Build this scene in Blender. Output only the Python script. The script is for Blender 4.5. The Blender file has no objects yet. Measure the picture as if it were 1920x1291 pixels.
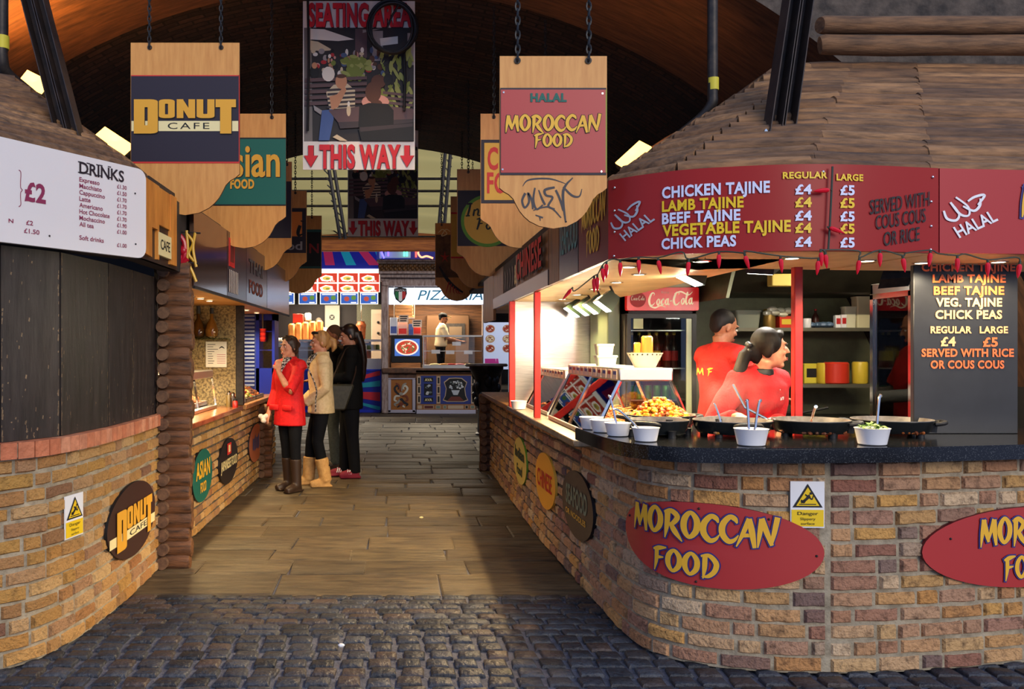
import bpy, bmesh, math, random
from math import sin, cos, pi, sqrt, radians
from mathutils import Vector, Matrix, noise
R = random.Random(7)
S = bpy.context.scene
C = S.collection

# ---------------------------------------------------------------- camera, sky, exposure
F, CX, CY, H = 1600.0, 750.0, 655.0, 1.5        # focal in px, optical axis in px, eye height
cam = bpy.data.objects.new('camera', bpy.data.cameras.new('camera')); C.objects.link(cam)
cam.location = (0, 0, H); cam.rotation_euler = (pi/2, 0, 0)
cam.data.sensor_width = 36; cam.data.lens = 36*F/1920
cam.data.shift_x = (960-CX)/1920; cam.data.shift_y = (CY-645.5)/1920
cam.data.clip_end = 200
S.camera = cam
S.view_settings.view_transform = 'Standard'; S.view_settings.look = 'None'
S.view_settings.exposure = 0.0; S.view_settings.gamma = 1; S.view_settings.use_curve_mapping = False

w = bpy.data.worlds.new('sky'); S.world = w; w.use_nodes = True
nt = w.node_tree; bg = nt.nodes['Background']
tc = nt.nodes.new('ShaderNodeTexCoord'); sx = nt.nodes.new('ShaderNodeSeparateXYZ'); rp = nt.nodes.new('ShaderNodeValToRGB')
nt.links.new(tc.outputs['Generated'], sx.inputs[0]); nt.links.new(sx.outputs[2], rp.inputs[0]); nt.links.new(rp.outputs[0], bg.inputs[0])
rp.color_ramp.elements[0].position = 0.0; rp.color_ramp.elements[0].color = (.40, .50, .84, 1)
rp.color_ramp.elements[1].position = 0.6; rp.color_ramp.elements[1].color = (.48, .64, 1.0, 1)
bg.inputs[1].default_value = 0.92

def lamp(name, kind, loc, energy, color, size=.1, rot=None, spot=None, blend=.5):
    l = bpy.data.lights.new(name, kind); l.energy = energy; l.color = color
    if kind == 'AREA':
        l.shape = 'RECTANGLE'
        l.size, l.size_y = size if isinstance(size, tuple) else (size, size)
    elif kind == 'SUN': l.angle = size
    else: l.shadow_soft_size = size
    if kind == 'SPOT': l.spot_size = spot; l.spot_blend = blend
    o = bpy.data.objects.new(name, l); C.objects.link(o); o.location = loc
    if rot: o.rotation_euler = rot
    return o
def aim(o, target):
    o.rotation_euler = (Vector(target)-o.location).to_track_quat('-Z', 'Y').to_euler()
sun = lamp('sun', 'SUN', (4, -4, 8), 1.75, (1.0, .89, .74), radians(30)); sun.rotation_euler = Vector((-.40, .82, -.33)).to_track_quat('-Z', 'Y').to_euler()
# added fill spots without fixtures near the vault crown, warming the alley paving
AMB = (1.0, .62, .24)
for yy, e in ((7.2, 45), (9.6, 60), (12.2, 60)):
    lamp('alley_lamp', 'SPOT', (-.2, yy, 4.35), e, AMB, .12, (0, 0, 0), radians(70), .55)

# ---------------------------------------------------------------- pixel rays
def P(px, py, Y): return Vector(((px-CX)*Y/F, Y, H-(py-CY)*Y/F))
def PX(px, py, X): Y = F*X/(px-CX); return P(px, py, Y)
def lerp(a, b, t): return a+(b-a)*t

# ---------------------------------------------------------------- mesh builder
class MB:
    def __init__(s): s.v = []; s.f = []; s.m = []; s.r = []; s.uv = {}
    def add(s, vs, fs, m=0, r=0.0):
        n = len(s.v); s.v += [tuple(x) for x in vs]
        for f in fs: s.f.append(tuple(i+n for i in f)); s.m.append(m); s.r.append(r)
        return n
    def box(s, lo, hi, m=0, r=0.0, bev=0.0, xf=None):
        c = [(a+b)/2 for a, b in zip(lo, hi)]; h = [abs(b-a)/2 for a, b in zip(lo, hi)]
        vs = []; fs = []
        b = min(bev, *[x*.49 for x in h]) if bev else 0
        if not b:
            vs = [(c[0]+sx*h[0], c[1]+sy*h[1], c[2]+sz*h[2]) for sx in (-1, 1) for sy in (-1, 1) for sz in (-1, 1)]
            fs = [(0, 1, 3, 2), (4, 6, 7, 5), (0, 4, 5, 1), (2, 3, 7, 6), (0, 2, 6, 4), (1, 5, 7, 3)]
        else:
            idx = {}
            for sx in (-1, 1):
                for sy in (-1, 1):
                    for sz in (-1, 1):
                        for ax in range(3):
                            q = [h[0]-b, h[1]-b, h[2]-b]; q[ax] = h[ax]
                            idx[(sx, sy, sz, ax)] = len(vs); vs.append((c[0]+sx*q[0], c[1]+sy*q[1], c[2]+sz*q[2]))
            for ax in range(3):
                for sg in (-1, 1):
                    o = [i for i in range(3) if i != ax]; loop = []
                    for a, bb in ((-1, -1), (1, -1), (1, 1), (-1, 1)):
                        k = [0, 0, 0]; k[ax] = sg; k[o[0]] = a; k[o[1]] = bb; loop.append(idx[(*k, ax)])
                    if (sg == 1) == (ax == 1): loop = loop[::-1]
                    fs.append(loop)
            for ax in range(3):
                o = [i for i in range(3) if i != ax]
                for a in (-1, 1):
                    for bb in (-1, 1):
                        k0 = [0, 0, 0]; k1 = [0, 0, 0]
                        k0[o[0]] = a; k0[o[1]] = bb; k0[ax] = -1; k1[o[0]] = a; k1[o[1]] = bb; k1[ax] = 1
                        fs.append((idx[(*k0, o[0])], idx[(*k1, o[0])], idx[(*k1, o[1])], idx[(*k0, o[1])]))
            for sx in (-1, 1):
                for sy in (-1, 1):
                    for sz in (-1, 1): fs.append([idx[(sx, sy, sz, ax)] for ax in range(3)])
        if xf: vs = [xf(Vector(x)) for x in vs]
        s.add(vs, fs, m, r); return s
    def quad(s, a, b, c, d, m=0, r=0.0): s.add([a, b, c, d], [(0, 1, 2, 3)], m, r); return s
    def poly(s, pts, m=0, r=0.0): s.add(pts, [tuple(range(len(pts)))], m, r); return s
    def tube(s, pts, rad, n=10, m=0, r=0.0, cap=True, flat=None):
        """rad: number or list; flat: optional (ratio) squashes the section along world Z-ish normal"""
        pts = [Vector(p) for p in pts]; k = len(pts)
        if not isinstance(rad, (list, tuple)): rad = [rad]*k
        vs = []; t0 = None; nrm = None
        for i, p in enumerate(pts):
            t = (pts[min(i+1, k-1)]-pts[max(i-1, 0)]).normalized()
            if nrm is None:
                nrm = t.orthogonal() if abs(t.z) > .95 else Vector((0, 0, 1)).cross(t)
            nrm = (nrm - t*nrm.dot(t)); nrm = nrm.normalized() if nrm.length > 1e-6 else t.orthogonal().normalized()
            bi = t.cross(nrm)
            ra = rad[i]; rb = ra
            if isinstance(ra, (list, tuple)): ra, rb = ra
            if flat: rb = ra*flat
            for j in range(n):
                a = 2*pi*j/n; vs.append(p+nrm*ra*cos(a)+bi*rb*sin(a))
        fs = [(i*n+j, i*n+(j+1) % n, (i+1)*n+(j+1) % n, (i+1)*n+j) for i in range(k-1) for j in range(n)]
        if cap: fs += [tuple(range(n))[::-1], tuple((k-1)*n+j for j in range(n))]
        s.add(vs, fs, m, r); return s
    def lathe(s, prof, c=(0, 0, 0), n=24, m=0, r=0.0, sc=(1, 1), cap=True):
        """prof: list of (radius, z)"""
        vs = [(c[0]+p[0]*cos(2*pi*j/n)*sc[0], c[1]+p[0]*sin(2*pi*j/n)*sc[1], c[2]+p[1]) for p in prof for j in range(n)]
        k = len(prof)
        fs = [(i*n+j, i*n+(j+1) % n, (i+1)*n+(j+1) % n, (i+1)*n+j) for i in range(k-1) for j in range(n)]
        if cap: fs += [tuple(range(n))[::-1], tuple((k-1)*n+j for j in range(n))]
        s.add(vs, fs, m, r); return s
    def ball(s, c, rx, ry=None, rz=None, n=12, m=0, r=0.0, xf=None):
        ry = ry or rx; rz = rz or rx; k = n//2+1
        vs = []
        for i in range(1, k):
            a = pi*i/k
            for j in range(n):
                b = 2*pi*j/n; vs.append(Vector((rx*sin(a)*cos(b), ry*sin(a)*sin(b), rz*cos(a))))
        vs += [Vector((0, 0, rz)), Vector((0, 0, -rz))]
        if xf: vs = [xf @ v for v in vs]
        vs = [v+Vector(c) for v in vs]
        q = k-1; fs = [(i*n+j, (i+1)*n+j, (i+1)*n+(j+1) % n, i*n+(j+1) % n) for i in range(q-1) for j in range(n)]
        fs += [(len(vs)-2, j, (j+1) % n) for j in range(n)]+[(len(vs)-1, (q-1)*n+(j+1) % n, (q-1)*n+j) for j in range(n)]
        s.add(vs, fs, m, r); return s
    def prism(s, poly, fmap, d0, d1, m=0, me=None, r=0.0):
        """poly of 2D points; fmap(u,v,depth)->3D; solid between the depths d0 (face) and d1"""
        n = len(poly); vs = [fmap(u, v, d0) for u, v in poly]+[fmap(u, v, d1) for u, v in poly]
        s.add(vs, [tuple(range(n)), tuple(range(n, 2*n))[::-1]], m, r)
        s.add(vs, [(i, i+n, (i+1) % n+n, (i+1) % n) for i in range(n)], m if me is None else me, r); return s
    def ring(s, outer, inner, fmap, d=0.0, m=0):
        n = len(outer); vs = [fmap(u, v, d) for u, v in outer]+[fmap(u, v, d) for u, v in inner]
        s.add(vs, [(i, (i+1) % n, (i+1) % n+n, i+n) for i in range(n)], m); return s
    def strip(s, path, fmap, d=0.0, m=0, closed=False, sub=6, grow=0.0):
        """brush stroke: path [(u,v,width)], smoothed, laid flat through fmap"""
        pts = smooth(path, sub, closed); k = len(pts); vs = []
        for i, p in enumerate(pts):
            a = pts[(i-1) % k if closed else max(i-1, 0)]; b = pts[(i+1) % k if closed else min(i+1, k-1)]
            tx, ty = b[0]-a[0], b[1]-a[1]; L = math.hypot(tx, ty) or 1; nx, ny = -ty/L, tx/L
            h = p[2]/2+grow; ex = ey = 0
            if grow and not closed and i in (0, k-1): g = grow*(-1 if i == 0 else 1); ex, ey = tx/L*g, ty/L*g
            vs += [fmap(p[0]+nx*h+ex, p[1]+ny*h+ey, d), fmap(p[0]-nx*h+ex, p[1]-ny*h+ey, d)]
        q = k if closed else k-1
        s.add(vs, [(2*i, 2*i+1, (2*i+3) % (2*k), (2*i+2) % (2*k)) for i in range(q)], m); return s
    def sheet(s, fn, nu, nv, m=0, uv=None):
        n = len(s.v); vs = [fn(i/nu, j/nv) for j in range(nv+1) for i in range(nu+1)]
        f0 = len(s.f)
        s.add(vs, [(j*(nu+1)+i, j*(nu+1)+i+1, (j+1)*(nu+1)+i+1, (j+1)*(nu+1)+i) for j in range(nv) for i in range(nu)], m)
        if uv:
            for k in range(f0, len(s.f)): s.uv[k] = None
            for q in range(len(vs)): s.uv[('v', n+q)] = uv((q % (nu+1))/nu, (q//(nu+1))/nv)
        return s
    def move(s, fn): s.v = [tuple(fn(Vector(x))) for x in s.v]; return s

def smooth(path, sub=6, closed=False):
    k = len(path)
    if k < 3 or sub < 2: return list(path)
    out = []
    for i in range(k if closed else k-1):
        if closed: p0, p1, p2, p3 = (path[(i+o) % k] for o in (-1, 0, 1, 2))
        else: p0, p1, p2, p3 = path[max(i-1, 0)], path[i], path[i+1], path[min(i+2, k-1)]
        for j in range(sub):
            t = j/sub; t2 = t*t; t3 = t2*t
            out.append(tuple(.5*(2*b+(c-a)*t+(2*a-5*b+4*c-d)*t2+(3*b-a-3*c+d)*t3) for a, b, c, d in zip(p0, p1, p2, p3)))
    if not closed: out.append(tuple(path[-1]))
    return out

def wloc(o):
    v = Vector(o.location)
    while o.parent: o = o.parent; v += Vector(o.location)
    return v
def obj(name, mb, mat, parent=None, local=False, smooth_=40, origin=None):
    if parent is not None and name in ('lettering', 'menu_lettering', 'lettering_shadow', 'lettering_outline', 'graffiti', 'black_script', 'chest_print', 'small_lettering', 'screw', 'corner_rails', 'raised_lettering'):
        ps = clusters(mb)
        if len(ps) > 1: return [obj1(name, q, mat, parent, local, smooth_, origin) for q in ps][0]
    return obj1(name, mb, mat, parent, local, smooth_, origin)
def clusters(mb):
    n = len(mb.v); par = list(range(n))
    def find(i):
        while par[i] != i: par[i] = par[par[i]]; i = par[i]
        return i
    for f in mb.f:
        for i in f[1:]: par[find(i)] = find(f[0])
    isl = {}
    for i in range(n): isl.setdefault(find(i), []).append(i)
    bx = []
    for k, ids in isl.items():
        c = [[mb.v[i][a] for i in ids] for a in range(3)]; bx.append([k, [min(q) for q in c], [max(q) for q in c]])
    if len(bx) < 2: return [mb]
    hs = sorted(b[2][2]-b[1][2] for b in bx); g = .62*hs[len(hs)//2]
    root = list(range(len(bx)))
    def fr(i):
        while root[i] != i: i = root[i]
        return i
    for i in range(len(bx)):
        for j in range(i):
            d = sqrt(sum(max(0, bx[i][1][a]-bx[j][2][a], bx[j][1][a]-bx[i][2][a])**2 for a in range(3)))
            if d < g: root[fr(i)] = fr(j)
    gid = {bx[i][0]: fr(i) for i in range(len(bx))}; out = {}
    for fi, f in enumerate(mb.f):
        q = out.setdefault(gid[find(f[0])], (MB(), {})); m, mp = q; nf = []
        for i in f:
            if i not in mp: mp[i] = len(m.v); m.v.append(mb.v[i])
            nf.append(mp[i])
        m.f.append(tuple(nf)); m.m.append(mb.m[fi]); m.r.append(0.0)
    return [q[0] for q in out.values()]
def obj1(name, mb, mat, parent=None, local=False, smooth_=40, origin=None):
    """one mesh object; vertices are in world space unless local"""
    me = bpy.data.meshes.new(name)
    vs = mb.v
    if parent is not None: off = Vector((0, 0, 0)) if local else wloc(parent); loc = (0, 0, 0)
    elif local: off = Vector((0, 0, 0)); loc = (0, 0, 0)
    else:
        if origin is None:
            xs, ys, zs = zip(*vs); origin = ((min(xs)+max(xs))/2, (min(ys)+max(ys))/2, min(zs))
        off = Vector(origin); loc = origin
    me.from_pydata([tuple(Vector(v)-off) for v in vs], [], mb.f)
    ms = mat if isinstance(mat, (list, tuple)) else [mat]
    for m in ms: me.materials.append(m)
    if len(ms) > 1: me.polygons.foreach_set('material_index', mb.m)
    if any(mb.r):
        at = me.attributes.new('rnd', 'FLOAT', 'FACE'); at.data.foreach_set('value', mb.r)
    if mb.uv:
        u = me.uv_layers.new(name='uv')
        for li, l in enumerate(me.loops):
            q = mb.uv.get(('v', l.vertex_index))
            if q: u.data[li].uv = q
    bm = bmesh.new(); bm.from_mesh(me); bmesh.ops.recalc_face_normals(bm, faces=bm.faces); bm.to_mesh(me); bm.free()
    if smooth_:
        me.polygons.foreach_set('use_smooth', [True]*len(me.polygons)); me.set_sharp_from_angle(angle=radians(smooth_))
    o = bpy.data.objects.new(name, me); C.objects.link(o); o.location = loc
    if parent is not None: o.parent = parent
    return o
def tag(o, label, cat, group=None):
    o['label'] = label; o['category'] = cat
    if group: o['group'] = group
    return o
def thing(name, label, cat, loc=(0, 0, 0), rz=0, group=None):
    o = bpy.data.objects.new(name, None); C.objects.link(o); o.location = loc; o.rotation_euler = (0, 0, rz); o.empty_display_size = .1
    return tag(o, label, cat, group)
def struct(name, mb, mat, smooth_=40):
    o = obj(name, mb, mat, smooth_=smooth_); o['kind'] = 'structure'; return o
def dup(root, loc, rz=None, label=None, group=None):
    def cp(o, par):
        c = o.copy(); C.objects.link(c)
        if par is not None: c.parent = par
        for ch in list(o.children): cp(ch, c)
        return c
    r = cp(root, None); r.location = loc
    if rz is not None: r.rotation_euler = (0, 0, rz)
    if label: r['label'] = label
    if group: r['group'] = group
    return r

# ---------------------------------------------------------------- materials
MATS = {}
def node(nt, t, **kw):
    n = nt.nodes.new(t)
    for k, v in kw.items(): setattr(n, k, v)
    return n
def mat(name, c, c2=None, scale=8.0, rough=.6, metal=0.0, bump=0.0, bscale=None, emit=None, es=1.0, stretch=(1, 1, 1), detail=6, lo=.35, hi=.65, spec=.5, coat=0.0, attr=None, attrmix=1.0, alpha=None, trans=0.0, ior=1.45):
    """noise-mixed principled; attr = list of ramp colours picked per face by the 'rnd' attribute"""
    if name in MATS: return MATS[name]
    m = bpy.data.materials.new(name); m.use_nodes = True; nt = m.node_tree; b = nt.nodes['Principled BSDF']
    b.inputs['Roughness'].default_value = rough; b.inputs['Metallic'].default_value = metal
    b.inputs['Specular IOR Level'].default_value = spec; b.inputs['Coat Weight'].default_value = coat
    b.inputs['Transmission Weight'].default_value = trans; b.inputs['IOR'].default_value = ior
    b.inputs['Base Color'].default_value = (*c, 1)
    if c2 or bump:
        t = node(nt, 'ShaderNodeTexCoord'); mp = node(nt, 'ShaderNodeMapping'); mp.inputs['Scale'].default_value = stretch
        nt.links.new(t.outputs['Object'], mp.inputs[0])
        nz = node(nt, 'ShaderNodeTexNoise'); nz.inputs['Scale'].default_value = scale; nz.inputs['Detail'].default_value = detail; nz.inputs['Roughness'].default_value = .62
        nt.links.new(mp.outputs[0], nz.inputs['Vector'])
    col = None
    if attr:
        at = node(nt, 'ShaderNodeAttribute', attribute_name='rnd'); rm = node(nt, 'ShaderNodeValToRGB'); rm.color_ramp.interpolation = 'LINEAR'
        el = rm.color_ramp.elements
        while len(el) < len(attr): el.new(.5)
        for i, cc in enumerate(attr): el[i].position = i/(len(attr)-1); el[i].color = (*cc, 1)
        nt.links.new(at.outputs['Fac'], rm.inputs[0]); col = rm.outputs[0]
    if c2:
        mr = node(nt, 'ShaderNodeMapRange'); mr.inputs['From Min'].default_value = lo; mr.inputs['From Max'].default_value = hi
        nt.links.new(nz.outputs['Fac'], mr.inputs[0])
        mx = node(nt, 'ShaderNodeMix', data_type='RGBA'); mx.inputs['A'].default_value = (*c, 1); mx.inputs['B'].default_value = (*c2, 1)
        if attr:
            mx.blend_type = 'MIX'; nt.links.new(col, mx.inputs['A'])
            mm = node(nt, 'ShaderNodeMath', operation='MULTIPLY'); mm.inputs[1].default_value = attrmix
            nt.links.new(mr.outputs[0], mm.inputs[0]); nt.links.new(mm.outputs[0], mx.inputs['Factor'])
        else: nt.links.new(mr.outputs[0], mx.inputs['Factor'])
        col = mx.outputs['Result']
    if col is not None: nt.links.new(col, b.inputs['Base Color'])
    if bump:
        bp = node(nt, 'ShaderNodeBump'); bp.inputs['Strength'].default_value = bump; bp.inputs['Distance'].default_value = .02
        src = nz
        if bscale:
            src = node(nt, 'ShaderNodeTexNoise'); src.inputs['Scale'].default_value = bscale; src.inputs['Detail'].default_value = 8; nt.links.new(mp.outputs[0], src.inputs['Vector'])
        nt.links.new(src.outputs['Fac'], bp.inputs['Height']); nt.links.new(bp.outputs[0], b.inputs['Normal'])
    if emit:
        b.inputs['Emission Color'].default_value = (*emit, 1); b.inputs['Emission Strength'].default_value = es
    MATS[name] = m; return m
def flat(name, r, g, b, rough=.55, **kw):
    """colour given as sRGB 0-255"""
    f = lambda x: ((x/255+.055)/1.055)**2.4 if x > 10 else x/255/12.92
    return mat(name, (f(r), f(g), f(b)), rough=rough, **kw)
def srgb(r, g, b):
    f = lambda x: ((x/255+.055)/1.055)**2.4 if x > 10 else x/255/12.92
    return (f(r), f(g), f(b))
def thin_glass(name, tint=(1, 1, 1), refl=.10, rough=.02, ior=1.3):
    if name in MATS: return MATS[name]
    m = bpy.data.materials.new(name); m.use_nodes = True; nt = m.node_tree; nt.nodes.remove(nt.nodes['Principled BSDF'])
    out = nt.nodes['Material Output']; tr = node(nt, 'ShaderNodeBsdfTransparent'); gl = node(nt, 'ShaderNodeBsdfGlossy'); mx = node(nt, 'ShaderNodeMixShader')
    fr = node(nt, 'ShaderNodeFresnel'); fr.inputs[0].default_value = ior
    ad = node(nt, 'ShaderNodeMath', operation='ADD'); ad.inputs[1].default_value = refl-.05
    tr.inputs[0].default_value = (*tint, 1); gl.inputs['Roughness'].default_value = rough
    nt.links.new(fr.outputs[0], ad.inputs[0]); nt.links.new(ad.outputs[0], mx.inputs[0]); nt.links.new(tr.outputs[0], mx.inputs[1]); nt.links.new(gl.outputs[0], mx.inputs[2]); nt.links.new(mx.outputs[0], out.inputs[0])
    MATS[name] = m; return m
def glow(name, c, s): return mat(name, (0, 0, 0), emit=c, es=s, rough=1)

BRICKS = [srgb(140, 90, 76), srgb(184, 138, 108), srgb(194, 150, 92), srgb(208, 170, 124), srgb(168, 124, 104), srgb(196, 140, 76), srgb(214, 184, 148), srgb(112, 86, 84), srgb(196, 150, 112), srgb(210, 158, 84)]
m_brick = mat('london_stock_brick', (.3, .2, .1), srgb(64, 44, 34), 22, .9, bump=.9, bscale=60, attr=BRICKS, attrmix=.75, lo=.5, hi=.72)
m_brickL = mat('yellow_stock_brick', (.3, .2, .1), srgb(92, 66, 40), 20, .9, bump=.9, bscale=60, attr=[srgb(150, 96, 58), srgb(190, 146, 88), srgb(172, 122, 60), srgb(200, 164, 112), srgb(158, 116, 84), srgb(180, 136, 70), srgb(122, 84, 70)], attrmix=.6, lo=.52, hi=.75)
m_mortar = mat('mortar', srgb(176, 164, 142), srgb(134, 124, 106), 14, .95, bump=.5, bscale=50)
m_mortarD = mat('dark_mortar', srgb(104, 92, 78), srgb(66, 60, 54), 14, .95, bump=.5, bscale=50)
m_sett = mat('granite_sett', (.1, .1, .1), srgb(24, 25, 29), 9, .45, bump=.8, bscale=34, attr=[srgb(28, 31, 38), srgb(60, 64, 74), srgb(44, 47, 55), srgb(72, 75, 84), srgb(54, 55, 60), srgb(80, 66, 62), srgb(48, 50, 58), srgb(64, 67, 76)], attrmix=.8, lo=.42, hi=.75)
m_joint = mat('sett_joint', srgb(98, 99, 112), srgb(74, 75, 86), 16, .9, bump=.6, bscale=70)
m_flag = mat('york_flagstone', (.2, .2, .2), srgb(38, 32, 28), 7, .55, bump=1.0, bscale=9, attr=[srgb(98, 84, 62), srgb(82, 70, 54), srgb(106, 90, 66), srgb(90, 76, 58)], attrmix=.9, lo=.38, hi=.72, stretch=(.6, 2.6, 1))
m_soldier = mat('orange_sill_brick', (.4, .2, .1), srgb(150, 84, 58), 14, .8, bump=.4, bscale=50, attr=[srgb(224, 146, 106), srgb(204, 120, 84), srgb(230, 162, 126), srgb(214, 134, 96)], attrmix=.6)
m_log = mat('stained_log', srgb(118, 76, 46), srgb(48, 30, 18), 6, .55, bump=.5, stretch=(1, 6, 6), lo=.4, hi=.7)
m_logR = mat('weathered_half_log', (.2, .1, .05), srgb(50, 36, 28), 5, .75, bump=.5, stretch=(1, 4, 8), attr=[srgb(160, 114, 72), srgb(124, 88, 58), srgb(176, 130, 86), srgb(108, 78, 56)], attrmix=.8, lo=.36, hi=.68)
m_logend = mat('sawn_log_end', srgb(122, 90, 66), srgb(84, 60, 46), 20, .8)
m_board = mat('sealed_plywood', srgb(222, 160, 86), srgb(198, 132, 64), 5, .45, stretch=(7, 1, .8), lo=.3, hi=.75)
m_black = mat('matt_black', (.012, .012, .014), rough=.5)
m_dark = mat('dark_paint', (.02, .018, .02), rough=.6)
m_iron = mat('dark_iron', (.02, .019, .02), (.05, .04, .035), 20, .5, .4)
m_steel = mat('brushed_steel', (.55, .54, .52), (.42, .41, .40), 6, .28, 1.0, stretch=(1, 1, 14))
m_steelM = mat('satin_steel', (.62, .61, .60), rough=.38, metal=1.0)
m_chrome = mat('chrome', (.75, .75, .75), rough=.12, metal=1.0)
m_glass = thin_glass('clear_glass')
m_white = flat('white_gloss', 236, 236, 240, .3)
m_red = flat('sign_red', 176, 52, 52, .4)
m_reddk = flat('deep_red', 150, 30, 36, .45)
m_yel = flat('sign_yellow', 236, 180, 50, .5)
m_blue = flat('sign_blue', 52, 48, 120, .5)
m_redpost = mat('red_painted_post', srgb(196, 40, 38), srgb(160, 30, 32), 12, .4)
# ---------------------------------------------------------------- lettering
_tc = {}
def text2d(s, bold=.02, shear=0.0, spacing=1.0):
    key = (s, bold, shear, spacing)
    if key in _tc: return _tc[key]
    cu = bpy.data.curves.new('t', 'FONT'); cu.body = s; cu.size = 1; cu.offset = bold; cu.shear = shear; cu.space_character = spacing; cu.resolution_u = 3
    cu.dimensions = '2D'; cu.fill_mode = 'BOTH'
    o = bpy.data.objects.new('t', cu); me = o.to_mesh()
    vs = [(v.co.x, v.co.y) for v in me.vertices]; fs = [tuple(p.vertices) for p in me.polygons]
    o.to_mesh_clear(); bpy.data.objects.remove(o); bpy.data.curves.remove(cu)
    _tc[key] = (vs, fs); return vs, fs
CAP = None
def text(mb, s, x, y, w, h, fmap, d=0.0, m=0, bold=.02, shear=0.0, spacing=1.0, align='l', rot=0.0, cut=None):
    """s set in capitals of height h from baseline point (x,y), stretched to width w (w=None: natural); fmap(u,v,d)"""
    global CAP
    if CAP is None:
        hv = [q[1] for q in text2d('H', 0)[0]]; CAP = max(hv)-min(hv)
    if bold >= .03 and spacing == 1.0: spacing = 1.07
    vs, fs = text2d(s, bold, shear, spacing)
    if not vs: return
    x0 = min(v[0] for v in vs); x1 = max(v[0] for v in vs); ky = h/CAP; kx = ky if w is None else w/(x1-x0)
    W = kx*(x1-x0); ox = {'l': 0, 'c': -W/2, 'r': -W}[align]; cr, sr = cos(rot), sin(rot)
    pts = []
    for v in vs:
        a = (v[0]-x0)*kx+ox; b = v[1]*ky; pts.append((x+a*cr-b*sr, y+a*sr+b*cr))
    if cut:
        bm = bmesh.new(); bv = [bm.verts.new((p[0], p[1], 0)) for p in pts]
        for f in fs:
            try: bm.faces.new([bv[i] for i in f])
            except ValueError: pass
        for _ in range(3):
            e = [q for q in bm.edges if q.calc_length() > cut]
            if not e: break
            bmesh.ops.subdivide_edges(bm, edges=e, cuts=1); bmesh.ops.triangulate(bm, faces=bm.faces[:])
        bm.verts.index_update(); pts = [(q.co.x, q.co.y) for q in bm.verts]; fs = [tuple(q.index for q in f.verts) for f in bm.faces]; bm.free()
    mb.add([fmap(u, v, d) for u, v in pts], fs, m)

# brush-drawn capitals: strokes of (x, y, width) in a cell one cap high
O_ = [(.40, .98, .14), (.14, .72, .2), (.12, .32, .2), (.36, .02, .14), (.66, .28, .2), (.68, .70, .2)]
BRUSH = {
 'M': (1.06, [[(.04, -.1, .04), (.12, .4, .15), (.24, 1.0, .2)], [(.2, 1.0, .18), (.36, .5, .2), (.5, .1, .1)], [(.46, .12, .08), (.66, .6, .15), (.84, 1.0, .2)], [(.82, 1.0, .2), (.86, .5, .2), (.94, -.04, .1)]]),
 'O': (.86, [('c', O_)]),
 'R': (.86, [[(.1, -.12, .04), (.18, .4, .17), (.2, .98, .2)], [(.02, .88, .1), (.36, .98, .17), (.66, .78, .18), (.46, .5, .15), (.24, .44, .08)], [(.34, .5, .12), (.56, .2, .19), (.92, -.16, .04)]]),
 'C': (.82, [[(.76, .74, .05), (.66, .9, .16), (.42, .96, .17), (.14, .66, .2), (.14, .3, .2), (.4, .04, .18), (.66, .1, .12), (.84, .3, .03)]]),
 'A': (.84, [[(-.06, -.1, .04), (.2, .4, .14), (.46, 1.0, .16)], [(.46, 1.0, .16), (.6, .5, .2), (.74, -.1, .12)], [(.1, .3, .08), (.4, .36, .13), (.76, .34, .05)]]),
 'N': (.9, [[(.04, -.12, .04), (.1, .4, .15), (.18, .98, .18)], [(.16, 1.0, .18), (.4, .5, .18), (.66, 0, .12)], [(.62, 0, .08), (.74, .5, .16), (.86, 1.08, .18)]]),
 'F': (.74, [[(.1, -.14, .04), (.2, .4, .17), (.2, .96, .18)], [(0, .86, .08), (.34, .96, .18), (.74, 1.04, .05)], [(.12, .48, .08), (.36, .52, .12), (.6, .56, .04)]]),
 'D': (.86, [[(.14, -.1, .04), (.2, .4, .17), (.2, .96, .18)], [(.0, .92, .08), (.4, .98, .16), (.74, .66, .2), (.68, .3, .19), (.4, .04, .15), (.08, -.02, .04)]]),
}
def brush(mb, s, x, y, w, h, fmap, d=0.0, m=0, grow=0.0, font=BRUSH, slope=0.0, jig=0.0, wt=1.18):
    adv = sum(font[c][0] if c in font else .4 for c in s); k = w/adv; cx = x; i = 0; ns = 0
    for c in s:
        if c not in font: cx += .4*k; continue
        a, st = font[c]; dy = jig*(1 if i % 2 else -1)*h; i += 1
        for q in st:
            cl = q[0] == 'c'; pts = q[1] if cl else q
            sc = (k+h)/2*wt; ns += 1
            mb.strip([(cx+px*k, y+py*h+dy+slope*(cx+px*k-x), pw*sc) for px, py, pw in pts], fmap, d+.0002*(ns % 7), m, cl, 5, grow)
        cx += a*k
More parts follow.
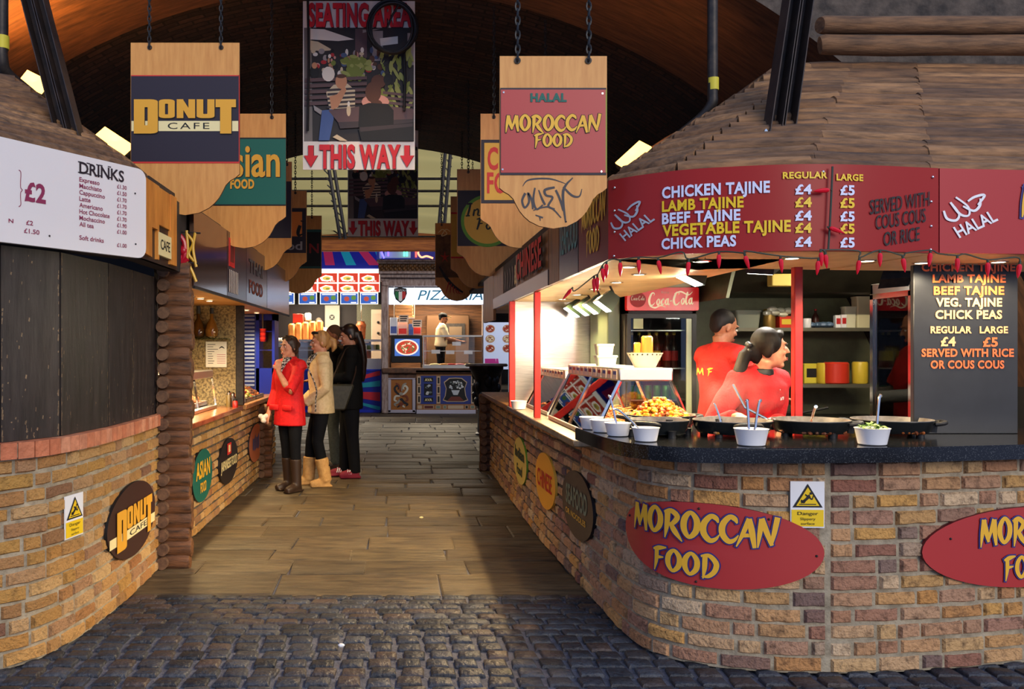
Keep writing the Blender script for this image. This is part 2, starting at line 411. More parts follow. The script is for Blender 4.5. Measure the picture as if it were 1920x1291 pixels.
SCRIPT = {
 'C': (1.0, [[(.72, .86, .03), (.8, 1.0, .08), (.66, 1.12, .1), (.4, 1.0, .16), (.14, .5, .2), (.24, .06, .18), (.56, .02, .12), (.86, .26, .04)]]),
 'o': (.56, [('c', [(.3, .56, .07), (.1, .3, .14), (.2, 0.02, .1), (.42, .2, .14), (.42, .44, .1)]), [(.36, .5, .05), (.56, .52, .04)]]),
 'c': (.52, [[(.46, .44, .06), (.36, .56, .09), (.12, .32, .15), (.2, .02, .12), (.54, .2, .03)]]),
 'a': (.62, [('c', [(.32, .56, .08), (.1, .3, .14), (.2, .02, .1), (.42, .24, .12)]), [(.48, .6, .12), (.42, .2, .13), (.52, .0, .08), (.66, .16, .03)]]),
 'l': (.4, [[(.02, .2, .03), (.34, .86, .08), (.3, 1.1, .06), (.16, .8, .1), (.1, .2, .14), (.2, 0, .1), (.42, .2, .03)]]),
 '-': (.42, [[(.06, .34, .1), (.34, .38, .1)]]),
 'I': (.5, [[(.1, .96, .1), (.32, 1.0, .12), (.5, 1.0, .06)], [(.36, 1.0, .12), (.26, .5, .14), (.14, 0, .12)], [(0, 0, .08), (.3, .03, .1)]]),
 'n': (.6, [[(.14, .55, .1), (.08, .2, .12), (.06, 0, .1)], [(.1, .36, .06), (.34, .56, .1), (.42, .4, .12), (.38, .08, .1), (.56, .06, .04)]]),
 'd': (.62, [('c', [(.3, .54, .08), (.1, .3, .13), (.18, .02, .1), (.4, .22, .1)]), [(.6, 1.0, .1), (.46, .4, .12), (.44, .02, .09), (.6, .08, .03)]]),
 'i': (.3, [[(.18, .54, .11), (.12, .2, .12), (.14, 0, .09), (.28, .08, .03)], [(.24, .74, .11), (.25, .80, .11)]]),
 'F': (.7, [[(.3, .98, .14), (.2, .5, .16), (.06, -.02, .12)], [(.02, .9, .06), (.36, .98, .14), (.76, 1.02, .06)], [(.14, .5, .1), (.5, .54, .08)]]),
 's': (.46, [[(.4, .46, .06), (.26, .56, .1), (.12, .42, .11), (.3, .22, .12), (.28, .02, .11), (.04, .08, .05)]]),
}
def rrect(x0, y0, x1, y1, r, n=5):
    """rounded rectangle outline; r: one radius or four for corners (x1,y1) (x0,y1) (x0,y0) (x1,y0)"""
    if not isinstance(r, (list, tuple)): r = [r]*4
    out = []
    for k, (cx, cy, sx, sy) in enumerate(((x1, y1, -1, -1), (x0, y1, 1, -1), (x0, y0, 1, 1), (x1, y0, -1, 1))):
        for j in range(n+1):
            a = pi/2*k+pi/2*j/n; out.append((cx+sx*r[k]+r[k]*cos(a), cy+sy*r[k]+r[k]*sin(a)))
    return out
def donut(mb, x, y, w, h, fmap, d, m):
    """the word DONUT: tall D and T, short ONU hung from the top line; (x,y) is the foot of the D"""
    U = lambda u, v, dd: fmap(x+u*w, y+v*h, dd)
    mb.ring(rrect(0, 0, .235, 1, (.07, .0, .0, .07)), rrect(.105, .24, .135, .77, .008), U, d, m)
    mb.ring(rrect(.245, .45, .40, 1, .06), rrect(.305, .56, .335, .87, .01), U, d, m)
    for a, b in ((.42, .485), (.535, .60)): mb.poly([U(a, .45, d), U(b, .45, d), U(b, 1, d), U(a, 1, d)], m)
    mb.poly([U(.42, 1, d+.0008), U(.48, 1, d+.0008), U(.60, .45, d+.0008), U(.535, .45, d+.0008)], m)
    mb.ring(rrect(.615, .45, .79, 1, (.0, .0, .06, .06)), rrect(.68, .57, .72, 1.0, (0, 0, .012, .012)), U, d, m)
    mb.poly([U(.80, .77, d), U(1, .77, d), U(1, 1, d), U(.80, 1, d)], m)
    mb.poly([U(.845, 0, d), U(.955, 0, d), U(.955, .77, d), U(.845, .77, d)], m)

# ---------------------------------------------------------------- wall paths in plan
class Path:
    def __init__(s, pts, sub=8, out=1):
        p = smooth(pts, sub); s.p = [Vector((a[0], a[1])) for a in p]; s.s = [0.0]; s.out = out
        for a, b in zip(s.p, s.p[1:]): s.s.append(s.s[-1]+(b-a).length)
        s.L = s.s[-1]
    def at(s, d):
        d = min(max(d, 0), s.L); i = 0
        while i < len(s.p)-2 and s.s[i+1] < d: i += 1
        t = (d-s.s[i])/(s.s[i+1]-s.s[i]); return s.p[i].lerp(s.p[i+1], t), i, t
    def nrm(s, d):
        _, i, t = s.at(d)
        def sg(k): k = min(max(k, 0), len(s.p)-2); v = (s.p[k+1]-s.p[k]).normalized(); return Vector((v.y, -v.x))*s.out
        n = sg(i).lerp(sg(i+1), t-.5) if t > .5 else sg(i).lerp(sg(i-1), .5-t)
        return n.normalized()
    def pt(s, d, z, off=0.0):
        q = s.at(d)[0]+s.nrm(d)*off; return Vector((q.x, q.y, z))
    def map(s, off=0.0): return lambda u, v, d=0.0: s.pt(u, v, off+d)
    def hit(s, px, off=0.0):
        """arc length where the camera ray through pixel column px meets the path"""
        best = None; k = (px-CX)/F; N = 400
        for i in range(N):
            a = s.pt(s.L*i/N, 0, off); b = s.pt(s.L*(i+1)/N, 0, off)
            fa = a.x-k*a.y; fb = b.x-k*b.y
            if fa*fb <= 0 and fa != fb:
                t = fa/(fa-fb); q = a.lerp(b, t)
                if q.y > 0 and (best is None or q.y < best[1]): best = (s.L*(i+t)/N, q.y)
        return best
    def pix(s, px, py, off=0.0):
        d, Y = s.hit(px, off); return d, H-(py-CY)*Y/F

def brick_wall(name, path, s0, s1, z0, z1, mb_mat, mort, course=.0755, thick=.2, jit=.004, seam=None, seed=1, lenb=.222):
    """mortar core that follows the path with every brick modelled on its face"""
    rr = random.Random(seed); mb = MB(); n = max(2, int((s1-s0)/.06))
    fr = [path.pt(lerp(s0, s1, i/n), 0, 0) for i in range(n+1)]; bk = [path.pt(lerp(s0, s1, i/n), 0, -thick) for i in range(n+1)]
    vs = [(q.x, q.y, z) for q in fr for z in (z0, z1)]+[(q.x, q.y, z) for q in bk for z in (z0, z1)]
    B = 2*(n+1); fs = []
    for i in range(n):
        a = 2*i; fs += [(a, a+1, a+3, a+2), (B+a, B+a+2, B+a+3, B+a+1), (a+1, B+a+1, B+a+3, a+3), (a, a+2, B+a+2, B+a)]
    fs += [(0, B, B+1, 1), (2*n, 2*n+1, B+2*n+1, B+2*n)]
    mb.add(vs, fs, 1)
    rows = int(round((z1-z0)/course)); ch = (z1-z0)/rows; g = .011
    for k in range(rows):
        s = s0-rr.random()*lenb; zz = z0+k*ch; hd = rr.random() < .5
        while s < s1:
            L = lenb*(.5 if (hd and rr.random() < .8) else 1)*rr.uniform(.93, 1.06); hd = not hd if rr.random() < .75 else hd
            a = max(s, s0)+g/2; b = min(s+L, s1)-g/2
            if seam and a < seam < b: b = seam-g
            s = s+L
            if seam and abs(b-(seam-g)) < 1e-6: s = seam+g/2
            if b-a < .035: continue
            z_a = zz+g/2+rr.uniform(-jit, jit); z_b = zz+ch-g/2+rr.uniform(-jit, jit); d = .013+rr.uniform(-.004, .006); e = .010
            m_ = max(1, int((b-a)/.05)); ring = []
            for j in range(m_+1):
                u = lerp(a, b, j/m_); ei = e if j in (0, m_) else 0; us = u+(e if j == 0 else -e if j == m_ else 0)
                dj = d+rr.uniform(-.003, .003)
                j1 = rr.uniform(-.003, .003); j2 = rr.uniform(-.003, .003)
                ring.append([path.pt(u, z_a+j1, -.005), path.pt(us, z_a+e+j1, dj), path.pt(us, z_b-e+j2, dj), path.pt(u, z_b+j2, -.005)])
            q = mb.add([v for r_ in ring for v in r_], [], 0); rv = rr.random()*.98+.01
            F_ = [(q+4*j+c, q+4*j+c+1, q+4*j+c+5, q+4*j+c+4) for j in range(m_) for c in range(3)]+[(q, q+1, q+2, q+3), (q+4*m_, q+4*m_+3, q+4*m_+2, q+4*m_+1)]
            for f in F_: mb.f.append(f); mb.m.append(0); mb.r.append(rv)
    return struct(name, mb, [mb_mat, mort], smooth_=30)
def band(mb, path, s0, s1, z0, z1, o0, o1, m=0, step=.06, r=0.0):
    """solid band along a path between offsets o0 (inner) and o1 (outer)"""
    n = max(1, int(abs(s1-s0)/step)); vs = []
    for i in range(n+1):
        s = lerp(s0, s1, i/n); a = path.pt(s, 0, o0); b = path.pt(s, 0, o1)
        vs += [(a.x, a.y, z0), (a.x, a.y, z1), (b.x, b.y, z1), (b.x, b.y, z0)]
    fs = [(4*i+c, 4*i+(c+1) % 4, 4*i+4+(c+1) % 4, 4*i+4+c) for i in range(n) for c in range(4)]+[(0, 1, 2, 3), (4*n+3, 4*n+2, 4*n+1, 4*n)]
    mb.add(vs, fs, m, r)
def ellipse(cx, cy, a, b, n=40, rot=0):
    return [(cx+a*cos(2*pi*i/n)*cos(rot)-b*sin(2*pi*i/n)*sin(rot), cy+a*cos(2*pi*i/n)*sin(rot)+b*sin(2*pi*i/n)*cos(rot)) for i in range(n)]
def disc_grid(mb, pts_c, outline, fmap, d, m):
    """fan filled in rings so the disc can follow a curved wall"""
    n = len(outline); K = 5; cx, cy = pts_c; vs = []
    for k in range(1, K+1): vs += [fmap(cx+(u-cx)*k/K, cy+(v-cy)*k/K, d) for u, v in outline]
    vs.append(fmap(cx, cy, d)); fs = [(len(vs)-1, j, (j+1) % n) for j in range(n)]
    fs += [(k*n+j, (k+1)*n+j, (k+1)*n+(j+1) % n, k*n+(j+1) % n) for k in range(K-1) for j in range(n)]
    mb.add(vs, fs, m)
def plate(mb, outline, c, fmap, d0, d1, m=0, me=None):
    """plate that follows fmap: front at d1, back at d0"""
    disc_grid(mb, c, outline, fmap, d1, m); disc_grid(mb, c, outline, fmap, d0, m if me is None else me); n = len(outline)
    mb.add([fmap(u, v, d0) for u, v in outline]+[fmap(u, v, d1) for u, v in outline], [(i, (i+1) % n, n+(i+1) % n, n+i) for i in range(n)], m if me is None else me)
def up(Y):                                                                             # same but v grows upward (v = -py)
    return lambda u, v, d=0.0: P(u, -v, Y)+Vector((0, -d, 0))
def side(X, sg=1): return lambda u, v, d=0.0: PX(u, -v, X)+Vector((sg*d, 0, 0))      # plane of constant X seen in pixels
# ================================================================ SETTING
# ---- ground
mb = MB(); mb.box((-9, -4, -.3), (9, 24, -.014)); struct('floor', mb, m_joint)
rr = random.Random(3); mb = MB()
def sett(x0, x1, y0, y1, hz=.0, b=.014, top=.004):
    jx = lambda: rr.uniform(-.006, .006)
    q = [(x0+jx(), y0+jx()), (x1+jx(), y0+jx()), (x1+jx(), y1+jx()), (x0+jx(), y1+jx())]
    cx = sum(p[0] for p in q)/4; cy = sum(p[1] for p in q)/4; rings = []
    for k, z in ((1, -.02), (.97, -.004+hz), (.80, top+hz)): rings += [(cx+(p[0]-cx)*k, cy+(p[1]-cy)*k, z+rr.uniform(-.002, .002)) for p in q]
    rings.append((cx, cy, top+hz+.005))
    fs = [(4*a+i, 4*a+(i+1) % 4, 4*a+4+(i+1) % 4, 4*a+4+i) for a in (0, 1) for i in range(4)]+[(8+i, 8+(i+1) % 4, 12) for i in range(4)]
    mb.add(rings, fs, 0, rr.uniform(.01, 1))
y = 2.0
while y < 4.42:
    x = -4.0+rr.uniform(-.015, .015)
    while x < 4.6:
        sett(x+.012, x+.122, y+.009, y+.102, rr.uniform(-.002, .003)); x += .1375
    y += .113
k = 0
while y < 5.22:
    x = -3+(.1 if k % 2 else 0)+rr.uniform(-.02, .02); k += 1
    while x < 2.5:
        L = rr.uniform(.15, .21); sett(x+.007, x+L-.007, y+.006, y+.086); x += L
    y += .092
struct('floor_setts', mb, m_sett, 50)
mb = MB(); yl = y
while y < 20.4:
    dy = rr.uniform(.28, .5)*(1 if y < 12 else 1.3); x = -3.2-rr.random()
    while x < 3.6:
        L = rr.uniform(.45, 1.1); z = rr.uniform(-.003, .004); j = lambda: rr.uniform(-.012, .012)
        q = [(x+.004+j(), y+.004+j()*.5), (x+L-.004+j(), y+.004+j()*.5), (x+L-.004+j(), y+dy-.004+j()*.5), (x+.004+j(), y+dy-.004+j()*.5)]; cx = x+L/2; cy = y+dy/2; rv = rr.uniform(.01, 1)
        vs = [(a, b, -.05) for a, b in q]+[(a, b, z-.007) for a, b in q]+[(a-(.012 if a > cx else -.012), b-(.012 if b > cy else -.012), z+rr.uniform(-.002, .002)) for a, b in q]
        mb.add(vs, [(4*k_+i, 4*k_+(i+1) % 4, 4*k_+4+(i+1) % 4, 4*k_+4+i) for k_ in (0, 1) for i in range(4)]+[(8, 9, 10, 11)], 0, rv); x += L
    y += dy
struct('floor_flagstones', mb, m_flag, 30)

# ---- vault
VX, VZ, VR = -.35, -.56, 5.2
def vpt(a, Y, r=VR): return Vector((VX+r*cos(a), Y, VZ+r*sin(a)))
def vbrick():
    m = bpy.data.materials.new('sooty_vault_brick'); m.use_nodes = True; nt = m.node_tree; b = nt.nodes['Principled BSDF']
    uv = node(nt, 'ShaderNodeUVMap', uv_map='uv'); nz = node(nt, 'ShaderNodeTexNoise'); nz.inputs['Scale'].default_value = 3.2; nz.inputs['Detail'].default_value = 8
    add = node(nt, 'ShaderNodeVectorMath', operation='MULTIPLY_ADD'); add.inputs[1].default_value = (.06, .06, 0)
    nt.links.new(uv.outputs[0], nz.inputs['Vector']); nt.links.new(nz.outputs['Color'], add.inputs[0]); nt.links.new(uv.outputs[0], add.inputs[2])
    br = node(nt, 'ShaderNodeTexBrick'); br.inputs['Scale'].default_value = 1; br.inputs['Brick Width'].default_value = .24; br.inputs['Row Height'].default_value = .08; br.inputs['Mortar Size'].default_value = .01
    br.inputs['Color1'].default_value = (*srgb(92, 62, 54), 1); br.inputs['Color2'].default_value = (*srgb(48, 34, 33), 1); br.inputs['Mortar'].default_value = (*srgb(26, 21, 20), 1)
    nt.links.new(add.outputs[0], br.inputs['Vector'])
    n2 = node(nt, 'ShaderNodeTexNoise'); n2.inputs['Scale'].default_value = 14; n2.inputs['Detail'].default_value = 10; n2.inputs['Roughness'].default_value = .75; nt.links.new(uv.outputs[0], n2.inputs['Vector'])
    mx = node(nt, 'ShaderNodeMix', data_type='RGBA', blend_type='MULTIPLY'); mx.inputs['Factor'].default_value = .7; nt.links.new(br.outputs['Color'], mx.inputs['A'])
    rp = node(nt, 'ShaderNodeValToRGB'); rp.color_ramp.elements[0].position = .36; rp.color_ramp.elements[0].color = (.15, .13, .12, 1); rp.color_ramp.elements[1].position = .66; nt.links.new(n2.outputs['Fac'], rp.inputs[0]); nt.links.new(rp.outputs[0], mx.inputs['B'])
    nt.links.new(mx.outputs['Result'], b.inputs['Base Color']); b.inputs['Roughness'].default_value = .9
    sb = node(nt, 'ShaderNodeMath', operation='SUBTRACT'); nt.links.new(n2.outputs['Fac'], sb.inputs[0]); nt.links.new(br.outputs['Fac'], sb.inputs[1])
    bp = node(nt, 'ShaderNodeBump'); bp.inputs['Strength'].default_value = 1; bp.inputs['Distance'].default_value = .05; nt.links.new(sb.outputs[0], bp.inputs['Height']); nt.links.new(bp.outputs[0], b.inputs['Normal'])
    return m
m_vault = vbrick()
m_band = mat('smooth_arch_render', srgb(112, 74, 50), srgb(70, 46, 36), 4, .7, bump=.2, stretch=(1, 6, 1))
A0, A1 = radians(6), radians(174)
mb = MB(); mb.sheet(lambda u, v: vpt(lerp(A0, A1, u), lerp(7.3, 13.2, v)), 72, 10, 0, lambda u, v: (lerp(A0, A1, u)*VR, v*5.9)); struct('ceiling_vault', mb, m_vault)
mb = MB(); n = 72
for (ya, yb, r) in ((5.7, 7.3, VR-.03),):
    mb.sheet(lambda u, v: vpt(lerp(A0, A1, u), lerp(ya, yb, v), r), n, 3)
mb.sheet(lambda u, v: vpt(lerp(A0, A1, u), 7.3, lerp(VR-.03, VR+.01, v)), n, 1)
struct('trim_arch_band', mb, m_band)
m_fac = mat('rubble_facade', srgb(96, 84, 74), srgb(52, 46, 42), 7, .9, bump=1, bscale=12)
mb = MB()
def fac(u, v):
    a = lerp(A0, A1, u); p = vpt(a, 5.7, VR-.03); return Vector((lerp(p.x, p.x*1.6-1*(1 if False else 0), v), 5.7-.001*v, lerp(p.z, 5.7, v)))
mb.sheet(fac, 72, 8); struct('wall_arch_front', mb, m_fac)
m_yardwall = mat('yard_wall_brick', srgb(74, 58, 50), srgb(46, 36, 32), 6, .9, bump=.4)
for sx, nm in ((-1, 'left'), (1, 'right')):
    mb = MB(); mb.box((sx*5.2, 13.2, 0), (sx*5.4, 24, 8)); struct('wall_yard_'+nm, mb, m_yardwall)

# ---- yard canopy behind the vault
m_tarp = bpy.data.materials.new('yellow_tarpaulin'); m_tarp.use_nodes = True; nt = m_tarp.node_tree; b_ = nt.nodes['Principled BSDF']; b_.inputs['Base Color'].default_value = (*srgb(226, 190, 84), 1); b_.inputs['Roughness'].default_value = .9; b_.inputs['Specular IOR Level'].default_value = 0
tl = node(nt, 'ShaderNodeBsdfTranslucent'); tl.inputs[0].default_value = (1.0, .66, .2, 1); ms = node(nt, 'ShaderNodeMixShader'); ms.inputs[0].default_value = .86
nt.links.new(b_.outputs[0], ms.inputs[1]); nt.links.new(tl.outputs[0], ms.inputs[2]); nt.links.new(ms.outputs[0], nt.nodes['Material Output'].inputs[0])
rr = random.Random(5)
def can(u, v):
    x = lerp(-5.1, 5.1, u); y = lerp(15.9, 19.0, v); return Vector((x, y, lerp(5.92, 4.05, v)+.035*sin(v*40+.6*sin(u*9))+.05*sin(u*17)))
canopy = thing('yard_canopy', 'yellow tarpaulin canopy on black trusses behind the vault', 'canopy', (0, 17, 4))
mb = MB(); mb.sheet(can, 40, 60); obj('canopy_sheet', mb, m_tarp, canopy)
def truss(z0, z1, y, x0=-3.2, x1=3.2, nb=8, r=.022):
    mb = MB(); mb.tube([(x0, y, z0), (x1, y, z0)], r, 6); mb.tube([(x0, y, z1), (x1, y, z1)], r, 6)
    for i in range(nb):
        a = lerp(x0, x1, i/nb); b = lerp(x0, x1, (i+1)/nb)
        mb.tube([(a, y, z0 if i % 2 else z1), (b, y, z1 if i % 2 else z0)], r*.8, 6)
    obj('truss', mb, m_iron, canopy)
truss(5.15, 5.75, 15.2, nb=4, r=.03); truss(4.0, 4.45, 18.9, nb=10)
for py, Y in ((335, 16.6), (358, 17.1), (386, 17.8)):
    z = H+(CY-py)*Y/F-.0; mb = MB(); mb.tube([(-5, Y, z-.0), (5, Y, z-.0)], .028, 6); obj('purlin', mb, m_iron, canopy)
for (xa, ya, xb, yb, Y) in ((612, 318, 643, 447, 15.4), (845, 283, 828, 425, 15.3)):
    mb = MB()
    for dx in (-5, 5): mb.tube([P(xa+dx, ya-60, Y), P(xb+dx, yb, Y)], .032, 8)
    for k in range(9):
        t = k/9; mb.tube([P(lerp(xa, xb, t)-5, lerp(ya, yb, t), Y), P(lerp(xa, xb, t+.1)+5, lerp(ya, yb, t+.1), Y)], .012, 5)
    obj('lattice_post', mb, m_iron, canopy)
m_beam = mat('orange_stained_timber', srgb(196, 116, 48), srgb(140, 72, 30), 4, .6, stretch=(.5, 5, 5), bump=.2)
mb = MB(); a = P(540, 470, 18.95); b = P(960, 440, 19.25)
mb.box((-5, 19.0, H+(CY-470)*19/F-.0), (5, 19.2, 4.1), bev=.02); tag(obj('timber_beam', mb, m_beam), 'long orange timber beam under the yellow canopy', 'beam')
# flat roof over the two shops behind the beam
mb = MB(); mb.box((-5.2, 19.3, 4.0), (5.2, 24.2, 4.2)); struct('ceiling_back_shops', mb, m_yardwall)
mb = MB(); mb.box((-5.2, 24, 0), (5.2, 24.2, 4.2)); struct('wall_back', mb, m_dark)

# ================================================================ RIGHT STALL, SHELL
RW = Path([(1.12, 10.5), (1.115, 8.5), (1.11, 6.86), (1.14, 5.82), (1.165, 5.0), (1.19, 4.5), (1.25, 4.24), (1.40, 4.08), (1.66, 3.985), (1.98, 3.955), (2.4, 3.985), (3.0, 4.096), (3.9, 4.28)], 6)
sC = RW.hit(1552)[0]; s85 = RW.hit(1085)[0]
sB = RW.hit(1092)[0]
brick_wall('wall_right_counter', RW, sB+.002, RW.L, 0, .985, m_brick, m_mortar, seam=sC, seed=4)
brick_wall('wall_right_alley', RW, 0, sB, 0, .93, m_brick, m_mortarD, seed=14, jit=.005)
LWp = Path([(-4.5, 2.5), (-3.4, 3.05), (-2.5, 3.55), (-1.87, 3.99), (-1.70, 4.32), (-1.645, 4.9), (-1.655, 5.86)], 8)
brick_wall('wall_left_counter', LWp, .6, LWp.L, 0, .985, m_brickL, m_mortar, seed=9)
LC = Path([(-1.665, 5.95), (-1.66, 8), (-1.66, 11.3)], 4)
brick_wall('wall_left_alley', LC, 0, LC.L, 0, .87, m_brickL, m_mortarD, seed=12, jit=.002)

m_granite = mat('black_granite', srgb(14, 14, 16), srgb(70, 72, 74), 150, .12, detail=2, lo=.56, hi=.7)
GE = [(p_[0], p_[1]) for p_ in smooth([(.985, 4.80), (1.0, 4.5), (1.025, 4.22), (1.085, 3.98), (1.27, 3.82), (1.6, 3.785), (1.98, 3.80), (2.4, 3.845), (3.0, 3.96), (3.9, 4.14)], 5)]
GO = GE+[(4.45, 4.22), (4.45, 4.78), (1.9, 4.72), (1.75, 4.92), (1.12, 4.92), (1.10, 4.80)]
mb = MB(); mb.prism(GO, lambda u, v, d: Vector((u, v, d)), .995, 1.056); cg = (2.0, 4.3)
mb.prism([(cg[0]+(u-cg[0])*.996, cg[1]+(v-cg[1])*.99) for u, v in GO], lambda u, v, d: Vector((u, v, d)), 1.05, 1.062)
tag(obj('granite_counter', mb, m_granite), 'curved black speckled granite counter top on the brick wall', 'counter')
m_counterst = mat('worn_steel_counter', srgb(170, 150, 120), srgb(120, 104, 84), 9, .3, .8)
mb = MB(); mb.box((1.0, 4.935, .935), (1.75, 8.0, .975), bev=.006); tag(obj('steel_counter', mb, m_counterst), 'low worn steel counter with two red posts beside alley', 'counter')
mb = MB(); mb.box((1.0, 8.03, .935), (1.39, 10.45, .98), bev=.006); tag(obj('wooden_counter', mb, mat('worn_wood_counter', srgb(150, 108, 64), srgb(96, 66, 42), 6, .45, stretch=(4, .6, 1))), 'far wooden counter shelf at end of right stalls', 'counter')
mb = MB(); mb.box((1.33, 4.95, .0), (1.745, 8.0, .934)); struct('wall_right_counter_core', mb, m_dark)

# fascia
FS = Path([(1.03, 10.5), (1.03, 4.24)], 1); F1 = Path([(1.03, 4.22), (1.18, 4.06), (1.42, 3.925), (1.884, 3.84), (2.48, 3.93)], 8); F2 = Path([(2.487, 3.932), (3.2, 4.0), (4.0, 4.08)], 4)
ZF0, ZF1 = 1.945, 2.335
def soffit():
    mb = MB(); m_ = mat('cream_soffit_board', srgb(222, 196, 150), srgb(196, 166, 120), 4, .5)
    for p in (F1, F2): band(mb, p, 0, p.L, ZF0, ZF0+.02, -.85, -.035)
    mb.box((1.06, 4.2, ZF0), (1.9, 10.5, ZF0+.02)); return struct('ceiling_soffit', mb, m_)
soffit()
mb = MB(); mb.box((1.8, 5.05, 2.56), (4.6, 8.1, 2.6)); struct('ceiling_stall', mb, mat('stall_ceiling', srgb(60, 58, 50)))
mb = MB(); mb.box((1.9, 8.0, 0), (4.6, 8.1, 2.7)); struct('wall_stall_back', mb, mat('grey_green_wall', srgb(112, 112, 84), srgb(92, 92, 70), 5, .5))
mb = MB(); mb.box((4.5, 4.3, 0), (4.6, 8.1, 2.7)); struct('wall_stall_right', mb, m_dark)
mb = MB(); mb.box((1.4, 8.1, 0), (1.5, 10.5, 1.94)); struct('wall_stall_alley', mb, m_dark)
mb = MB(); mb.box((1.95, 4.6, .0), (4.5, 8.0, .012)); struct('floor_stall', mb, m_dark)

# log roof
def upface_tint(m, c, lo=.35, hi=.8):  # mixes colour c into the faces that point upward
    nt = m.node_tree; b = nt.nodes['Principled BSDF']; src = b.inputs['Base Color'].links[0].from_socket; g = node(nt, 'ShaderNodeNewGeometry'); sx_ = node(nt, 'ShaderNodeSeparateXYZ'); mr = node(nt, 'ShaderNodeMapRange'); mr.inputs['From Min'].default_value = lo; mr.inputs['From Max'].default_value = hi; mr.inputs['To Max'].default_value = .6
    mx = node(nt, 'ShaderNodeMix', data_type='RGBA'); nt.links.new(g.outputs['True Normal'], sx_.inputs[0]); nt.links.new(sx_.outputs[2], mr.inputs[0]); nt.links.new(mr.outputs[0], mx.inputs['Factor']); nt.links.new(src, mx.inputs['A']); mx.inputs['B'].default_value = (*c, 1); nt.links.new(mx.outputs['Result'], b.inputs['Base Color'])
upface_tint(m_logR, srgb(84, 78, 80), .78, 1.0)
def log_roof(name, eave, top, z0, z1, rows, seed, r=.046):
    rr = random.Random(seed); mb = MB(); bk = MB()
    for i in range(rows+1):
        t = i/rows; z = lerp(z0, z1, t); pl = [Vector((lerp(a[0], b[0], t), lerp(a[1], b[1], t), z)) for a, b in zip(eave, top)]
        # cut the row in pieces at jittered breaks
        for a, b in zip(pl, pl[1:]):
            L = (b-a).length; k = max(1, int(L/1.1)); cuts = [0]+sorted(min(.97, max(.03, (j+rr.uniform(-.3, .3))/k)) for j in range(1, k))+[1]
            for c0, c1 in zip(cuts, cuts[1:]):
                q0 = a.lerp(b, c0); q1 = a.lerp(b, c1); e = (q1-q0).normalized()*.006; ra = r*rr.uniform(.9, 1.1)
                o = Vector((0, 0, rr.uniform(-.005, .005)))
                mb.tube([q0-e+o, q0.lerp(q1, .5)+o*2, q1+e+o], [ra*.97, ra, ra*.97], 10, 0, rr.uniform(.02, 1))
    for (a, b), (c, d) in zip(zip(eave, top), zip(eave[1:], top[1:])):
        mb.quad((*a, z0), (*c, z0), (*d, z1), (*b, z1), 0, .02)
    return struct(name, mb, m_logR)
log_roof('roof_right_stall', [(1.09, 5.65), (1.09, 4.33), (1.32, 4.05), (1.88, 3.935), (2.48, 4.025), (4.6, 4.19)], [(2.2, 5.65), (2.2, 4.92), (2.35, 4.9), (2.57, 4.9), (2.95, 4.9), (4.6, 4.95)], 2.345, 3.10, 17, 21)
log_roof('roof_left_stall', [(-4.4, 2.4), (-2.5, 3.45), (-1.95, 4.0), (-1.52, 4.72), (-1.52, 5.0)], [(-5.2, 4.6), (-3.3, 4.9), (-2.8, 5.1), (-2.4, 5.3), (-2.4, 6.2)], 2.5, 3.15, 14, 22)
mb = MB(); mb.box((1.06, 5.65, 2.36), (3.2, 13.2, 2.4)); mb.box((-3.2, 5.2, 2.5), (-1.53, 11.2, 2.56)); struct('roof_alley_stalls', mb, m_dark)

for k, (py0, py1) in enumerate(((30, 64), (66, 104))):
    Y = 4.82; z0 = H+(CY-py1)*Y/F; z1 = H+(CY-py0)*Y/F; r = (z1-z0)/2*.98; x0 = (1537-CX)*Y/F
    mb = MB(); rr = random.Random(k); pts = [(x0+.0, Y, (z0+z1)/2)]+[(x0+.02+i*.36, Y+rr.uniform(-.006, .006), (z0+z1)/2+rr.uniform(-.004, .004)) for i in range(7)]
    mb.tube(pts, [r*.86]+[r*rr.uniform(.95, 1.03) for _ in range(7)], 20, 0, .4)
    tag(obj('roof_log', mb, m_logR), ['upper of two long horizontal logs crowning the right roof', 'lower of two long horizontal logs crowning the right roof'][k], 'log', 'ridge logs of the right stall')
def prop(a, b, wdt, label, side_):
    a = Vector(a); b = Vector(b); d = (b-a).normalized(); u = Vector((0, 1, 0)).cross(d).normalized(); v = d.cross(u)
    t = thing('steel_roof_prop', label, 'steel prop', tuple(b))
    for nm, o in (('channel', -1), ('channel', 1)):
        mb = MB()
        for (u0, u1, v0, v1) in ((-.5, -.42, -.5, .5), (-.42, .42, .36, .5), (.42, .5, -.5, .5)):
            vs = []
            for p in (a, b):
                for (x, y_) in ((u0, v0), (u1, v0), (u1, v1), (u0, v1)): vs.append(p+u*(o*.27+x*.48)*wdt+v*y_*wdt*.8)
            mb.add(vs, [(0, 1, 2, 3), (7, 6, 5, 4)]+[(i, (i+1) % 4, 4+(i+1) % 4, 4+i) for i in range(4)])
        obj(nm, mb, mat('rusty_steel', srgb(66, 52, 46), srgb(40, 34, 34), 8, .5, .3), t)
    mb = MB(); mb.box(tuple(b-Vector((.1, .06, .03))), tuple(b+Vector((.1, .06, .02))), bev=.004); obj('foot_plate', mb, m_iron, t)
    for sx in (-.07, .07):
        mb = MB(); mb.lathe([(.012, 0), (.012, .02), (.006, .03)], tuple(b+Vector((sx, -.03, .015))), 8); obj('bolt', mb, m_chrome, t)
prop(P(1502, -40, 4.55), P(1458, 262, 4.25), .125, 'dark steel double prop standing on the right log roof', 1)
prop(P(55, -40, 5.0), P(140, 288, 4.78), .125, 'dark steel double prop leaning on the left log roof', -1)
m_tape = flat('yellow_tape', 214, 200, 60)
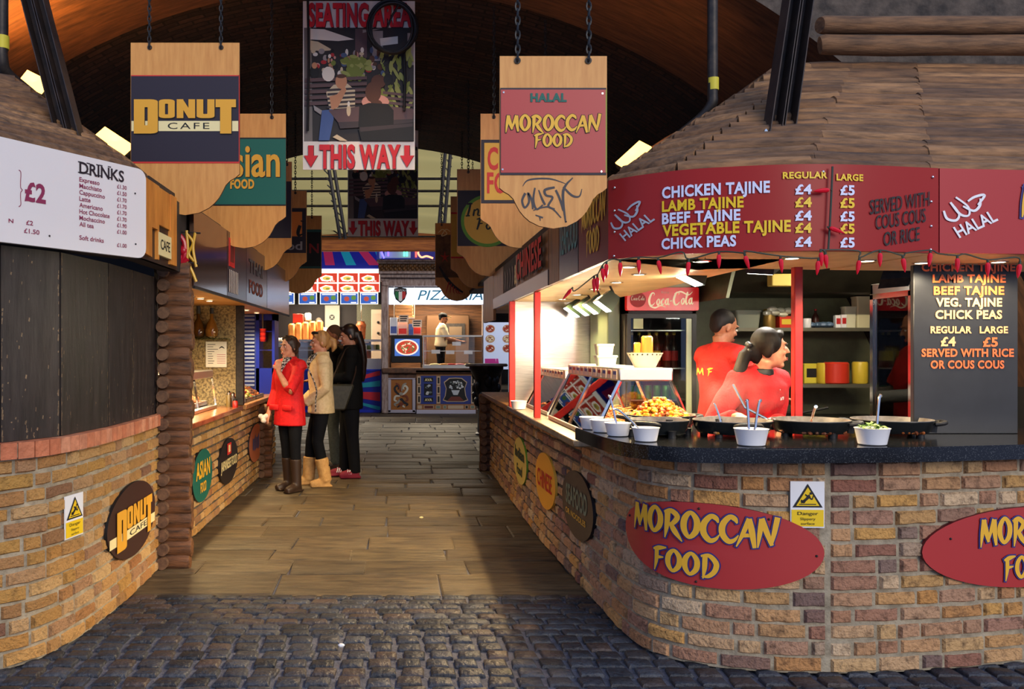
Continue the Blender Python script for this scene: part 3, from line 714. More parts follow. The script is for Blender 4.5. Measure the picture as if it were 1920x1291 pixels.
def pipe(pts, r, label, tp):
    t = thing('drain_pipe', label, 'pipe', tuple(pts[-1])); mb = MB(); mb.tube(smooth([tuple(p) for p in pts], 5), r, 14); obj('pipe_run', mb, m_iron, t)
    mb = MB(); mb.tube([tp+Vector((0, 0, .04)), tp-Vector((0, 0, .04))], r*1.08, 14); obj('tape_band', mb, m_tape, t)
pipe([P(1336, -60, 5.6), P(1336, 60, 5.6), P(1336, 170, 5.6), P(1334, 196, 5.6), P(1310, 225, 5.65), P(1250, 272, 5.75)], .034, 'dark vertical drain pipe with yellow tape above right roof', P(1337, 158, 5.6))
pipe([P(4, -60, 5.3), P(4, 60, 5.3), P(4, 110, 5.3), P(14, 138, 5.35), P(60, 178, 5.5), P(150, 255, 5.6)], .036, 'dark drain pipe with yellow tape at the upper left corner', P(5, 80, 5.3))
mb = MB(); mb.tube([P(1165, 318, 6.0), P(1250, 262, 6.0), P(1455, 152, 6.0)], .02, 8); tag(obj('roof_batten', mb, m_beam), 'thin orange batten along the slope of right roof', 'batten')

# vault floodlights
m_flood = glow('amber_flood_face', (1.0, .5, .10), 6)
def flood(px0, py0, px1, py1, Y, label, e, tgt):
    a = P(px0, py0, Y); b = P(px1, py1, Y); c = (a+b)/2; d = (b-a); L = d.length; u = d.normalized(); v = (Vector(tgt)-c).normalized()*.55+(Vector((0, 0, 1.5))-c).normalized()*.8; v = v.normalized(); v = (v-u*v.dot(u)).normalized(); w_ = u.cross(v)
    t = thing('vault_floodlight', label, 'floodlight', tuple(c), group='floodlights washing the vault')
    mb = MB(); mb.box((-L/2, -.06, -.07), (L/2, .0, .07), bev=.01, xf=lambda q: c+u*q.x+v*q.y+w_*q.z); obj('housing', mb, m_iron, t)
    mb = MB(); mb.box((-L/2*.95, .0, -.06), (L/2*.95, .012, .06), xf=lambda q: c+u*q.x+v*q.y+w_*q.z); obj('lens', mb, m_flood, t)
    mb = MB(); mb.tube([c-v*.05, c-v*.22], .02, 8); obj('bracket', mb, m_iron, t)
    l = lamp('flood_lamp', 'SPOT', tuple(c+v*.03), e, (1, .42, .08), .05, spot=radians(150), blend=.8); aim(l, tgt)
flood(42, 143, 88, 166, 6.3, 'glowing amber floodlight at the upper left beside steel prop', 110, (-3.2, 6.2, 4.6))
flood(186, 246, 244, 284, 6.7, 'glowing amber floodlight just left of donut cafe board', 50, (-2.6, 7.5, 4.6))
flood(1164, 314, 1212, 270, 5.95, 'glowing amber floodlight right of the hanging red board', 34, (1.3, 7.6, 4.2))

# ================================================================ LEFT STALL, SHELL
mb = MB(); rr = random.Random(2); s = .6
while s < LWp.L-.02:
    L = .078; band(mb, LWp, s+.003, min(s+L, LWp.L)-.003, .985, 1.062, -.12, .035+rr.uniform(-.003, .003), 0, .1, rr.uniform(.01, 1)); s += L
band(mb, LWp, .6, LWp.L, .99, 1.056, -.12, .028, 1)
sill = tag(obj('soldier_brick_sill', mb, [m_soldier, m_mortar], smooth_=20), 'orange soldier brick sill below the black shutter boards', 'sill')
m_shut = mat('scuffed_black_shutter', srgb(52, 46, 46), srgb(30, 26, 27), 5, .42, stretch=(5, 5, .7), bump=.12)
m_scuff = mat('bare_scuff', srgb(150, 126, 96), srgb(100, 84, 66), 30, .8)
cuts = [-260, -110, 0, 116, 206, 252, 297]; rr = random.Random(8)
t = thing('shutter_boards', 'tall scuffed black shutter boards closing left donut stall', 'shutter', (-1.9, 4.2, 1.06))
for i in range(len(cuts)-1):
    ha = LWp.hit(cuts[i]) if cuts[i] > -200 else (1.0, 0); hb = LWp.hit(cuts[i+1]); a = LWp.pt(ha[0], 0, -.02); b = LWp.pt(hb[0], 0, -.02); u = (b-a).normalized(); nn = Vector((u.y, -u.x, 0)); W = (b-a).length
    fm = lambda x, z, d: a+u*x+nn*d+Vector((0, 0, z))
    mb = MB(); mb.prism([(.004, 1.064), (W-.004, 1.064), (W-.004, 1.99), (.004, 1.99)], fm, .012, -.03, 0)
    for k in range(90):
        e = rr.random(); x = (rr.uniform(0, .012) if e < .3 else W-rr.uniform(0, .012) if e < .6 else rr.uniform(.03, W-.03)); z = 1.07+.9*rr.random()**1.7; hh = rr.uniform(.003, .03)*(1 if e < .6 else .6); ww = rr.uniform(.0012, .006)
        x = min(max(x, ww+.006), W-ww-.006); mb.poly([fm(x-ww, z, .0125), fm(x+ww*.4, z-.004, .0125), fm(x+ww, z+hh, .0125), fm(x-ww*.3, z+hh*1.2, .0125)], 1)
    obj('shutter_board', mb, [m_shut, m_scuff], t)
# fascia backing above the shutters, meeting the alley fascia
mb = MB(); mb.box((-1.62, 4.75, 2.03), (-1.5, 6.0, 2.5)); mb.box((-3.6, 5.9, 0), (-1.7, 6.0, 2.5)); struct('wall_left_stall', mb, m_dark)
mb = MB(); mb.box((-3.2, 6.0, 1.96), (-1.47, 11.15, 1.99)); struct('ceiling_left_stall', mb, mat('warm_soffit_board', srgb(214, 166, 96), srgb(186, 136, 72), 5, .5, stretch=(1, .4, 1)))
mb = MB(); mb.box((-3.2, 6.0, 0), (-3.1, 11.2, 2)); mb.box((-3.1, 6, 0), (-1.9, 11.2, .012)); struct('wall_left_stall_back', mb, mat('stall_back_wall', srgb(120, 100, 70)))

# log pillars: one log is one part
def log_pillar(label, x0, x1, yf, z1, n, seed, depth=.16):
    rr = random.Random(seed); t = thing('log_pillar', label, 'pillar', ((x0+x1)/2, yf, 0)); hN = z1/n
    for i in range(n):
        zc = hN*(i+.5); r = hN*.5; j = rr.uniform(-.006, .006); xe = x1+rr.uniform(-.012, .012); pts = []
        mb = MB()
        pr = [(x0+.0+j, .78), (x0+.008+j, .95), ((x0+x1)/2, 1.0), (xe-.02, 1.0), (xe-.004, .9), (xe, .72)]
        mb.tube([(x, yf+r+.02, zc) for x, _ in pr], [(r*k*1.0, r*k*1.5) for _, k in pr], 16)
        # slanting saw cut on the left end
        el = ellipse(x0+.045+j, zc, .04, r*.86, 14, .2); mb.prism(el, lambda u, v, d: Vector((u, yf-.024+d+(u-x0-.045)**2*3, v)), 0, .05, 1)
        obj('log', mb, [m_log, m_logend], t)
    return t
log_pillar('dark pillar of stacked logs beside the left donut stall', -1.655, -1.43, 5.80, 2.08, 22, 31)
log_pillar('small pillar of stacked logs far along left counter', -1.66, -1.50, 9.95, .84, 9, 33)
log_pillar('short pillar of stacked logs ending the right counter', .985, 1.2, 10.52, .93, 9, 34)
# ================================================================ HANGING BOARDS
LOBE = [(.5, .377), (.462, .345), (.415, .318), (.372, .275), (.34, .21), (.31, .158), (.27, .11), (.22, .067), (.13, .022), (0, 0)]
m_edge = flat('board_edge', 96, 60, 34)
m_chain = mat('blackened_chain', (.03, .032, .035), rough=.45, metal=.6)
m_navy = flat('navy_paint', 36, 28, 44); m_green = flat('teal_green_paint', 14, 96, 84); m_gold = flat('gold_paint', 226, 164, 48); m_cream = flat('cream_paint', 238, 222, 164)
m_wred = flat('warm_red_paint', 206, 44, 40); m_ochre = flat('ochre_paint', 222, 172, 64); m_lgreen = flat('leaf_green_paint', 96, 150, 44); m_orange = flat('orange_paint', 226, 130, 52)
m_ink = flat('black_ink', 18, 16, 20); m_grey = flat('grey_paint', 150, 146, 152); m_teal = flat('teal_stripe', 30, 84, 84); m_silver = flat('silver_grey', 170, 176, 186, .4)
m_olive = flat('olive_edge', 150, 150, 60)
def chain(p0, ztop, root):
    mb = MB(); L = ztop-p0.z; n = max(4, int(L/.034)); rr = random.Random(int(p0.x*1000))
    for i in range(n):
        z = p0.z+L*(i+.5)/n; h = L/n*.72; ax = i % 2; pts = []
        for k in range(9):
            a = 2*pi*k/8; c = .011*cos(a); pts.append((p0.x+(c if ax else 0), p0.y+(0 if ax else c), z+h*sin(a)))
        mb.tube(pts, .0042, 5, cap=False)
    obj('chain', mb, m_chain, root)
def hanging_board(label, x0, x1, ytop, ytip, Y, holes, paint, group, edge=None):
    """x0,x1,ytop,ytip: board in the frame at distance Y; paint(add) draws panel and lettering parts"""
    W = x1-x0; cx = (x0+x1)/2; root = thing('hanging_board', label, 'hanging sign', tuple(P(cx, ytop, Y)), group=group); U = up(Y)
    half = [(cx+a*W, -(ytip-b*W)) for a, b in LOBE]; out = half+[(2*cx-u, v) for u, v in half[-2::-1]]+[(x0, -ytop), (x1, -ytop)]
    mb = MB(); mb.prism(out, U, 0, -.02, 0, 1); obj('board', mb, [m_board, edge or m_edge], root)
    for hx in holes:
        p = P(hx, ytop+W*.045, Y)
        mb = MB(); mb.lathe([(.016, 0), (.016, .006), (.008, .006), (.008, 0)], (0, 0, 0), 12, cap=False); mb.v = [(p.x+a, p.y-c-.001, p.z+b) for a, b, c in mb.v]; obj('eyelet', mb, m_iron, root)
        zt = VZ+sqrt(max(.1, (VR-.04)**2-(p.x-VX)**2)) if Y > 5.7 else 4.85; chain(P(hx, ytop+W*.045, Y)+Vector((0, -.012, 0)), zt, root)
    paint(root, U, W)
    return root
def layer(name, root, mats, fn):
    mb = MB(); fn(mb); return obj(name, mb, mats, root, smooth_=0)
def rect(mb, U, x0, y0, x1, y1, d, m=0, th=None): mb.prism([(x0, -y1), (x1, -y1), (x1, -y0), (x0, -y0)], U, d, d-(th or .004), m)
GL, GR = 'hanging boards along the left of the alley', 'hanging boards along the right of the alley'
def p_donut(root, U, W):
    layer('painted_panel', root, [m_navy, m_wred, m_cream], lambda mb: (rect(mb, U, 246, 143, 448, 303, .004), rect(mb, U, 246, 302.5, 448, 306, .003, 1), rect(mb, U, 447, 141, 449.3, 306, .0035, 1), rect(mb, U, 246, 141, 448, 143.5, .0035, 1), rect(mb, U, 247, 227, 447, 246, .0055, 2)))
    def f(mb): donut(mb, 252, -251, 191, 64, U, .012, 0)
    def f2(mb): donut(mb, 252.8, -252.2, 191.5, 64.5, U, .009, 0); text(mb, 'CAFE', 315, -242, 78, 11.5, U, .007, 0, .0, spacing=1.25)
    layer('lettering', root, [m_gold], f); layer('lettering_shadow', root, [m_ink], f2)
hanging_board('hanging board lettered DONUT CAFE in gold on dark navy', 245, 449, 80, 403, 5.8, (281, 415), p_donut, GL)
def p_asian(root, U, W):
    layer('painted_panel', root, [m_green, m_ink], lambda mb: (rect(mb, U, 379, 260, 536, 384, .004), rect(mb, U, 378.5, 258, 536, 260.5, .005, 1), rect(mb, U, 378.5, 383, 536, 385.5, .005, 1)))
    layer('lettering', root, [m_gold, m_ink], lambda mb: (text(mb, 'Asian', 392, -330, 133, 58, U, .008, 0, .02), text(mb, 'FOOD', 432, -353, 45, 16, U, .008, 0, .045), text(mb, 'Asian', 393.5, -331, 133, 58, U, .006, 1, .025), text(mb, 'FOOD', 432.6, -353.6, 45, 16, U, .006, 1, .05)))
hanging_board('hanging board with gold lettering on a green panel behind donut board', 379, 536, 213, 465, 7.28, (416, 510), p_asian, GL)
def p_jap(root, U, W):
    layer('painted_panel', root, [m_navy], lambda mb: rect(mb, U, 424, 340, 546, 446, .004))
hanging_board('hanging board with plain navy panel behind the green one', 424, 547, 303, 508, 9.15, (452, 538), p_jap, GL)
def p_thai(root, U, W):
    layer('painted_panel', root, [m_navy, m_orange], lambda mb: (rect(mb, U, 470, 390, 574, 474, .004), rect(mb, U, 478, 397, 566.5, 443, .006, 1)))
    def f(mb):
        brush(mb, 'i', 552, -441, 18, 34, U, .009, 0, font=SCRIPT); text(mb, 'Tha', 490, -441, 58, 34, U, .009, 0, .03, shear=.2)
        text(mb, 'Food', 508, -468, 59, 15, U, .009, 1, .02)
    layer('lettering', root, [m_ink, m_grey], f)
hanging_board('hanging board with orange square and black script letter over grey word', 469, 575, 357, 530, 10.8, (492, 554), p_thai, GL)
def p_n(root, U, W):
    layer('painted_panel', root, [m_ink, m_teal, m_reddk], lambda mb: (rect(mb, U, 515, 432, 602, 503, .004), rect(mb, U, 514, 430, 602.3, 435, .006, 1), rect(mb, U, 514, 499, 602.3, 503, .006, 1), text(mb, 'N', 580, -474, 18, 17, U, .009, 2, .02)))
hanging_board('black hanging board with teal stripes, the deepest in the left row', 514, 603, 404, 550, 12.8, (532, 585), p_n, GL)
def p_mor(root, U, W):
    def pan(mb):
        rect(mb, U, 938, 165, 1136.5, 328, .004, 1); rect(mb, U, 939, 168.5, 1135, 324, .006, 0); rect(mb, U, 1135, 168.5, 1137.5, 324, .0065, 2)
        for x, y in ((944, 174), (1129, 176), (942, 318), (1127, 322)): mb.prism(ellipse(x, -y, 1.8, 1.8, 8), U, .009, .004, 3)
    layer('painted_panel', root, [m_red, m_navy, m_olive, m_chrome], pan)
    layer('lettering', root, [m_yel, m_green], lambda mb: (brush(mb, 'MOROCCAN', 947, -246, 178, 29, U, .010, 0, jig=.02), brush(mb, 'FOOD', 1001, -275, 72, 23, U, .010, 0), text(mb, 'HALAL', 994, -191, 68, 14.5, U, .009, 1, .05, spacing=1.1)))
    layer('lettering_outline', root, [m_ink], lambda mb: (brush(mb, 'MOROCCAN', 947, -246, 178, 29, U, .008, 0, 1.1, jig=.02), brush(mb, 'FOOD', 1001, -275, 72, 23, U, .008, 0, 1.1)))
    G = [[(980, 349, 1), (992, 337, 3), (1030, 335, 3), (1060, 344, 1)], [(985, 362, 5), (979, 376, 4), (984, 389, 4), (992, 378, 4), (990, 362, 4), (997, 375, 4), (999, 392, 3)], [(1003, 352, 3), (1000, 375, 4), (1006, 392, 4), (1018, 384, 3)], [(1010, 356, 2), (1016, 372, 4), (1022, 384, 4)], [(1040, 351, 4), (1022, 356, 5), (1024, 366, 4), (1036, 370, 4), (1028, 386, 4), (1040, 392, 3)], [(1042, 356, 4), (1050, 374, 4), (1056, 395, 3)], [(1074, 333, 2), (1056, 358, 5), (1060, 412, 3), (1062, 414, 2)], [(1056, 350, 3), (1072, 366, 4), (1086, 368, 3), (1091, 354, 1)], [(1000, 394, 2), (1030, 388, 3), (1052, 408, 2)], [(1004, 403, 2), (1018, 408, 3)], [(1012, 405, 3), (1013, 414, 1)]]
    layer('graffiti', root, [flat('marker_ink', 62, 58, 62)], lambda mb: [mb.strip([(x, -y, w_) for x, y, w_ in g], U, .0012+.0001*i, 0) for i, g in enumerate(G)])
hanging_board('hanging board lettered HALAL MOROCCAN FOOD on red, with black graffiti', 937, 1138, 105, 428, 4.12, (970, 1103), p_mor, GR)
for hx in (970, 1103):
    q = P(hx, 105, 4.12); mb = MB(); mb.box((q.x-.02, 4.05, 4.84), (q.x+.02, 5.69, 4.88)); mb.box((q.x-.015, 5.66, 4.7), (q.x+.015, 5.69, 4.95)); tag(obj('wall_bracket', mb, m_iron), 'iron arm on the facade carrying the %s chain of the red board' % ('left' if hx < 1000 else 'right'), 'bracket')
def p_chi(root, U, W):
    layer('painted_panel', root, [m_navy, m_ochre], lambda mb: (rect(mb, U, 902, 262, 1046, 381, .004, 0), rect(mb, U, 908, 268, 1040, 375, .006, 1)))
    layer('lettering', root, [m_wred], lambda mb: (text(mb, 'CHINESE', 914, -317, 120, 39, U, .009, 0, .03), text(mb, 'FOOD', 913, -361, 84, 36, U, .009, 0, .03)))
hanging_board('hanging board with red capitals on ochre, framed navy, behind the red one', 901, 1047, 213, 465, 7.4, (926, 1022), p_chi, GR)
def p_ind(root, U, W):
    def pan(mb):
        rect(mb, U, 858, 357, 976, 461, .004, 0); mb.prism(ellipse(914, -414, 50, 49), U, .007, .004, 1); mb.prism(ellipse(914, -414, 44, 43), U, .009, .004, 2)
    layer('painted_panel', root, [m_navy, m_lgreen, m_ochre], pan)
    layer('lettering', root, [m_ink], lambda mb: (brush(mb, 'Indian', 873, -405, 84, 23, U, .011, 0, font=SCRIPT), brush(mb, 'Food', 893, -430, 58, 21, U, .011, 0, font=SCRIPT)))
hanging_board('hanging board with green ringed yellow disc and script lettering', 857, 977, 317, 518, 9.5, (878, 950), p_ind, GR)
def p_org(root, U, W):
    layer('painted_panel', root, [m_ochre, m_wred], lambda mb: (rect(mb, U, 846, 400, 944, 482, .004, 0), rect(mb, U, 845.5, 398, 944, 401, .006, 1), rect(mb, U, 845.5, 481, 944, 484, .006, 1)))
hanging_board('hanging board with plain ochre panel and red lines', 845, 944, 368, 541, 11.6, (866, 925), p_org, GR)
m_drift = mat('painted_seabed', srgb(120, 84, 52), srgb(78, 54, 38), 8, .6)
def p_star(root, U, W):
    def f(mb):
        rect(mb, U, 817, 440, 898, 520, .003, 0); st = []
        for i in range(10): a = pi/2+pi*i/5; r = 12 if i % 2 == 0 else 3; st.append((834+r*cos(a)*.8, -482+r*sin(a)))
        mb.prism(st, U, .012, .004, 1)
        mb.strip([(824, -500, 3), (836, -520, 6), (850, -536, 6), (868, -548, 3)], U, .006, 2)
        for k in range(5): mb.strip([(842+k*4, -528-k*4, 2.2), (838+k*6, -542-k*2, 1.6), (836+k*8, -550, .8)], U, .009, 1)
        mb.strip([(822, -436, 1.5), (830, -430, 1.6), (838, -438, 1.6), (828, -442, 1.6), (836, -430, 1.6), (844, -434, 1)], U, .006, 3)
    layer('painted_panel', root, [m_drift, flat('starfish_red', 190, 52, 34), m_iron, m_cream], f)
hanging_board('hanging board painted with red starfish and coral, deepest on the right', 816, 898, 418, 564, 13.05, (828, 886), p_star, GR)

# ================================================================ POSTERS
PC = {'dark': (40, 36, 38), 'white': (226, 222, 214), 'grey': (150, 146, 148), 'skin': (196, 140, 104), 'hair': (84, 50, 36), 'black': (16, 16, 20), 'jean': (66, 92, 150), 'slat': (92, 70, 74), 'leaf': (116, 130, 52), 'leaf2': (150, 158, 84), 'red': (176, 40, 46), 'cream': (206, 190, 160), 'table': (58, 50, 56), 'stone': (112, 108, 108), 'pink': (206, 150, 140), 'blue': (70, 90, 130)}
PK = list(PC); pmats = [flat('print_'+k, *PC[k], rough=.5) for k in PK]; m_pwhite = flat('poster_white', 228, 222, 218); m_pred = flat('poster_red', 204, 32, 48); m_pshadow = flat('poster_shadow', 60, 16, 30)
def seating_poster(label, x0, y0, x1, y1, Y, ztop):
    kx = (x1-x0)/210; ky = (y1-y0)/316; root = thing('seating_poster', label, 'poster', tuple(P((x0+x1)/2, y1, Y)), group='hanging seating area posters'); B = up(Y)
    U = lambda u, v, d=0.0: B(x0+u*kx, -y0+v*ky, d)      # u 0..210, v 0..-316
    mb = MB(); mb.prism([(0, -316), (210, -316), (210, 0), (0, 0)], U, 0, -.012); obj('poster_board', mb, m_pwhite, root)
    mb = MB(); rr = random.Random(4); lay = [0]
    def p(c, pts):
        lay[0] += 1; d = .0012+.00009*lay[0]; mb.poly([U(a, -b, d) for a, b in pts], PK.index(c))
    def e(c, x, y, a, b, rot=0): p(c, [(u, v) for u, v in ellipse(x, y, a, b, 14, rot)])
    p('dark', [(2, 50), (208, 50), (208, 263), (2, 263)]); p('stone', [(2, 50), (16, 50), (18, 263), (2, 263)])
    p('slat', [(98, 52), (120, 52), (120, 110), (98, 110)]); p('grey', [(130, 56), (150, 56), (150, 112), (130, 112)]); p('grey', [(196, 60), (208, 60), (208, 120), (196, 120)])
    p('white', [(14, 52), (40, 53), (96, 72), (66, 75), (14, 72)]); p('cream', [(14, 74), (28, 76), (56, 92), (36, 94), (14, 92)]); p('grey', [(112, 54), (146, 52), (112, 60)]); p('white', [(144, 70), (178, 66), (178, 80), (146, 84)])
    for i in range(70):
        c = rr.choice(['white', 'red', 'black', 'skin', 'grey', 'pink', 'hair', 'cream', 'blue']); e(c, rr.uniform(16, 150), rr.uniform(92, 140), rr.uniform(2, 6), rr.uniform(3, 7))
    for i in range(46): e(rr.choice(['leaf', 'leaf2', 'leaf']), rr.gauss(96, 16), rr.gauss(124, 10), rr.uniform(3, 9), rr.uniform(3, 7), rr.random())
    for i in range(60):
        x = rr.uniform(140, 204); y = rr.uniform(100, 200); e(rr.choice(['leaf', 'leaf2', 'dark', 'leaf2']), x, y, rr.uniform(2, 4), rr.uniform(8, 16), rr.uniform(-.6, .6))
    for i in range(5): p('slat', [(4, 146+i*11), (120, 142+i*11), (120, 148+i*11), (4, 153+i*11)])
    for i in range(4): p('slat', [(150, 170+i*9), (206, 176+i*9), (206, 181+i*9), (150, 175+i*9)])
    e('black', 22, 134, 9, 12); e('skin', 22, 122, 5, 6); e('white', 48, 138, 12, 14)
    p('cream', [(44, 172), (58, 158), (84, 156), (98, 168), (98, 200), (50, 204)])
    for i in range(5): p('table', [(46, 166+i*8), (98, 163+i*8), (98, 167+i*8), (46, 170.5+i*8)])
    e('skin', 72, 152, 11, 14); e('hair', 72, 142, 9, 4); p('skin', [(50, 180), (64, 176), (78, 160), (82, 168), (66, 200), (54, 206)])
    p('jean', [(36, 206), (56, 204), (58, 222), (50, 262), (30, 262)]); p('grey', [(20, 196), (36, 206), (34, 214), (22, 206)])
    p('slat', [(48, 206), (110, 198), (208, 204), (206, 222), (66, 228)]); p('table', [(66, 228), (206, 222), (206, 232), (70, 240)])
    e('cream', 86, 206, 4, 11); e('white', 86, 194, 2.4, 5)
    e('hair', 142, 152, 14, 13); e('black', 160, 148, 9, 11); e('pink', 136, 190, 26, 14); e('hair', 132, 172, 15, 20); e('hair', 138, 194, 11, 8)
    p('black', [(106, 198), (124, 192), (160, 194), (170, 206), (170, 240), (104, 238)]); p('black', [(104, 240), (208, 228), (208, 263), (110, 263)]); p('table', [(106, 238), (206, 230), (206, 236), (108, 246)])
    p('cream', [(56, 256), (64, 251), (84, 263), (70, 263)])
    obj('printed_picture', mb, pmats, root, smooth_=0)
    def arrow(mb, cx, d, m): mb.poly([U(cx-5, -271, d), U(cx+5, -271, d), U(cx+5, -290, d), U(cx+13, -290, d), U(cx, -312, d), U(cx-13, -290, d), U(cx-5, -290, d)], m)
    for nm, mt, d, o in (('lettering', m_pred, .012, 0), ('lettering_shadow', m_pshadow, .010, 1.1)):
        mb = MB(); text(mb, 'SEATING AREA', 10+o, -47-o, 193, 40, U, d, 0, .045); text(mb, 'THIS WAY', 31+o, -312-o, 152, 40, U, d, 0, .045); arrow(mb, 15+o, d, 0); arrow(mb, 195+o, d, 0); obj(nm, mb, mt, root, smooth_=0)
    return root
POST = seating_poster('large SEATING AREA THIS WAY poster with a picture of people on benches', 568, 2, 778, 318, 7.6, 4.6)
seating_poster('smaller THIS WAY poster hanging deeper in the vault behind the large one', 652, 244, 784, 443, 12.1, 4.6)
mb = MB(); rr = random.Random(6)
for k in range(6):
    c = P(735+rr.uniform(-3, 3), 50+rr.uniform(-4, 4), 7.5+k*.006-.03); r = .195+rr.uniform(-.015, .02); ph = rr.random()*6
    mb.tube([(c.x+(r+.006*sin(3*a+ph))*cos(a), c.y+.008*sin(2*a+ph), c.z+(r*1.12)*sin(a)) for a in [2*pi*i/36 for i in range(37)]], .011, 6, cap=False)
mb.tube([P(726, 52, 7.46), P(735, 30, 7.45), P(748, 8, 7.46)], .010, 6)
tag(obj('cable_coil', mb, m_black), 'coil of black cable hung over the large poster corner', 'cable')
for x, ya, yb, Y in ((577, -10, 245, 7.56), (758, 95, 208, 7.56)):
    mb = MB(); mb.tube([P(x, ya, Y), P(x+2, (ya+yb)/2, Y), P(x, yb, Y)], .012, 6); obj('cord', mb, m_black, POST)
# ================================================================ FASCIA AND WALL SIGNS
def ftext(mb, path, s, px, pw, py, cap, m, d=.006, bold=.035, off=0.0, cut=.05, shear=0.0, rot=0.0, align='l'):
    """line of text on a wall path: starts at pixel px, pw wide, baseline py, capitals cap px high"""
    a, Y0 = path.hit(px, off); b, Y1 = path.hit(px+pw, off); z = H-(py-CY)*Y0/F
    text(mb, s, a, z, b-a, cap*(Y0+Y1)/2/F, path.map(off), d, m, bold, shear, cut=cut, rot=rot)
m_mwhite = flat('menu_white', 214, 220, 246, .4); m_myel = flat('menu_yellow', 236, 196, 20, .4)
def fascia(name, path, z0, z1, m, label, cat='signboard', edge=True, d=.028):
    root = thing(name, label, cat, tuple(path.pt(path.L/2, z0, 0)))
    mb = MB(); band(mb, path, .0, path.L, z0, z1, -d, 0.0, 0, .05); obj('panel', mb, m, root)
    return root
m_fred = mat('gloss_red_fascia', srgb(156, 36, 34), rough=.36, spec=.25)
m_fred2 = mat('gloss_red_fascia_pale', srgb(176, 58, 60), rough=.36, spec=.25)
fa = fascia('menu_fascia', F1, ZF0, ZF1, m_fred, 'curved red menu fascia with tajine prices over the right stall')
mb = MB()
rows = [('CHICKEN TAJINE', 1242, 201, 372, 20, 0), ('LAMB TAJINE', 1242, 152, 397, 19, 1), ('BEEF TAJINE', 1242, 146, 420, 19, 0), ('VEGETABLE TAJINE', 1243, 239, 443, 20, 1), ('CHICK PEAS', 1241, 139, 467, 19, 0)]
for s, px, pw, py, cap, m in rows: ftext(mb, F1, s, px, pw, py, cap, m)
for i, py in enumerate((364, 388, 413, 436, 462)): ftext(mb, F1, '£4', 1490, 31, py, 17, (i % 2)); ftext(mb, F1, '£5', 1574, 27, py+1, 17, (i % 2))
ftext(mb, F1, 'REGULAR', 1467, 83, 335, 11.5, 1); ftext(mb, F1, 'LARGE', 1567, 50, 338, 11.5, 1)
obj('menu_lettering', mb, [m_mwhite, m_myel], fa, smooth_=0)
mb = MB()
for s, px, pw, py, cap in (('SERVED WITH', 1630, 116, 402, 26), ('COUS COUS', 1642, 96, 430, 25), ('OR RICE', 1657, 70, 461, 25)):
    a, Y = F1.hit(px); b, _ = F1.hit(px+pw); text(mb, s, a, H-(py-CY)*Y/F, b-a, cap*Y/F, F1.map(), .006, 0, .008, shear=.3, cut=.06, rot=.16)
obj('black_script', mb, m_ink, fa, smooth_=0)
# halal mark: word over a brush-drawn arabic word
def halal(mb, path, px, py, k, m, rot, w):
    a, Y = path.hit(px); z = H-(py-CY)*Y/F; q = k*Y/F; cr, sr = cos(rot), sin(rot)
    U = lambda u, v, d=0.0: path.map()(a+(u*cr-v*sr)*q*w, z+(u*sr+v*cr)*q, d)
    text(mb, 'HALAL', 0, 0, 64, 19, U, .006, m, .02, cut=30)
    for i_, st in enumerate(([(2, 50, 3), (0, 36, 4), (10, 28, 4), (19, 36, 3), (17, 58, 3.4)], [(17, 58, 3), (20, 34, 4), (30, 27, 3), (36, 40, 3), (28, 62, 3)], [(30, 44, 3), (40, 30, 4), (52, 34, 4), (58, 44, 2)], [(40, 48, 3), (52, 50, 4), (66, 46, 4), (50, 36, 3)])): mb.strip(st, U, .006+.0003*i_, m)
mb = MB(); halal(mb, F1, 1173, 452, .92, 0, .62, 1.25); obj('halal_mark', mb, m_silver, fa, smooth_=0)
mb = MB()
for px, py in ((1153, 352), (1153, 395), (1153, 435), (1152, 480), (1748, 332), (1745, 378), (1745, 424), (1744, 468), (1543, 322)):
    s, z = F1.pix(px, py); mb.ball(F1.pt(s, z, .002), .007, n=8)
obj('screw', mb, m_chrome, fa)
fb = fascia('menu_fascia', F2, ZF0, ZF1, m_fred2, 'flat paler red fascia at right with white halal mark')
mb = MB(); halal(mb, F2, 1797, 446, 1.12, 0, .5, 1.25); obj('halal_mark', mb, m_white, fb, smooth_=0)
mb = MB(); s, z = F2.pix(1912, 402); U = F2.map(); zz = (H-(404-CY)*4.0/F); brush(mb, 'MOROCCAN', s, zz-.0, 1.0, .13, U, .008, 0); brush(mb, 'MOROCCAN', s, zz, 1.0, .13, U, .005, 1, .008); obj('lettering', mb, [m_yel, m_blue], fb, smooth_=0)

# alley-side fascia panels on the right
def Rv(y): return 10.5-y                          # arc length on FS of alley position y
def fpan(y0, y1, m, label, cat='sign panel', z0=ZF0, z1=ZF1, name='fascia_panel', bev=.0, x=1.03):
    root = thing(name, label, cat, (x, (y0+y1)/2, z0)); mb = MB(); mb.box((x, y0, z0), (x+.03, y1, z1)); obj('panel', mb, m, root); return root
def rmap(yfar, z): return lambda u, v, d=0.0: Vector((1.03-d, yfar-u, z+v))
m_maroon = flat('maroon_panel', 112, 34, 40, .35); m_slate = mat('slate_panel', srgb(64, 66, 66), srgb(46, 50, 52), 5, .3); m_oldwood = mat('old_varnished_wood', srgb(150, 96, 50), srgb(98, 60, 34), 4, .4, stretch=(4, 4, .6)); m_steelp = mat('reflective_steel_panel', srgb(110, 104, 108), rough=.3, metal=1.0)
p = fpan(4.22, 4.92, m_maroon, 'maroon fascia panel with small yellow lettering beside curved menu'); mb = MB(); U = rmap(4.86, 2.0); brush(mb, 'MOROCCAN', .04, .17, .56, .14, U, .004, 0); brush(mb, 'FOOD', .16, .02, .3, .12, U, .004, 0); obj('lettering', mb, m_ochre, p, smooth_=0)
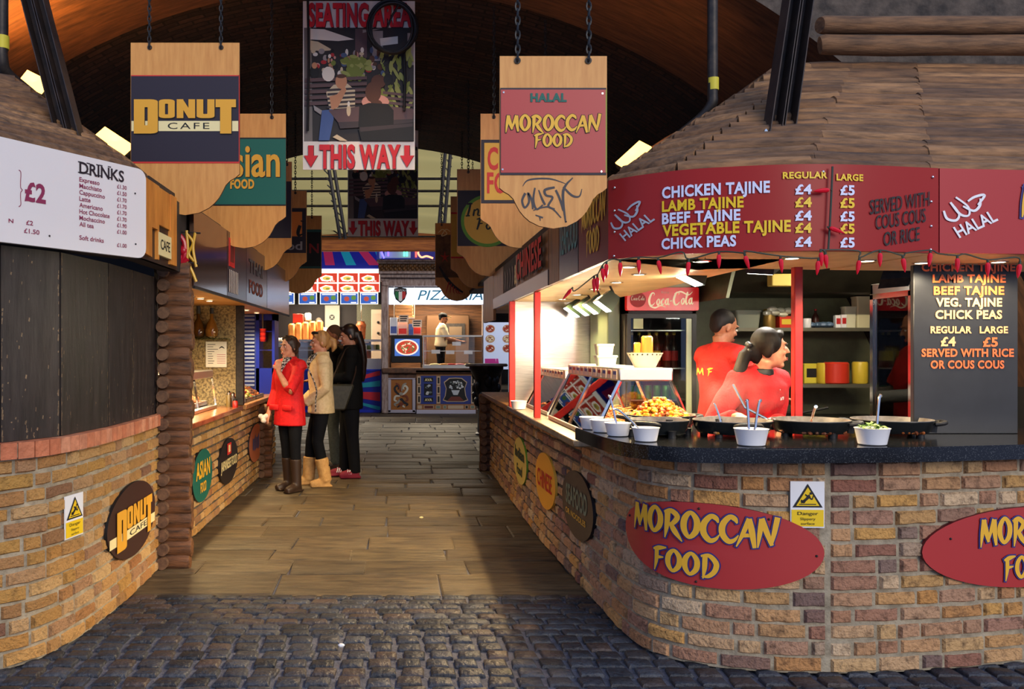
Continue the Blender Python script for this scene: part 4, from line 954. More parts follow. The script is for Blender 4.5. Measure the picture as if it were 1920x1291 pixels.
p = fpan(4.94, 5.52, m_slate, 'dark slate fascia panel with tall teal SEAFOOD lettering'); mb = MB(); U = rmap(5.5, 2.05); text(mb, 'SEAFOOD', .03, .05, .52, .2, U, .004, 0, .01); obj('lettering', mb, flat('sea_teal', 92, 138, 128), p, smooth_=0)
p = fpan(5.54, 5.9, m_oldwood, 'plain varnished wooden fascia panel between lettered panels')
p = fpan(5.92, 7.6, m_oldwood, 'wooden fascia panel with raised red and black capitals', z0=ZF0+.1); mb = MB(); U = rmap(7.6, 2.08)
text(mb, 'CHINESE', .25, .02, 1.3, .2, U, .03, 0, .03); text(mb, '&', .05, .0, .16, .16, U, .02, 1, .03); mb2 = MB(); text(mb2, 'CHINESE', .27, .01, 1.3, .21, U, .024, 0, .05)
obj('raised_lettering', mb, [m_wred, m_cream], p, smooth_=0); obj('lettering_shadow', mb2, m_ink, p, smooth_=0)
mb = MB(); mb.box((1.025, 5.92, ZF0), (1.05, 9.4, ZF0+.11)); tag(obj('steel_trim', mb, m_steelp), 'shiny steel strip along the bottom of the right alley fascia', 'trim')
p = fpan(7.62, 8.5, m_ink, 'black fascia panel with pale scrolls, before the wooden one', z0=ZF0+.1); mb = MB(); U = rmap(8.45, 2.06); [mb.strip([(.1+.18*i, .02, .03), (.16+.18*i, .12, .05), (.1+.18*i, .2, .02)], U, .004, 0) for i in range(4)]; obj('scrolls', mb, m_grey, p, smooth_=0)
p = fpan(8.52, 9.4, m_oldwood, 'wooden fascia panel farther down the right alley', z0=ZF0+.1); p = fpan(9.42, 10.5, m_oldwood, 'farthest wooden fascia panel of the right row', z0=ZF0-.12)

# alley-side fascia on the left
def lpan(y0, y1, m, label, z0=1.95, z1=2.5, x=-1.45):
    root = thing('fascia_panel', label, 'sign panel', (x, (y0+y1)/2, z0)); mb = MB(); mb.box((x-.03, y0, z0), (x, y1, z1)); obj('panel', mb, m, root); return root
def lmap(y0, z, x=-1.45): return lambda u, v, d=0.0: Vector((x+d, y0+u, z+v))
p = lpan(6.0, 7.15, mat('mirror_brown_panel', srgb(110, 84, 70), rough=.12, metal=.8), 'brown mirror-like fascia panel beside the log pillar')
p = lpan(7.17, 8.05, flat('dark_brown_panel', 52, 30, 30, .25), 'brown fascia panel with red square and pale strokes on the left'); mb = MB(); U = lmap(7.17, 1.95); mb.prism([(.06, .26), (.3, .26), (.3, .5), (.06, .5)], U, .004, 0, 0); mb.prism([(.1, .3), (.26, .3), (.26, .46), (.1, .46)], U, .006, 0, 1)
for i in range(6): text(mb, 'I', .06+i*.07, .05, .04, .17, U, .004, 2, .05)
obj('lettering', mb, [m_wred, flat('dark_red', 120, 40, 36), flat('pale_stroke', 200, 190, 190)], p, smooth_=0)
p = lpan(8.07, 9.3, flat('violet_brown_panel', 60, 40, 50, .2), 'dark violet fascia panel with small brick red letters'); mb = MB(); U = lmap(8.1, 1.95); text(mb, 'FOOD', .1, .1, .8, .12, U, .004, 0, .03); text(mb, 'THAI', .1, .3, .8, .12, U, .004, 1, .03); obj('lettering', mb, [flat('brick_red_letter', 130, 60, 44), flat('dim_grey', 90, 86, 92)], p, smooth_=0)
p = lpan(9.32, 11.15, mat('blue_steel_panel', srgb(120, 120, 150), rough=.22, metal=.9), 'bluish steel fascia panel, last of the left row')
mb = MB(); mb.box((-1.46, 6.0, 1.93), (-1.44, 11.15, 1.95)); tag(obj('edge_strip', mb, m_iron), 'thin dark edging strip under the left alley fascia', 'trim')

# white drinks menu, left
ma = Vector((-1.875, 4.0, 0)); mu = Vector((.425, .70, 0)).normalized(); mn = Vector((mu.y, -mu.x, 0))
def MMAP(u, v, d=0.0): return ma+mu*u+mn*d+Vector((0, 0, v))
def mhit(px):
    k = (px-CX)/F; return (k*ma.y-ma.x)/(mu.x-k*mu.y)
def mpix(px, py): u = mhit(px); Y = (ma+mu*u).y; return u, H-(py-CY)*Y/F, Y
root = thing('drinks_menu', 'large white drinks price board over the black shutter boards', 'menu board', tuple(MMAP(.2, 1.995, .05)))
u1 = mhit(256)
mb = MB(); mb.prism(rrect(-.95, 1.995, u1, 2.478, (.055, 0.01, .01, .055)), MMAP, .075, .045); obj('board', mb, flat('cream_white_board', 228, 222, 220, .4), root)
mb = MB(); mb.prism([(-.95, 2.0), (u1-.05, 2.0), (u1-.05, 2.47), (-.95, 2.47)], MMAP, .044, -.1); obj('backing_box', mb, m_dark, root)
m_mar = flat('maroon_print', 140, 44, 80); m_blk = flat('black_print', 40, 26, 34)
mbk = MB(); mbm = MB(); D = .0775
def mtext(mb, s, px, py, pw, cap, bold, serif=False, d=D, slab=.0):
    u, z, Y = mpix(px, py); b = mhit(px+pw); h = cap*Y/F
    text(mb, s, u, z, b-u, h, MMAP, d, 0, bold)
mtext(mbk, 'DRINKS', 130, 327, 84, 21, .02)
for i, (px, cols) in enumerate(((130, 10), (146, 9), (164, 3), (170, 8), (186, 8))):
    u, z, Y = mpix(px, 327+(px-130)*.16); h = 21*Y/F
    for zz in (0, h-.004):
        mbk.poly([MMAP(u-.008, z+zz, D), MMAP(u+.012, z+zz, D), MMAP(u+.012, z+zz+.005, D), MMAP(u-.008, z+zz+.005, D)])
items = [('Expresso', 38, '£1.30'), ('Macchiato', 42, '£1.50'), ('Cappuccino', 48, '£1.70'), ('Latte', 21, '£1.70'), ('Americano', 44, '£1.70'), ('Hot Chocolate', 57, '£1.70'), ('Mochaccino', 48, '£1.90'), ('All tea', 27, '£1.00'), ('Soft drinks', 46, '£1.00')]
for i, (s, pw, pr) in enumerate(items):
    y = 342.5+i*11.9+(13 if i == 8 else 0); mtext(mbm, s, 130, y, pw, 8, .015); mtext(mbm, pr, 201, y+12.5+i*.1, 18, 7, .015)
mtext(mbm, '£2', 27, 377, 40, 33, .035); mtext(mbm, '£2', 30, 423, 13, 8, .015); mtext(mbm, '£1.50', 26, 438, 29, 8, .015); mtext(mbm, 'N', -3, 419, 9, 7, .02)
q = [(16, 322), (20, 326), (19.5, 345), (20, 355), (23, 359), (20, 363), (19.5, 372), (20, 386), (16, 390)]
mbm.strip([(*mpix(x, y)[:2], .0035) for x, y in q], MMAP, D, 0)
obj('menu_heading', mbk, m_blk, root, smooth_=0); obj('menu_lettering', mbm, m_mar, root, smooth_=0)
mb = MB()
for px, py in ((235, 365), (236, 459), (74, 444)): u, z, _ = mpix(px, py); mb.ball(MMAP(u, z, .077), .005, n=8)
obj('screw', mb, m_iron, root)

# donut cafe end panel on the alley side
root = thing('cafe_panel', 'orange wooden panel with cream CAFE plate beside the drinks board', 'sign panel', (-1.49, 5.2, 2.03)); U = lmap(4.78, 2.03, -1.495)
mb = MB(); mb.box((-1.52, 4.78, 2.03), (-1.495, 5.72, 2.5)); obj('panel', mb, flat('brown_black_panel', 44, 26, 24, .4), root)
mb = MB(); mb.prism([(.14, .03), (.3, .02), (.3, .2), (.42, .2), (.42, .02), (.45, .02), (.45, .47), (.14, .47)], U, .02, .0); mb.prism([(.72, .02), (.86, .02), (.86, .47), (.72, .47)], U, .02, 0); mb.prism([(.45, .24), (.72, .24), (.72, .47), (.45, .47)], U, .012, 0); obj('raised_letters', mb, mat('orange_wood', srgb(222, 148, 62), srgb(190, 116, 42), 6, .5, stretch=(2, 2, .5)), root)
mb = MB(); mb.prism([(.43, .05), (.72, .05), (.72, .19), (.43, .19)], U, .022, 0); obj('cream_plate', mb, m_cream, root)
mb = MB(); text(mb, 'CAFE', .47, .09, .21, .06, U, .024, 0, .01); obj('lettering', mb, m_ink, root, smooth_=0)
# red and yellow scrollwork above the log pillar
root = thing('scroll_ornament', 'red and yellow carved scrollwork on top of the log pillar', 'ornament', tuple(P(342, 497, 5.85)))
Yo = 5.86; q = lambda x, y: P(x, y, Yo)
mb = MB()
for pts, r in (([(322, 395), (324, 430), (326, 460)], .018), ([(320, 462), (328, 440), (336, 462), (330, 482), (322, 470)], .02), ([(336, 440), (346, 455), (346, 480), (336, 490), (332, 478)], .018), ([(330, 486), (342, 492), (352, 484)], .02), ([(318, 478), (326, 494), (338, 494)], .014)):
    mb.tube(smooth([tuple(q(*p_)) for p_ in pts], 5), r, 8)
for x, y in ((322, 462), (344, 470), (336, 484)): mb.ball(q(x, y), .03, .025, .035)
obj('red_scrolls', mb, mat('gloss_red_paint', srgb(176, 20, 40), rough=.25), root)
mb = MB(); Uo = up(Yo-.05); mb.prism([(320, -452), (336, -452), (332, -466), (336, -476), (320, -476), (325, -464)], Uo, 0, -.02)
for pts in ([(350, 432), (352, 465), (350, 498)], [(366, 436), (362, 465), (368, 500)], [(352, 440), (362, 455), (354, 475), (364, 490)], [(344, 494), (356, 500), (368, 528)]): mb.tube(smooth([tuple(q(*p_)) for p_ in pts], 5), .010, 8)
obj('yellow_scrolls', mb, mat('gloss_yellow_paint', srgb(206, 160, 40), rough=.3), root)
mb = MB(); mb.tube([q(332, 434), q(376, 437)], .006, 6); mb.tube([q(336, 490), q(372, 494)], .006, 6); obj('rail', mb, m_iron, root)

# ---- oval signs on the brick walls
def oval(path, x0, x1, yc, hpx, label, mats, draw, off=.028, name='oval_sign', tilt=0.0, n=48):
    a, Y0 = path.hit(x0, off); b, Y1 = path.hit(x1, off); Ym = path.hit((x0+x1)/2, off)[1]; cx = (a+b)/2; z = H-(yc-CY)*Ym/F; ra = abs(b-a)/2; rb = hpx/2*Ym/F; U = path.map()
    root = thing(name, label, 'oval sign', tuple(path.pt(cx, z-rb, off)))
    mb = MB(); plate(mb, ellipse(cx, z, ra, rb, n, tilt), (cx, z), U, off-.018, off, 0, 1); obj('plate', mb, mats, root)
    draw(root, lambda u, v, d=0.0: U(cx+u*ra*cos(tilt)-v*rb*sin(tilt), z+u*ra*sin(tilt)+v*rb*cos(tilt), off+d), ra, rb); return root
def d_mor(root, U, ra, rb):
    for nm, mt, d, g in (('lettering', m_yel, .007, 0), ('lettering_outline', m_blue, .0045, .032)):
        E_ = lambda u, v, dd=0.0: U(u*rb/ra, v, dd)
        mb = MB(); brush(mb, 'MOROCCAN', -1.98, .13, 3.44, .62, E_, d, 0, g, jig=.02, wt=1.25); brush(mb, 'FOOD', -1.28, -.74, 1.5, .52, E_, d, 0, g, wt=1.25); obj(nm, mb, mt, root, smooth_=0)
    mb = MB()
    for u, v in ((-.9, 0.3), (.93, -.05), (-.1, .86), (-.1, -.9), (.5, .75)): mb.ball(U(u, v, .001), .006, n=8)
    obj('screw', mb, m_iron, root)
m_redE = flat('red_board_edge', 104, 26, 30)
oval(RW, 1173, 1546, 1025, 158, 'red oval MOROCCAN FOOD sign on the curved brick counter, shown whole', [m_red, m_redE], d_mor, tilt=-.035)
oval(RW, 1729, 2120, 1025, 150, 'red oval sign cut by the right edge, on the brick counter', [m_red, m_redE], lambda r_, U, a, b: d_mor(r_, lambda u, v, d=0.0: U(u*1.0+.15, v, d), a, b))
def d_don(root, U, ra, rb):
    mb = MB(); mb.sheet(lambda u, v: U(lerp(-.94, .95, u), lerp(-.38, -.12, v)-.06, .003), 8, 1); obj('cream_band', mb, m_cream, root, smooth_=0)
    mb = MB(); donut(mb, -.72, -.62, 1.5, 1.05, U, .008, 0); obj('lettering', mb, m_gold, root, smooth_=0); mb = MB(); text(mb, 'CAFE', -.22, -.38, .75, .15, U, .005, 0, .0); obj('small_lettering', mb, m_ink, root, smooth_=0)
oval(LWp, 201, 291, 976, 138, 'dark brown oval DONUT CAFE sign on the left curved wall', [flat('dark_brown_disc', 62, 38, 34, .4), m_ink], d_don)
def d_words(lines, mt, bold=.03):
    def f(root, U, ra, rb):
        mb = MB()
        for s, x, y, w_, h_ in lines: text(mb, s, x, y, w_, h_, U, .004, 0, bold)
        obj('lettering', mb, mt, root, smooth_=0)
    return f
oval(LC, 361, 398, 891, 98, 'green oval ASIAN FOOD sign on the left alley wall', [m_green, m_ink], d_words([('ASIAN', -.7, -.05, 1.4, .6), ('FOOD', -.28, -.62, .6, .36)], m_yel))
def d_jap(root, U, ra, rb):
    mb = MB(); mb.poly([U(-.22, .3, .004), U(.2, .3, .004), U(.2, .8, .004), U(-.22, .8, .004)], 1); mb.poly([U(-.1, .4, .005), U(.1, .4, .005), U(.1, .72, .005), U(-.1, .72, .005)], 0); text(mb, 'JAPANESE FOOD', -.85, -.28, 1.7, .4, U, .004, 0, .02); obj('lettering', mb, [m_cream, m_wred], root, smooth_=0)
oval(LC, 411, 446, 864, 84, 'black oval JAPANESE FOOD sign with red square on left wall', [flat('soft_black', 30, 22, 26, .35), m_ink], d_jap)
def d_pat(root, U, ra, rb):
    mb = MB(); [mb.poly([U(-.5+.25*i, -.3-.1*(i % 2), .004), U(-.32+.25*i, -.3, .004), U(-.32+.25*i, .3+.2*(i % 2), .004), U(-.5+.25*i, .3, .004)], 0) for i in range(4)]; obj('lettering', mb, flat('faded_blue', 74, 74, 120), root, smooth_=0)
oval(LC, 467, 492, 830, 70, 'orange oval sign with faded blue marks on the left wall', [flat('dull_orange', 176, 96, 60), m_ink], d_pat)
oval(LC, 499, 513, 815, 56, 'violet oval sign low behind the red coated woman', [flat('dull_violet', 92, 74, 96), m_ink], lambda *a: None)
oval(RW, 1054, 1112, 948, 126, 'brown oval SEAFOOD sign on right wall, nearest to the corner', [flat('dark_umber', 78, 64, 54, .4), m_ink], lambda r_, U, a, b: (d_words([('SEAFOOD', -.68, -.1, 1.36, .56)], flat('grey_green_letter', 126, 136, 112))(r_, U, a, b), d_words([('OR NOODLES', -.7, -.44, 1.3, .16)], m_ochre, .02)(r_, U, a, b)))
oval(RW, 1004, 1041, 902, 104, 'yellow oval CHINESE sign with red letters on right wall', [flat('chinese_yellow', 240, 170, 50), m_ochre], d_words([('CHINESE', -.72, -.3, 1.44, .62)], m_wred, .01))
oval(RW, 963, 987, 864, 86, 'pale yellow oval sign with dark green letters on the right wall', [flat('pale_yellow', 214, 190, 100), m_lgreen], d_words([('Indian', -.7, .1, 1.4, .45), ('Food', -.4, -.6, .8, .4)], flat('bottle_green', 40, 64, 50), .03))

# ---- slippery-surface warnings
m_wyel = flat('warning_yellow', 240, 200, 20)
def danger(path, x0, x1, y0, y1, label, off=.02):
    a, Y = path.hit(x0, off); b, Y1 = path.hit(x1, off); Y = (Y+Y1)/2; z0 = H-(y1-CY)*Y/F; z1 = H-(y0-CY)*Y/F; w_ = b-a; h_ = z1-z0; U0 = path.map(off); U = lambda u, v, d=0.0: U0(a+u*w_, z0+v*h_, d)
    root = thing('warning_sign', label, 'warning sign', tuple(U(.5, 0)))
    mb = MB(); plate(mb, [(0, 0), (1, 0), (1, 1), (0, 1)], (.5, .5), U, -.006, 0, 0); obj('plate', mb, m_white, root, smooth_=0)
    mb = MB(); mb.poly([U(.06, .44, .002), U(.94, .44, .002), U(.5, .95, .002)], 0); mb.poly([U(.16, .475, .003), U(.84, .475, .003), U(.5, .88, .003)], 1); mb.poly([U(.03, .03, .002), U(.97, .03, .002), U(.97, .39, .002), U(.03, .39, .002)], 1)
    for st in ([(.30, .55, .05), (.42, .60, .06), (.50, .66, .07)], [(.50, .66, .08), (.56, .70, .07)], [(.42, .60, .05), (.38, .55, .04), (.30, .6, .04)], [(.5, .68, .04), (.42, .72, .03)], [(.54, .66, .04), (.62, .62, .03), (.66, .7, .03)]): mb.strip(st, U, .004, 0)
    mb.poly([U(u, v, .004) for u, v in ellipse(.585, .745, .04, .03, 10)], 0); mb.poly([U(.24, .50, .004), U(.74, .50, .004), U(.74, .52, .004), U(.24, .52, .004)], 0)
    text(mb, 'Danger', .5, .28, .6, .07, U, .004, 0, .0, align='c'); text(mb, 'Slippery', .5, .17, .44, .055, U, .004, 0, .0, align='c'); text(mb, 'surface', .5, .07, .4, .055, U, .004, 0, .0, align='c')
    obj('pictogram', mb, [m_ink, m_wyel], root, smooth_=0); return root
danger(RW, 1482, 1546, 902, 989, 'slippery surface warning sign on the right brick counter above red oval')
danger(LWp, 122, 156, 926, 1006, 'slippery surface warning sign on the left curved brick wall')
# ================================================================ RIGHT STALL, CONTENTS
def pbox(mb, x0, y0, x1, y1, Y, dep, m=0, bev=0.0, z0=None):
    a = P(x0, y1, Y); b = P(x1, y0, Y); mb.box((a.x, Y, a.z if z0 is None else z0), (b.x, Y+dep, b.z), m, 0, bev)
def stuff(o): o['kind'] = 'stuff'; return o
def heap(mb, c, rx, ry, h, n, s, seed, m=1, pw=1.0):
    rr = random.Random(seed)
    for i in range(n):
        q = sqrt(rr.random()); a = rr.random()*2*pi; z = h*(1-q**1.5)*rr.uniform(.75, 1.05)
        k = s*rr.uniform(.6, 1.25); mt = Matrix.Rotation(rr.random()*6, 3, 'Z') @ Matrix.Rotation(rr.random()*3, 3, 'X')
        mb.ball((c[0]+rx*q*cos(a), c[1]+ry*q*sin(a), c[2]+z), k, k*.7, k*.55, 6, rr.randrange(m) if m > 1 else 0, xf=mt)
def noodles(mb, c, rx, ry, h, n, seed, r=.004):
    rr = random.Random(seed)
    for i in range(n):
        q = sqrt(rr.random())*.9; a = rr.random()*6.28; x = c[0]+rx*q*cos(a); y = c[1]+ry*q*sin(a); z = c[2]+h*(1-q*q)*rr.uniform(.6, 1); d = rr.random()*6.28; pts = []
        for k in range(5): pts.append((x, y, z)); d += rr.uniform(-1, 1); x += .02*cos(d); y += .02*sin(d); z += rr.uniform(-.008, .006)
        mb.tube(pts, r, 5)
def post(x0, x1, yc, z0, z1, label):
    mb = MB(); w = (x1-x0)*yc/F; c = ((x0+x1)/2-CX)*yc/F; mb.box((c-w/2, yc, z0), (c+w/2, yc+w, z1), bev=.004); return tag(obj('red_post', mb, m_redpost), label, 'post', 'red posts of the right stall')
post(1490, 1506, 4.60, 1.062, 2.6, 'red square post standing on granite counter behind the pans')
post(1002, 1014, 6.56, .975, 1.944, 'red square post at the near end of the steel counter')
post(955, 966, 7.85, .975, 1.944, 'red square post farther along, where the wooden counter starts')
mb = MB(); mb.box((1.07, 7.92, .985), (1.84, 7.96, 1.944)); tag(obj('steel_splashback', mb, m_steel), 'bright stainless steel splashback panel behind the food cases', 'panel')
mb = MB(); mb.box((1.76, 7.25, 0), (1.873, 7.9, 2.59), bev=.01); tag(obj('service_duct', mb, mat('green_grey_enamel', srgb(96, 110, 88), rough=.4)), 'grey green vertical duct beside the drinks fridge', 'duct')

# drinks fridge
Yf = 7.1; FX0, FX1 = (1174-CX)*Yf/F, (1308-CX)*Yf/F; U = up(Yf)
root = thing('drinks_fridge', 'tall drinks fridge with red Coca-Cola header and glass door', 'fridge', ((FX0+FX1)/2, Yf, 0))
mb = MB(); b = .03; mb.box((FX0, Yf+.04, 0.013), (FX0+b, Yf+.62, 2.0)); mb.box((FX1-b, Yf+.04, .013), (FX1, Yf+.62, 2.0)); mb.box((FX0, Yf+.6, .013), (FX1, Yf+.64, 2.0)); mb.box((FX0, Yf+.04, .013), (FX1, Yf+.62, .2)); mb.box((FX0, Yf+.04, 1.80), (FX1, Yf+.62, 2.02)); obj('cabinet', mb, m_dark, root)
mb = MB(); mb.prism(rrect(1174, -582, 1308, -539, 3), U, .03, -.05, 0); obj('header', mb, flat('soda_red', 196, 26, 30, .3, emit=srgb(196, 26, 30), es=.25), root)
mb = MB(); brush(mb, 'Coca-Cola', 1213, -573, 84, 21, U, .034, 0, font=SCRIPT, slope=.03)
mb.strip([(1216, -574, 2), (1226, -577, 3), (1236, -573, 2), (1246, -576, 1)], U, .034, 0); mb.strip([(1262, -551, 1.5), (1274, -547, 3), (1288, -553, 2), (1296, -547, .8)], U, .034, 0)
obj('script_lettering', mb, flat('soda_cream', 240, 226, 190, emit=srgb(240, 226, 190), es=.3), root, smooth_=0)
mb = MB(); mb.prism(ellipse(1194, -562, 15, 14), U, .033, .03, 0); brush(mb, 'Coca-Cola', 1181, -563, 25, 7, U, .037, 1, font=SCRIPT); text(mb, 'Enjoy', 1238, -550, 14, 4, U, .034, 1, 0); obj('round_emblem', mb, [flat('soda_red_dark', 150, 18, 24), flat('soda_cream2', 226, 214, 190)], root, smooth_=0)
mb = MB()
for (x0, y0, x1, y1) in ((1176, 588, 1306, 596), (1176, 596, 1183, 900), (1298, 596, 1306, 900)): pbox(mb, x0, y0, x1, y1, Yf, .04)
mb.box((FX0+.01, Yf, .2), (FX1-.01, Yf+.04, .3)); obj('door_frame', mb, m_black, root)
mb = MB(); pbox(mb, 1287, 597, 1297, 880, Yf+.01, .03); obj('door_strip', mb, flat('pale_green_strip', 176, 190, 160, .4), root)
mb = MB(); pbox(mb, 1183, 596, 1287, 890, Yf+.015, .006); obj('door_glass', mb, thin_glass('fridge_glass', (.8, .84, .82), .08), root)
mb = MB(); pbox(mb, 1188, 597, 1206, 616, Yf+.005, .004); obj('sticker', mb, flat('sticker_green', 170, 186, 150), root)
mb = MB()
for py in (620, 692, 752, 812): z = P(0, py, Yf).z; mb.box((FX0+.035, Yf+.08, z), (FX1-.035, Yf+.58, z+.01))
obj('wire_shelf', mb, m_steelM, root)
def bottle(label, c, h, r, glass_m, cap_m, lab_m=None, group=None, neck=.35, name='bottle'):
    t = thing(name, label, 'bottle', c, group=group); mb = MB()
    mb.lathe([(r*.9, 0), (r, h*.04), (r, h*.55), (r*.85, h*.66), (r*neck, h*.8), (r*neck, h*.95)], c, 14); obj('bottle_body', mb, glass_m, t)
    mb = MB(); mb.lathe([(r*neck*1.15, h*.93), (r*neck*1.15, h), (r*neck*.9, h*1.01)], c, 12); obj('cap', mb, cap_m, t)
    if lab_m: mb = MB(); mb.lathe([(r*1.02, h*.2), (r*1.02, h*.48)], c, 14, cap=False); obj('paper_label', mb, lab_m, t)
    return t
def can(label, c, h, r, m, group=None, name='drink_can', cat='can'):
    t = thing(name, label, cat, c, group=group); mb = MB(); mb.lathe([(r*.9, 0), (r, h*.05), (r, h*.93), (r*.88, h)], c, 16); obj('can_wall', mb, m, t)
    mb = MB(); mb.lathe([(r*.86, h*.99), (r*.86, h*1.005), (r*.8, h*.995)], c, 16); obj('can_lid', mb, m_steelM, t); return t
m_cola = mat('cola_bottle', (.03, .012, .008), rough=.12); m_labr = flat('label_red', 190, 36, 36); m_laby = flat('label_yellow', 214, 190, 60)
zs = P(0, 692, Yf).z+.01; zs2 = P(0, 752, Yf).z+.01; zs3 = P(0, 620, Yf).z+.01
for i in range(6): bottle('dark soda bottle with yellow cap on fridge shelf', (FX0+.1+i*.075, Yf+.2+.04*(i % 2), zs), .30, .034, m_cola, m_laby, m_labr if i > 3 else m_laby, 'soda bottles in the fridge', name='soda_bottle')
for i in range(6): can('green drink can on lower fridge shelf', (FX0+.09+i*.075, Yf+.2, zs2), .115, .033, flat('can_green', 60, 140, 50, .3, metal=.4) if True else None, 'drink cans in the fridge')
zs4 = P(0, 812, Yf).z+.01
for i in range(6): can('red drink can on the lowest visible fridge shelf', (FX0+.09+i*.075, Yf+.2, zs4), .115, .033, flat('can_red', 170, 30, 30, .3, metal=.4), 'red drink cans in the fridge')
m_carton = flat('yellow_carton', 196, 176, 90); m_carton2 = flat('pale_carton', 214, 206, 166)
def carton(x0, y0, x1, y1, Y, dep, m, label, name='carton', z0=None, print_=None):
    t = thing(name, label, 'box', tuple(P((x0+x1)/2, y1, Y))); mb = MB(); pbox(mb, x0, y0, x1, y1, Y, dep, 0, .006, z0); obj('box_body', mb, m, t)
    if print_: mb = MB(); UU = up(Y); [rect(mb, UU, lerp(x0, x1, a), lerp(y0, y1, b_), lerp(x0, x1, c), lerp(y0, y1, d), .002, 0, .002) for a, b_, c, d in print_[1]]; obj('print', mb, print_[0], t)
    return t
carton(1182, 518, 1239, 538.5, 7.15, .4, m_carton, 'yellow cardboard box on top of drinks fridge, left one', z0=2.021, print_=(m_labr, [(.1, .5, .6, .6)]))
carton(1241, 514, 1296, 538.5, 7.15, .4, m_carton2, 'pale cardboard box on top of drinks fridge, right one', z0=2.021, print_=(m_labr, [(.1, .2, .4, .35), (.12, .5, .7, .6)]))

# glass food cases
m_price = flat('price_card', 226, 200, 180)
def food_case(label, y0, y1, xt0, xt1, xb0, xb1, zt, zb, end_tray=True):
    t = thing('food_case', label, 'food case', ((xb0+xb1)/2, y0, zb)); th = .075
    mb = MB(); mb.box((xt0, y0, zt-th), (xt1, y1, zt), bev=.008); obj('case_top', mb, m_steelM, t)
    mb = MB(); mb.box((xb0, y0, zb), (xb1, y1, zb+.03), bev=.004); obj('case_base', mb, m_steelM, t)
    mb = MB()
    for y in ((y0+.012, y1-.012) if y1-y0 < 1.2 else (y0+.012, (y0+y1)/2, y1-.012)):
        mb.tube([(xt0+.01, y, zt-th), (xb0+.012, y, zb+.03)], .012, 4); mb.tube([(xt1-.01, y, zt-th), (xb1-.012, y, zb+.03)], .012, 4)
    obj('corner_rails', mb, m_chrome, t)
    mb = MB(); mb.prism([(xt0+.012, zt-th), (xt1-.012, zt-th), (xb1-.02, zb+.03), (xb0+.02, zb+.03)], lambda u, v, d: Vector((u, y0+.01+d, v)), 0, .004); obj('end_glass', mb, m_glass, t)
    mb = MB(); mb.add([(xt0+.008, y0+.03, zt-th), (xt0+.008, y1-.03, zt-th), (xb0+.01, y1-.03, zb+.03), (xb0+.01, y0+.03, zb+.03), (xt0+.012, y0+.03, zt-th), (xt0+.012, y1-.03, zt-th), (xb0+.014, y1-.03, zb+.03), (xb0+.014, y0+.03, zb+.03)], [(0, 1, 2, 3), (7, 6, 5, 4), (0, 4, 5, 1), (2, 6, 7, 3), (0, 3, 7, 4), (1, 5, 6, 2)]); obj('side_glass', mb, thin_glass('case_side_glass', refl=.07, ior=1.10), t)
    la = lamp('case_light', 'AREA', ((xt0+xt1)/2, (y0+y1)/2, zt-th-.01), 16*(y1-y0), (1, .80, .46), (.2, (y1-y0)*.9)); la.rotation_euler = (0, 0, 0)
    n = int((y1-y0)/.13)
    for i in range(n):
        mb = MB(); y = y0+.04+i*.13; mb.box((xt0-.004, y, zt-.065), (xt0-.001, y+.09, zt-.012)); mb.box((xt0-.005, y+.01, zt-.04), (xt0-.004, y+.08, zt-.02), 1); obj('price_card', mb, [m_price, [flat('card_blue', 60, 70, 130), flat('card_red', 150, 40, 40)][i % 2]], t)
    return t
zc = .976
food_case('steel topped glass food case with price cards at granite counter end', 4.95, 6.45, 1.27, 1.585, 1.12, 1.72, 1.392, zc)
food_case('second glass food case, farther back beside steel splashback', 6.75, 7.85, 1.30, 1.60, 1.16, 1.70, 1.34, zc)
m_brownfood = [flat('fried_brown', 170, 92, 36, .5), flat('fried_dark', 120, 60, 26, .5), flat('fried_gold', 206, 138, 56, .5)]
def food_tray(label, x0, x1, y0, y1, z, fn, mats, cat='food tray'):
    t = thing('food_tray', label, cat, ((x0+x1)/2, (y0+y1)/2, z)); mb = MB()
    for lo, hi in (((x0, y0, z), (x1, y1, z+.006)), ((x0, y0, z), (x0+.006, y1, z+.045)), ((x1-.006, y0, z), (x1, y1, z+.045)), ((x0, y0, z), (x1, y0+.006, z+.045)), ((x0, y1-.006, z), (x1, y1, z+.045))): mb.box(lo, hi)
    obj('tray', mb, m_steelM, t); mb = MB(); fn(mb, ((x0+x1)/2, (y0+y1)/2, z+.03)); stuff(obj('food', mb, mats, t)); return t
food_tray('tray of brown noodles nearest in the glass case', 1.18, 1.6, 5.5, 5.92, zc+.031, lambda mb, c: noodles(mb, c, .21, .21, .09, 330, 3), m_brownfood[0])
food_tray('tray of golden fried pieces behind the noodles', 1.18, 1.6, 5.97, 6.4, zc+.031, lambda mb, c: heap(mb, c, .2, .2, .08, 130, .026, 4, 3), m_brownfood)
food_tray('tray of pink prawn pieces at the front of glass case', 1.18, 1.6, 5.02, 5.45, zc+.031, lambda mb, c: heap(mb, c, .2, .2, .05, 110, .024, 8, 2), [flat('prawn', 222, 150, 110), m_brownfood[2]])
food_tray('tray of brown noodles in the second glass case', 1.2, 1.62, 6.82, 7.3, zc+.031, lambda mb, c: noodles(mb, c, .2, .22, .08, 280, 5), m_brownfood[0])
food_tray('tray of dark fried pieces in the second glass case', 1.2, 1.62, 7.33, 7.78, zc+.031, lambda mb, c: heap(mb, c, .19, .2, .07, 110, .028, 6, 2), m_brownfood[:2])
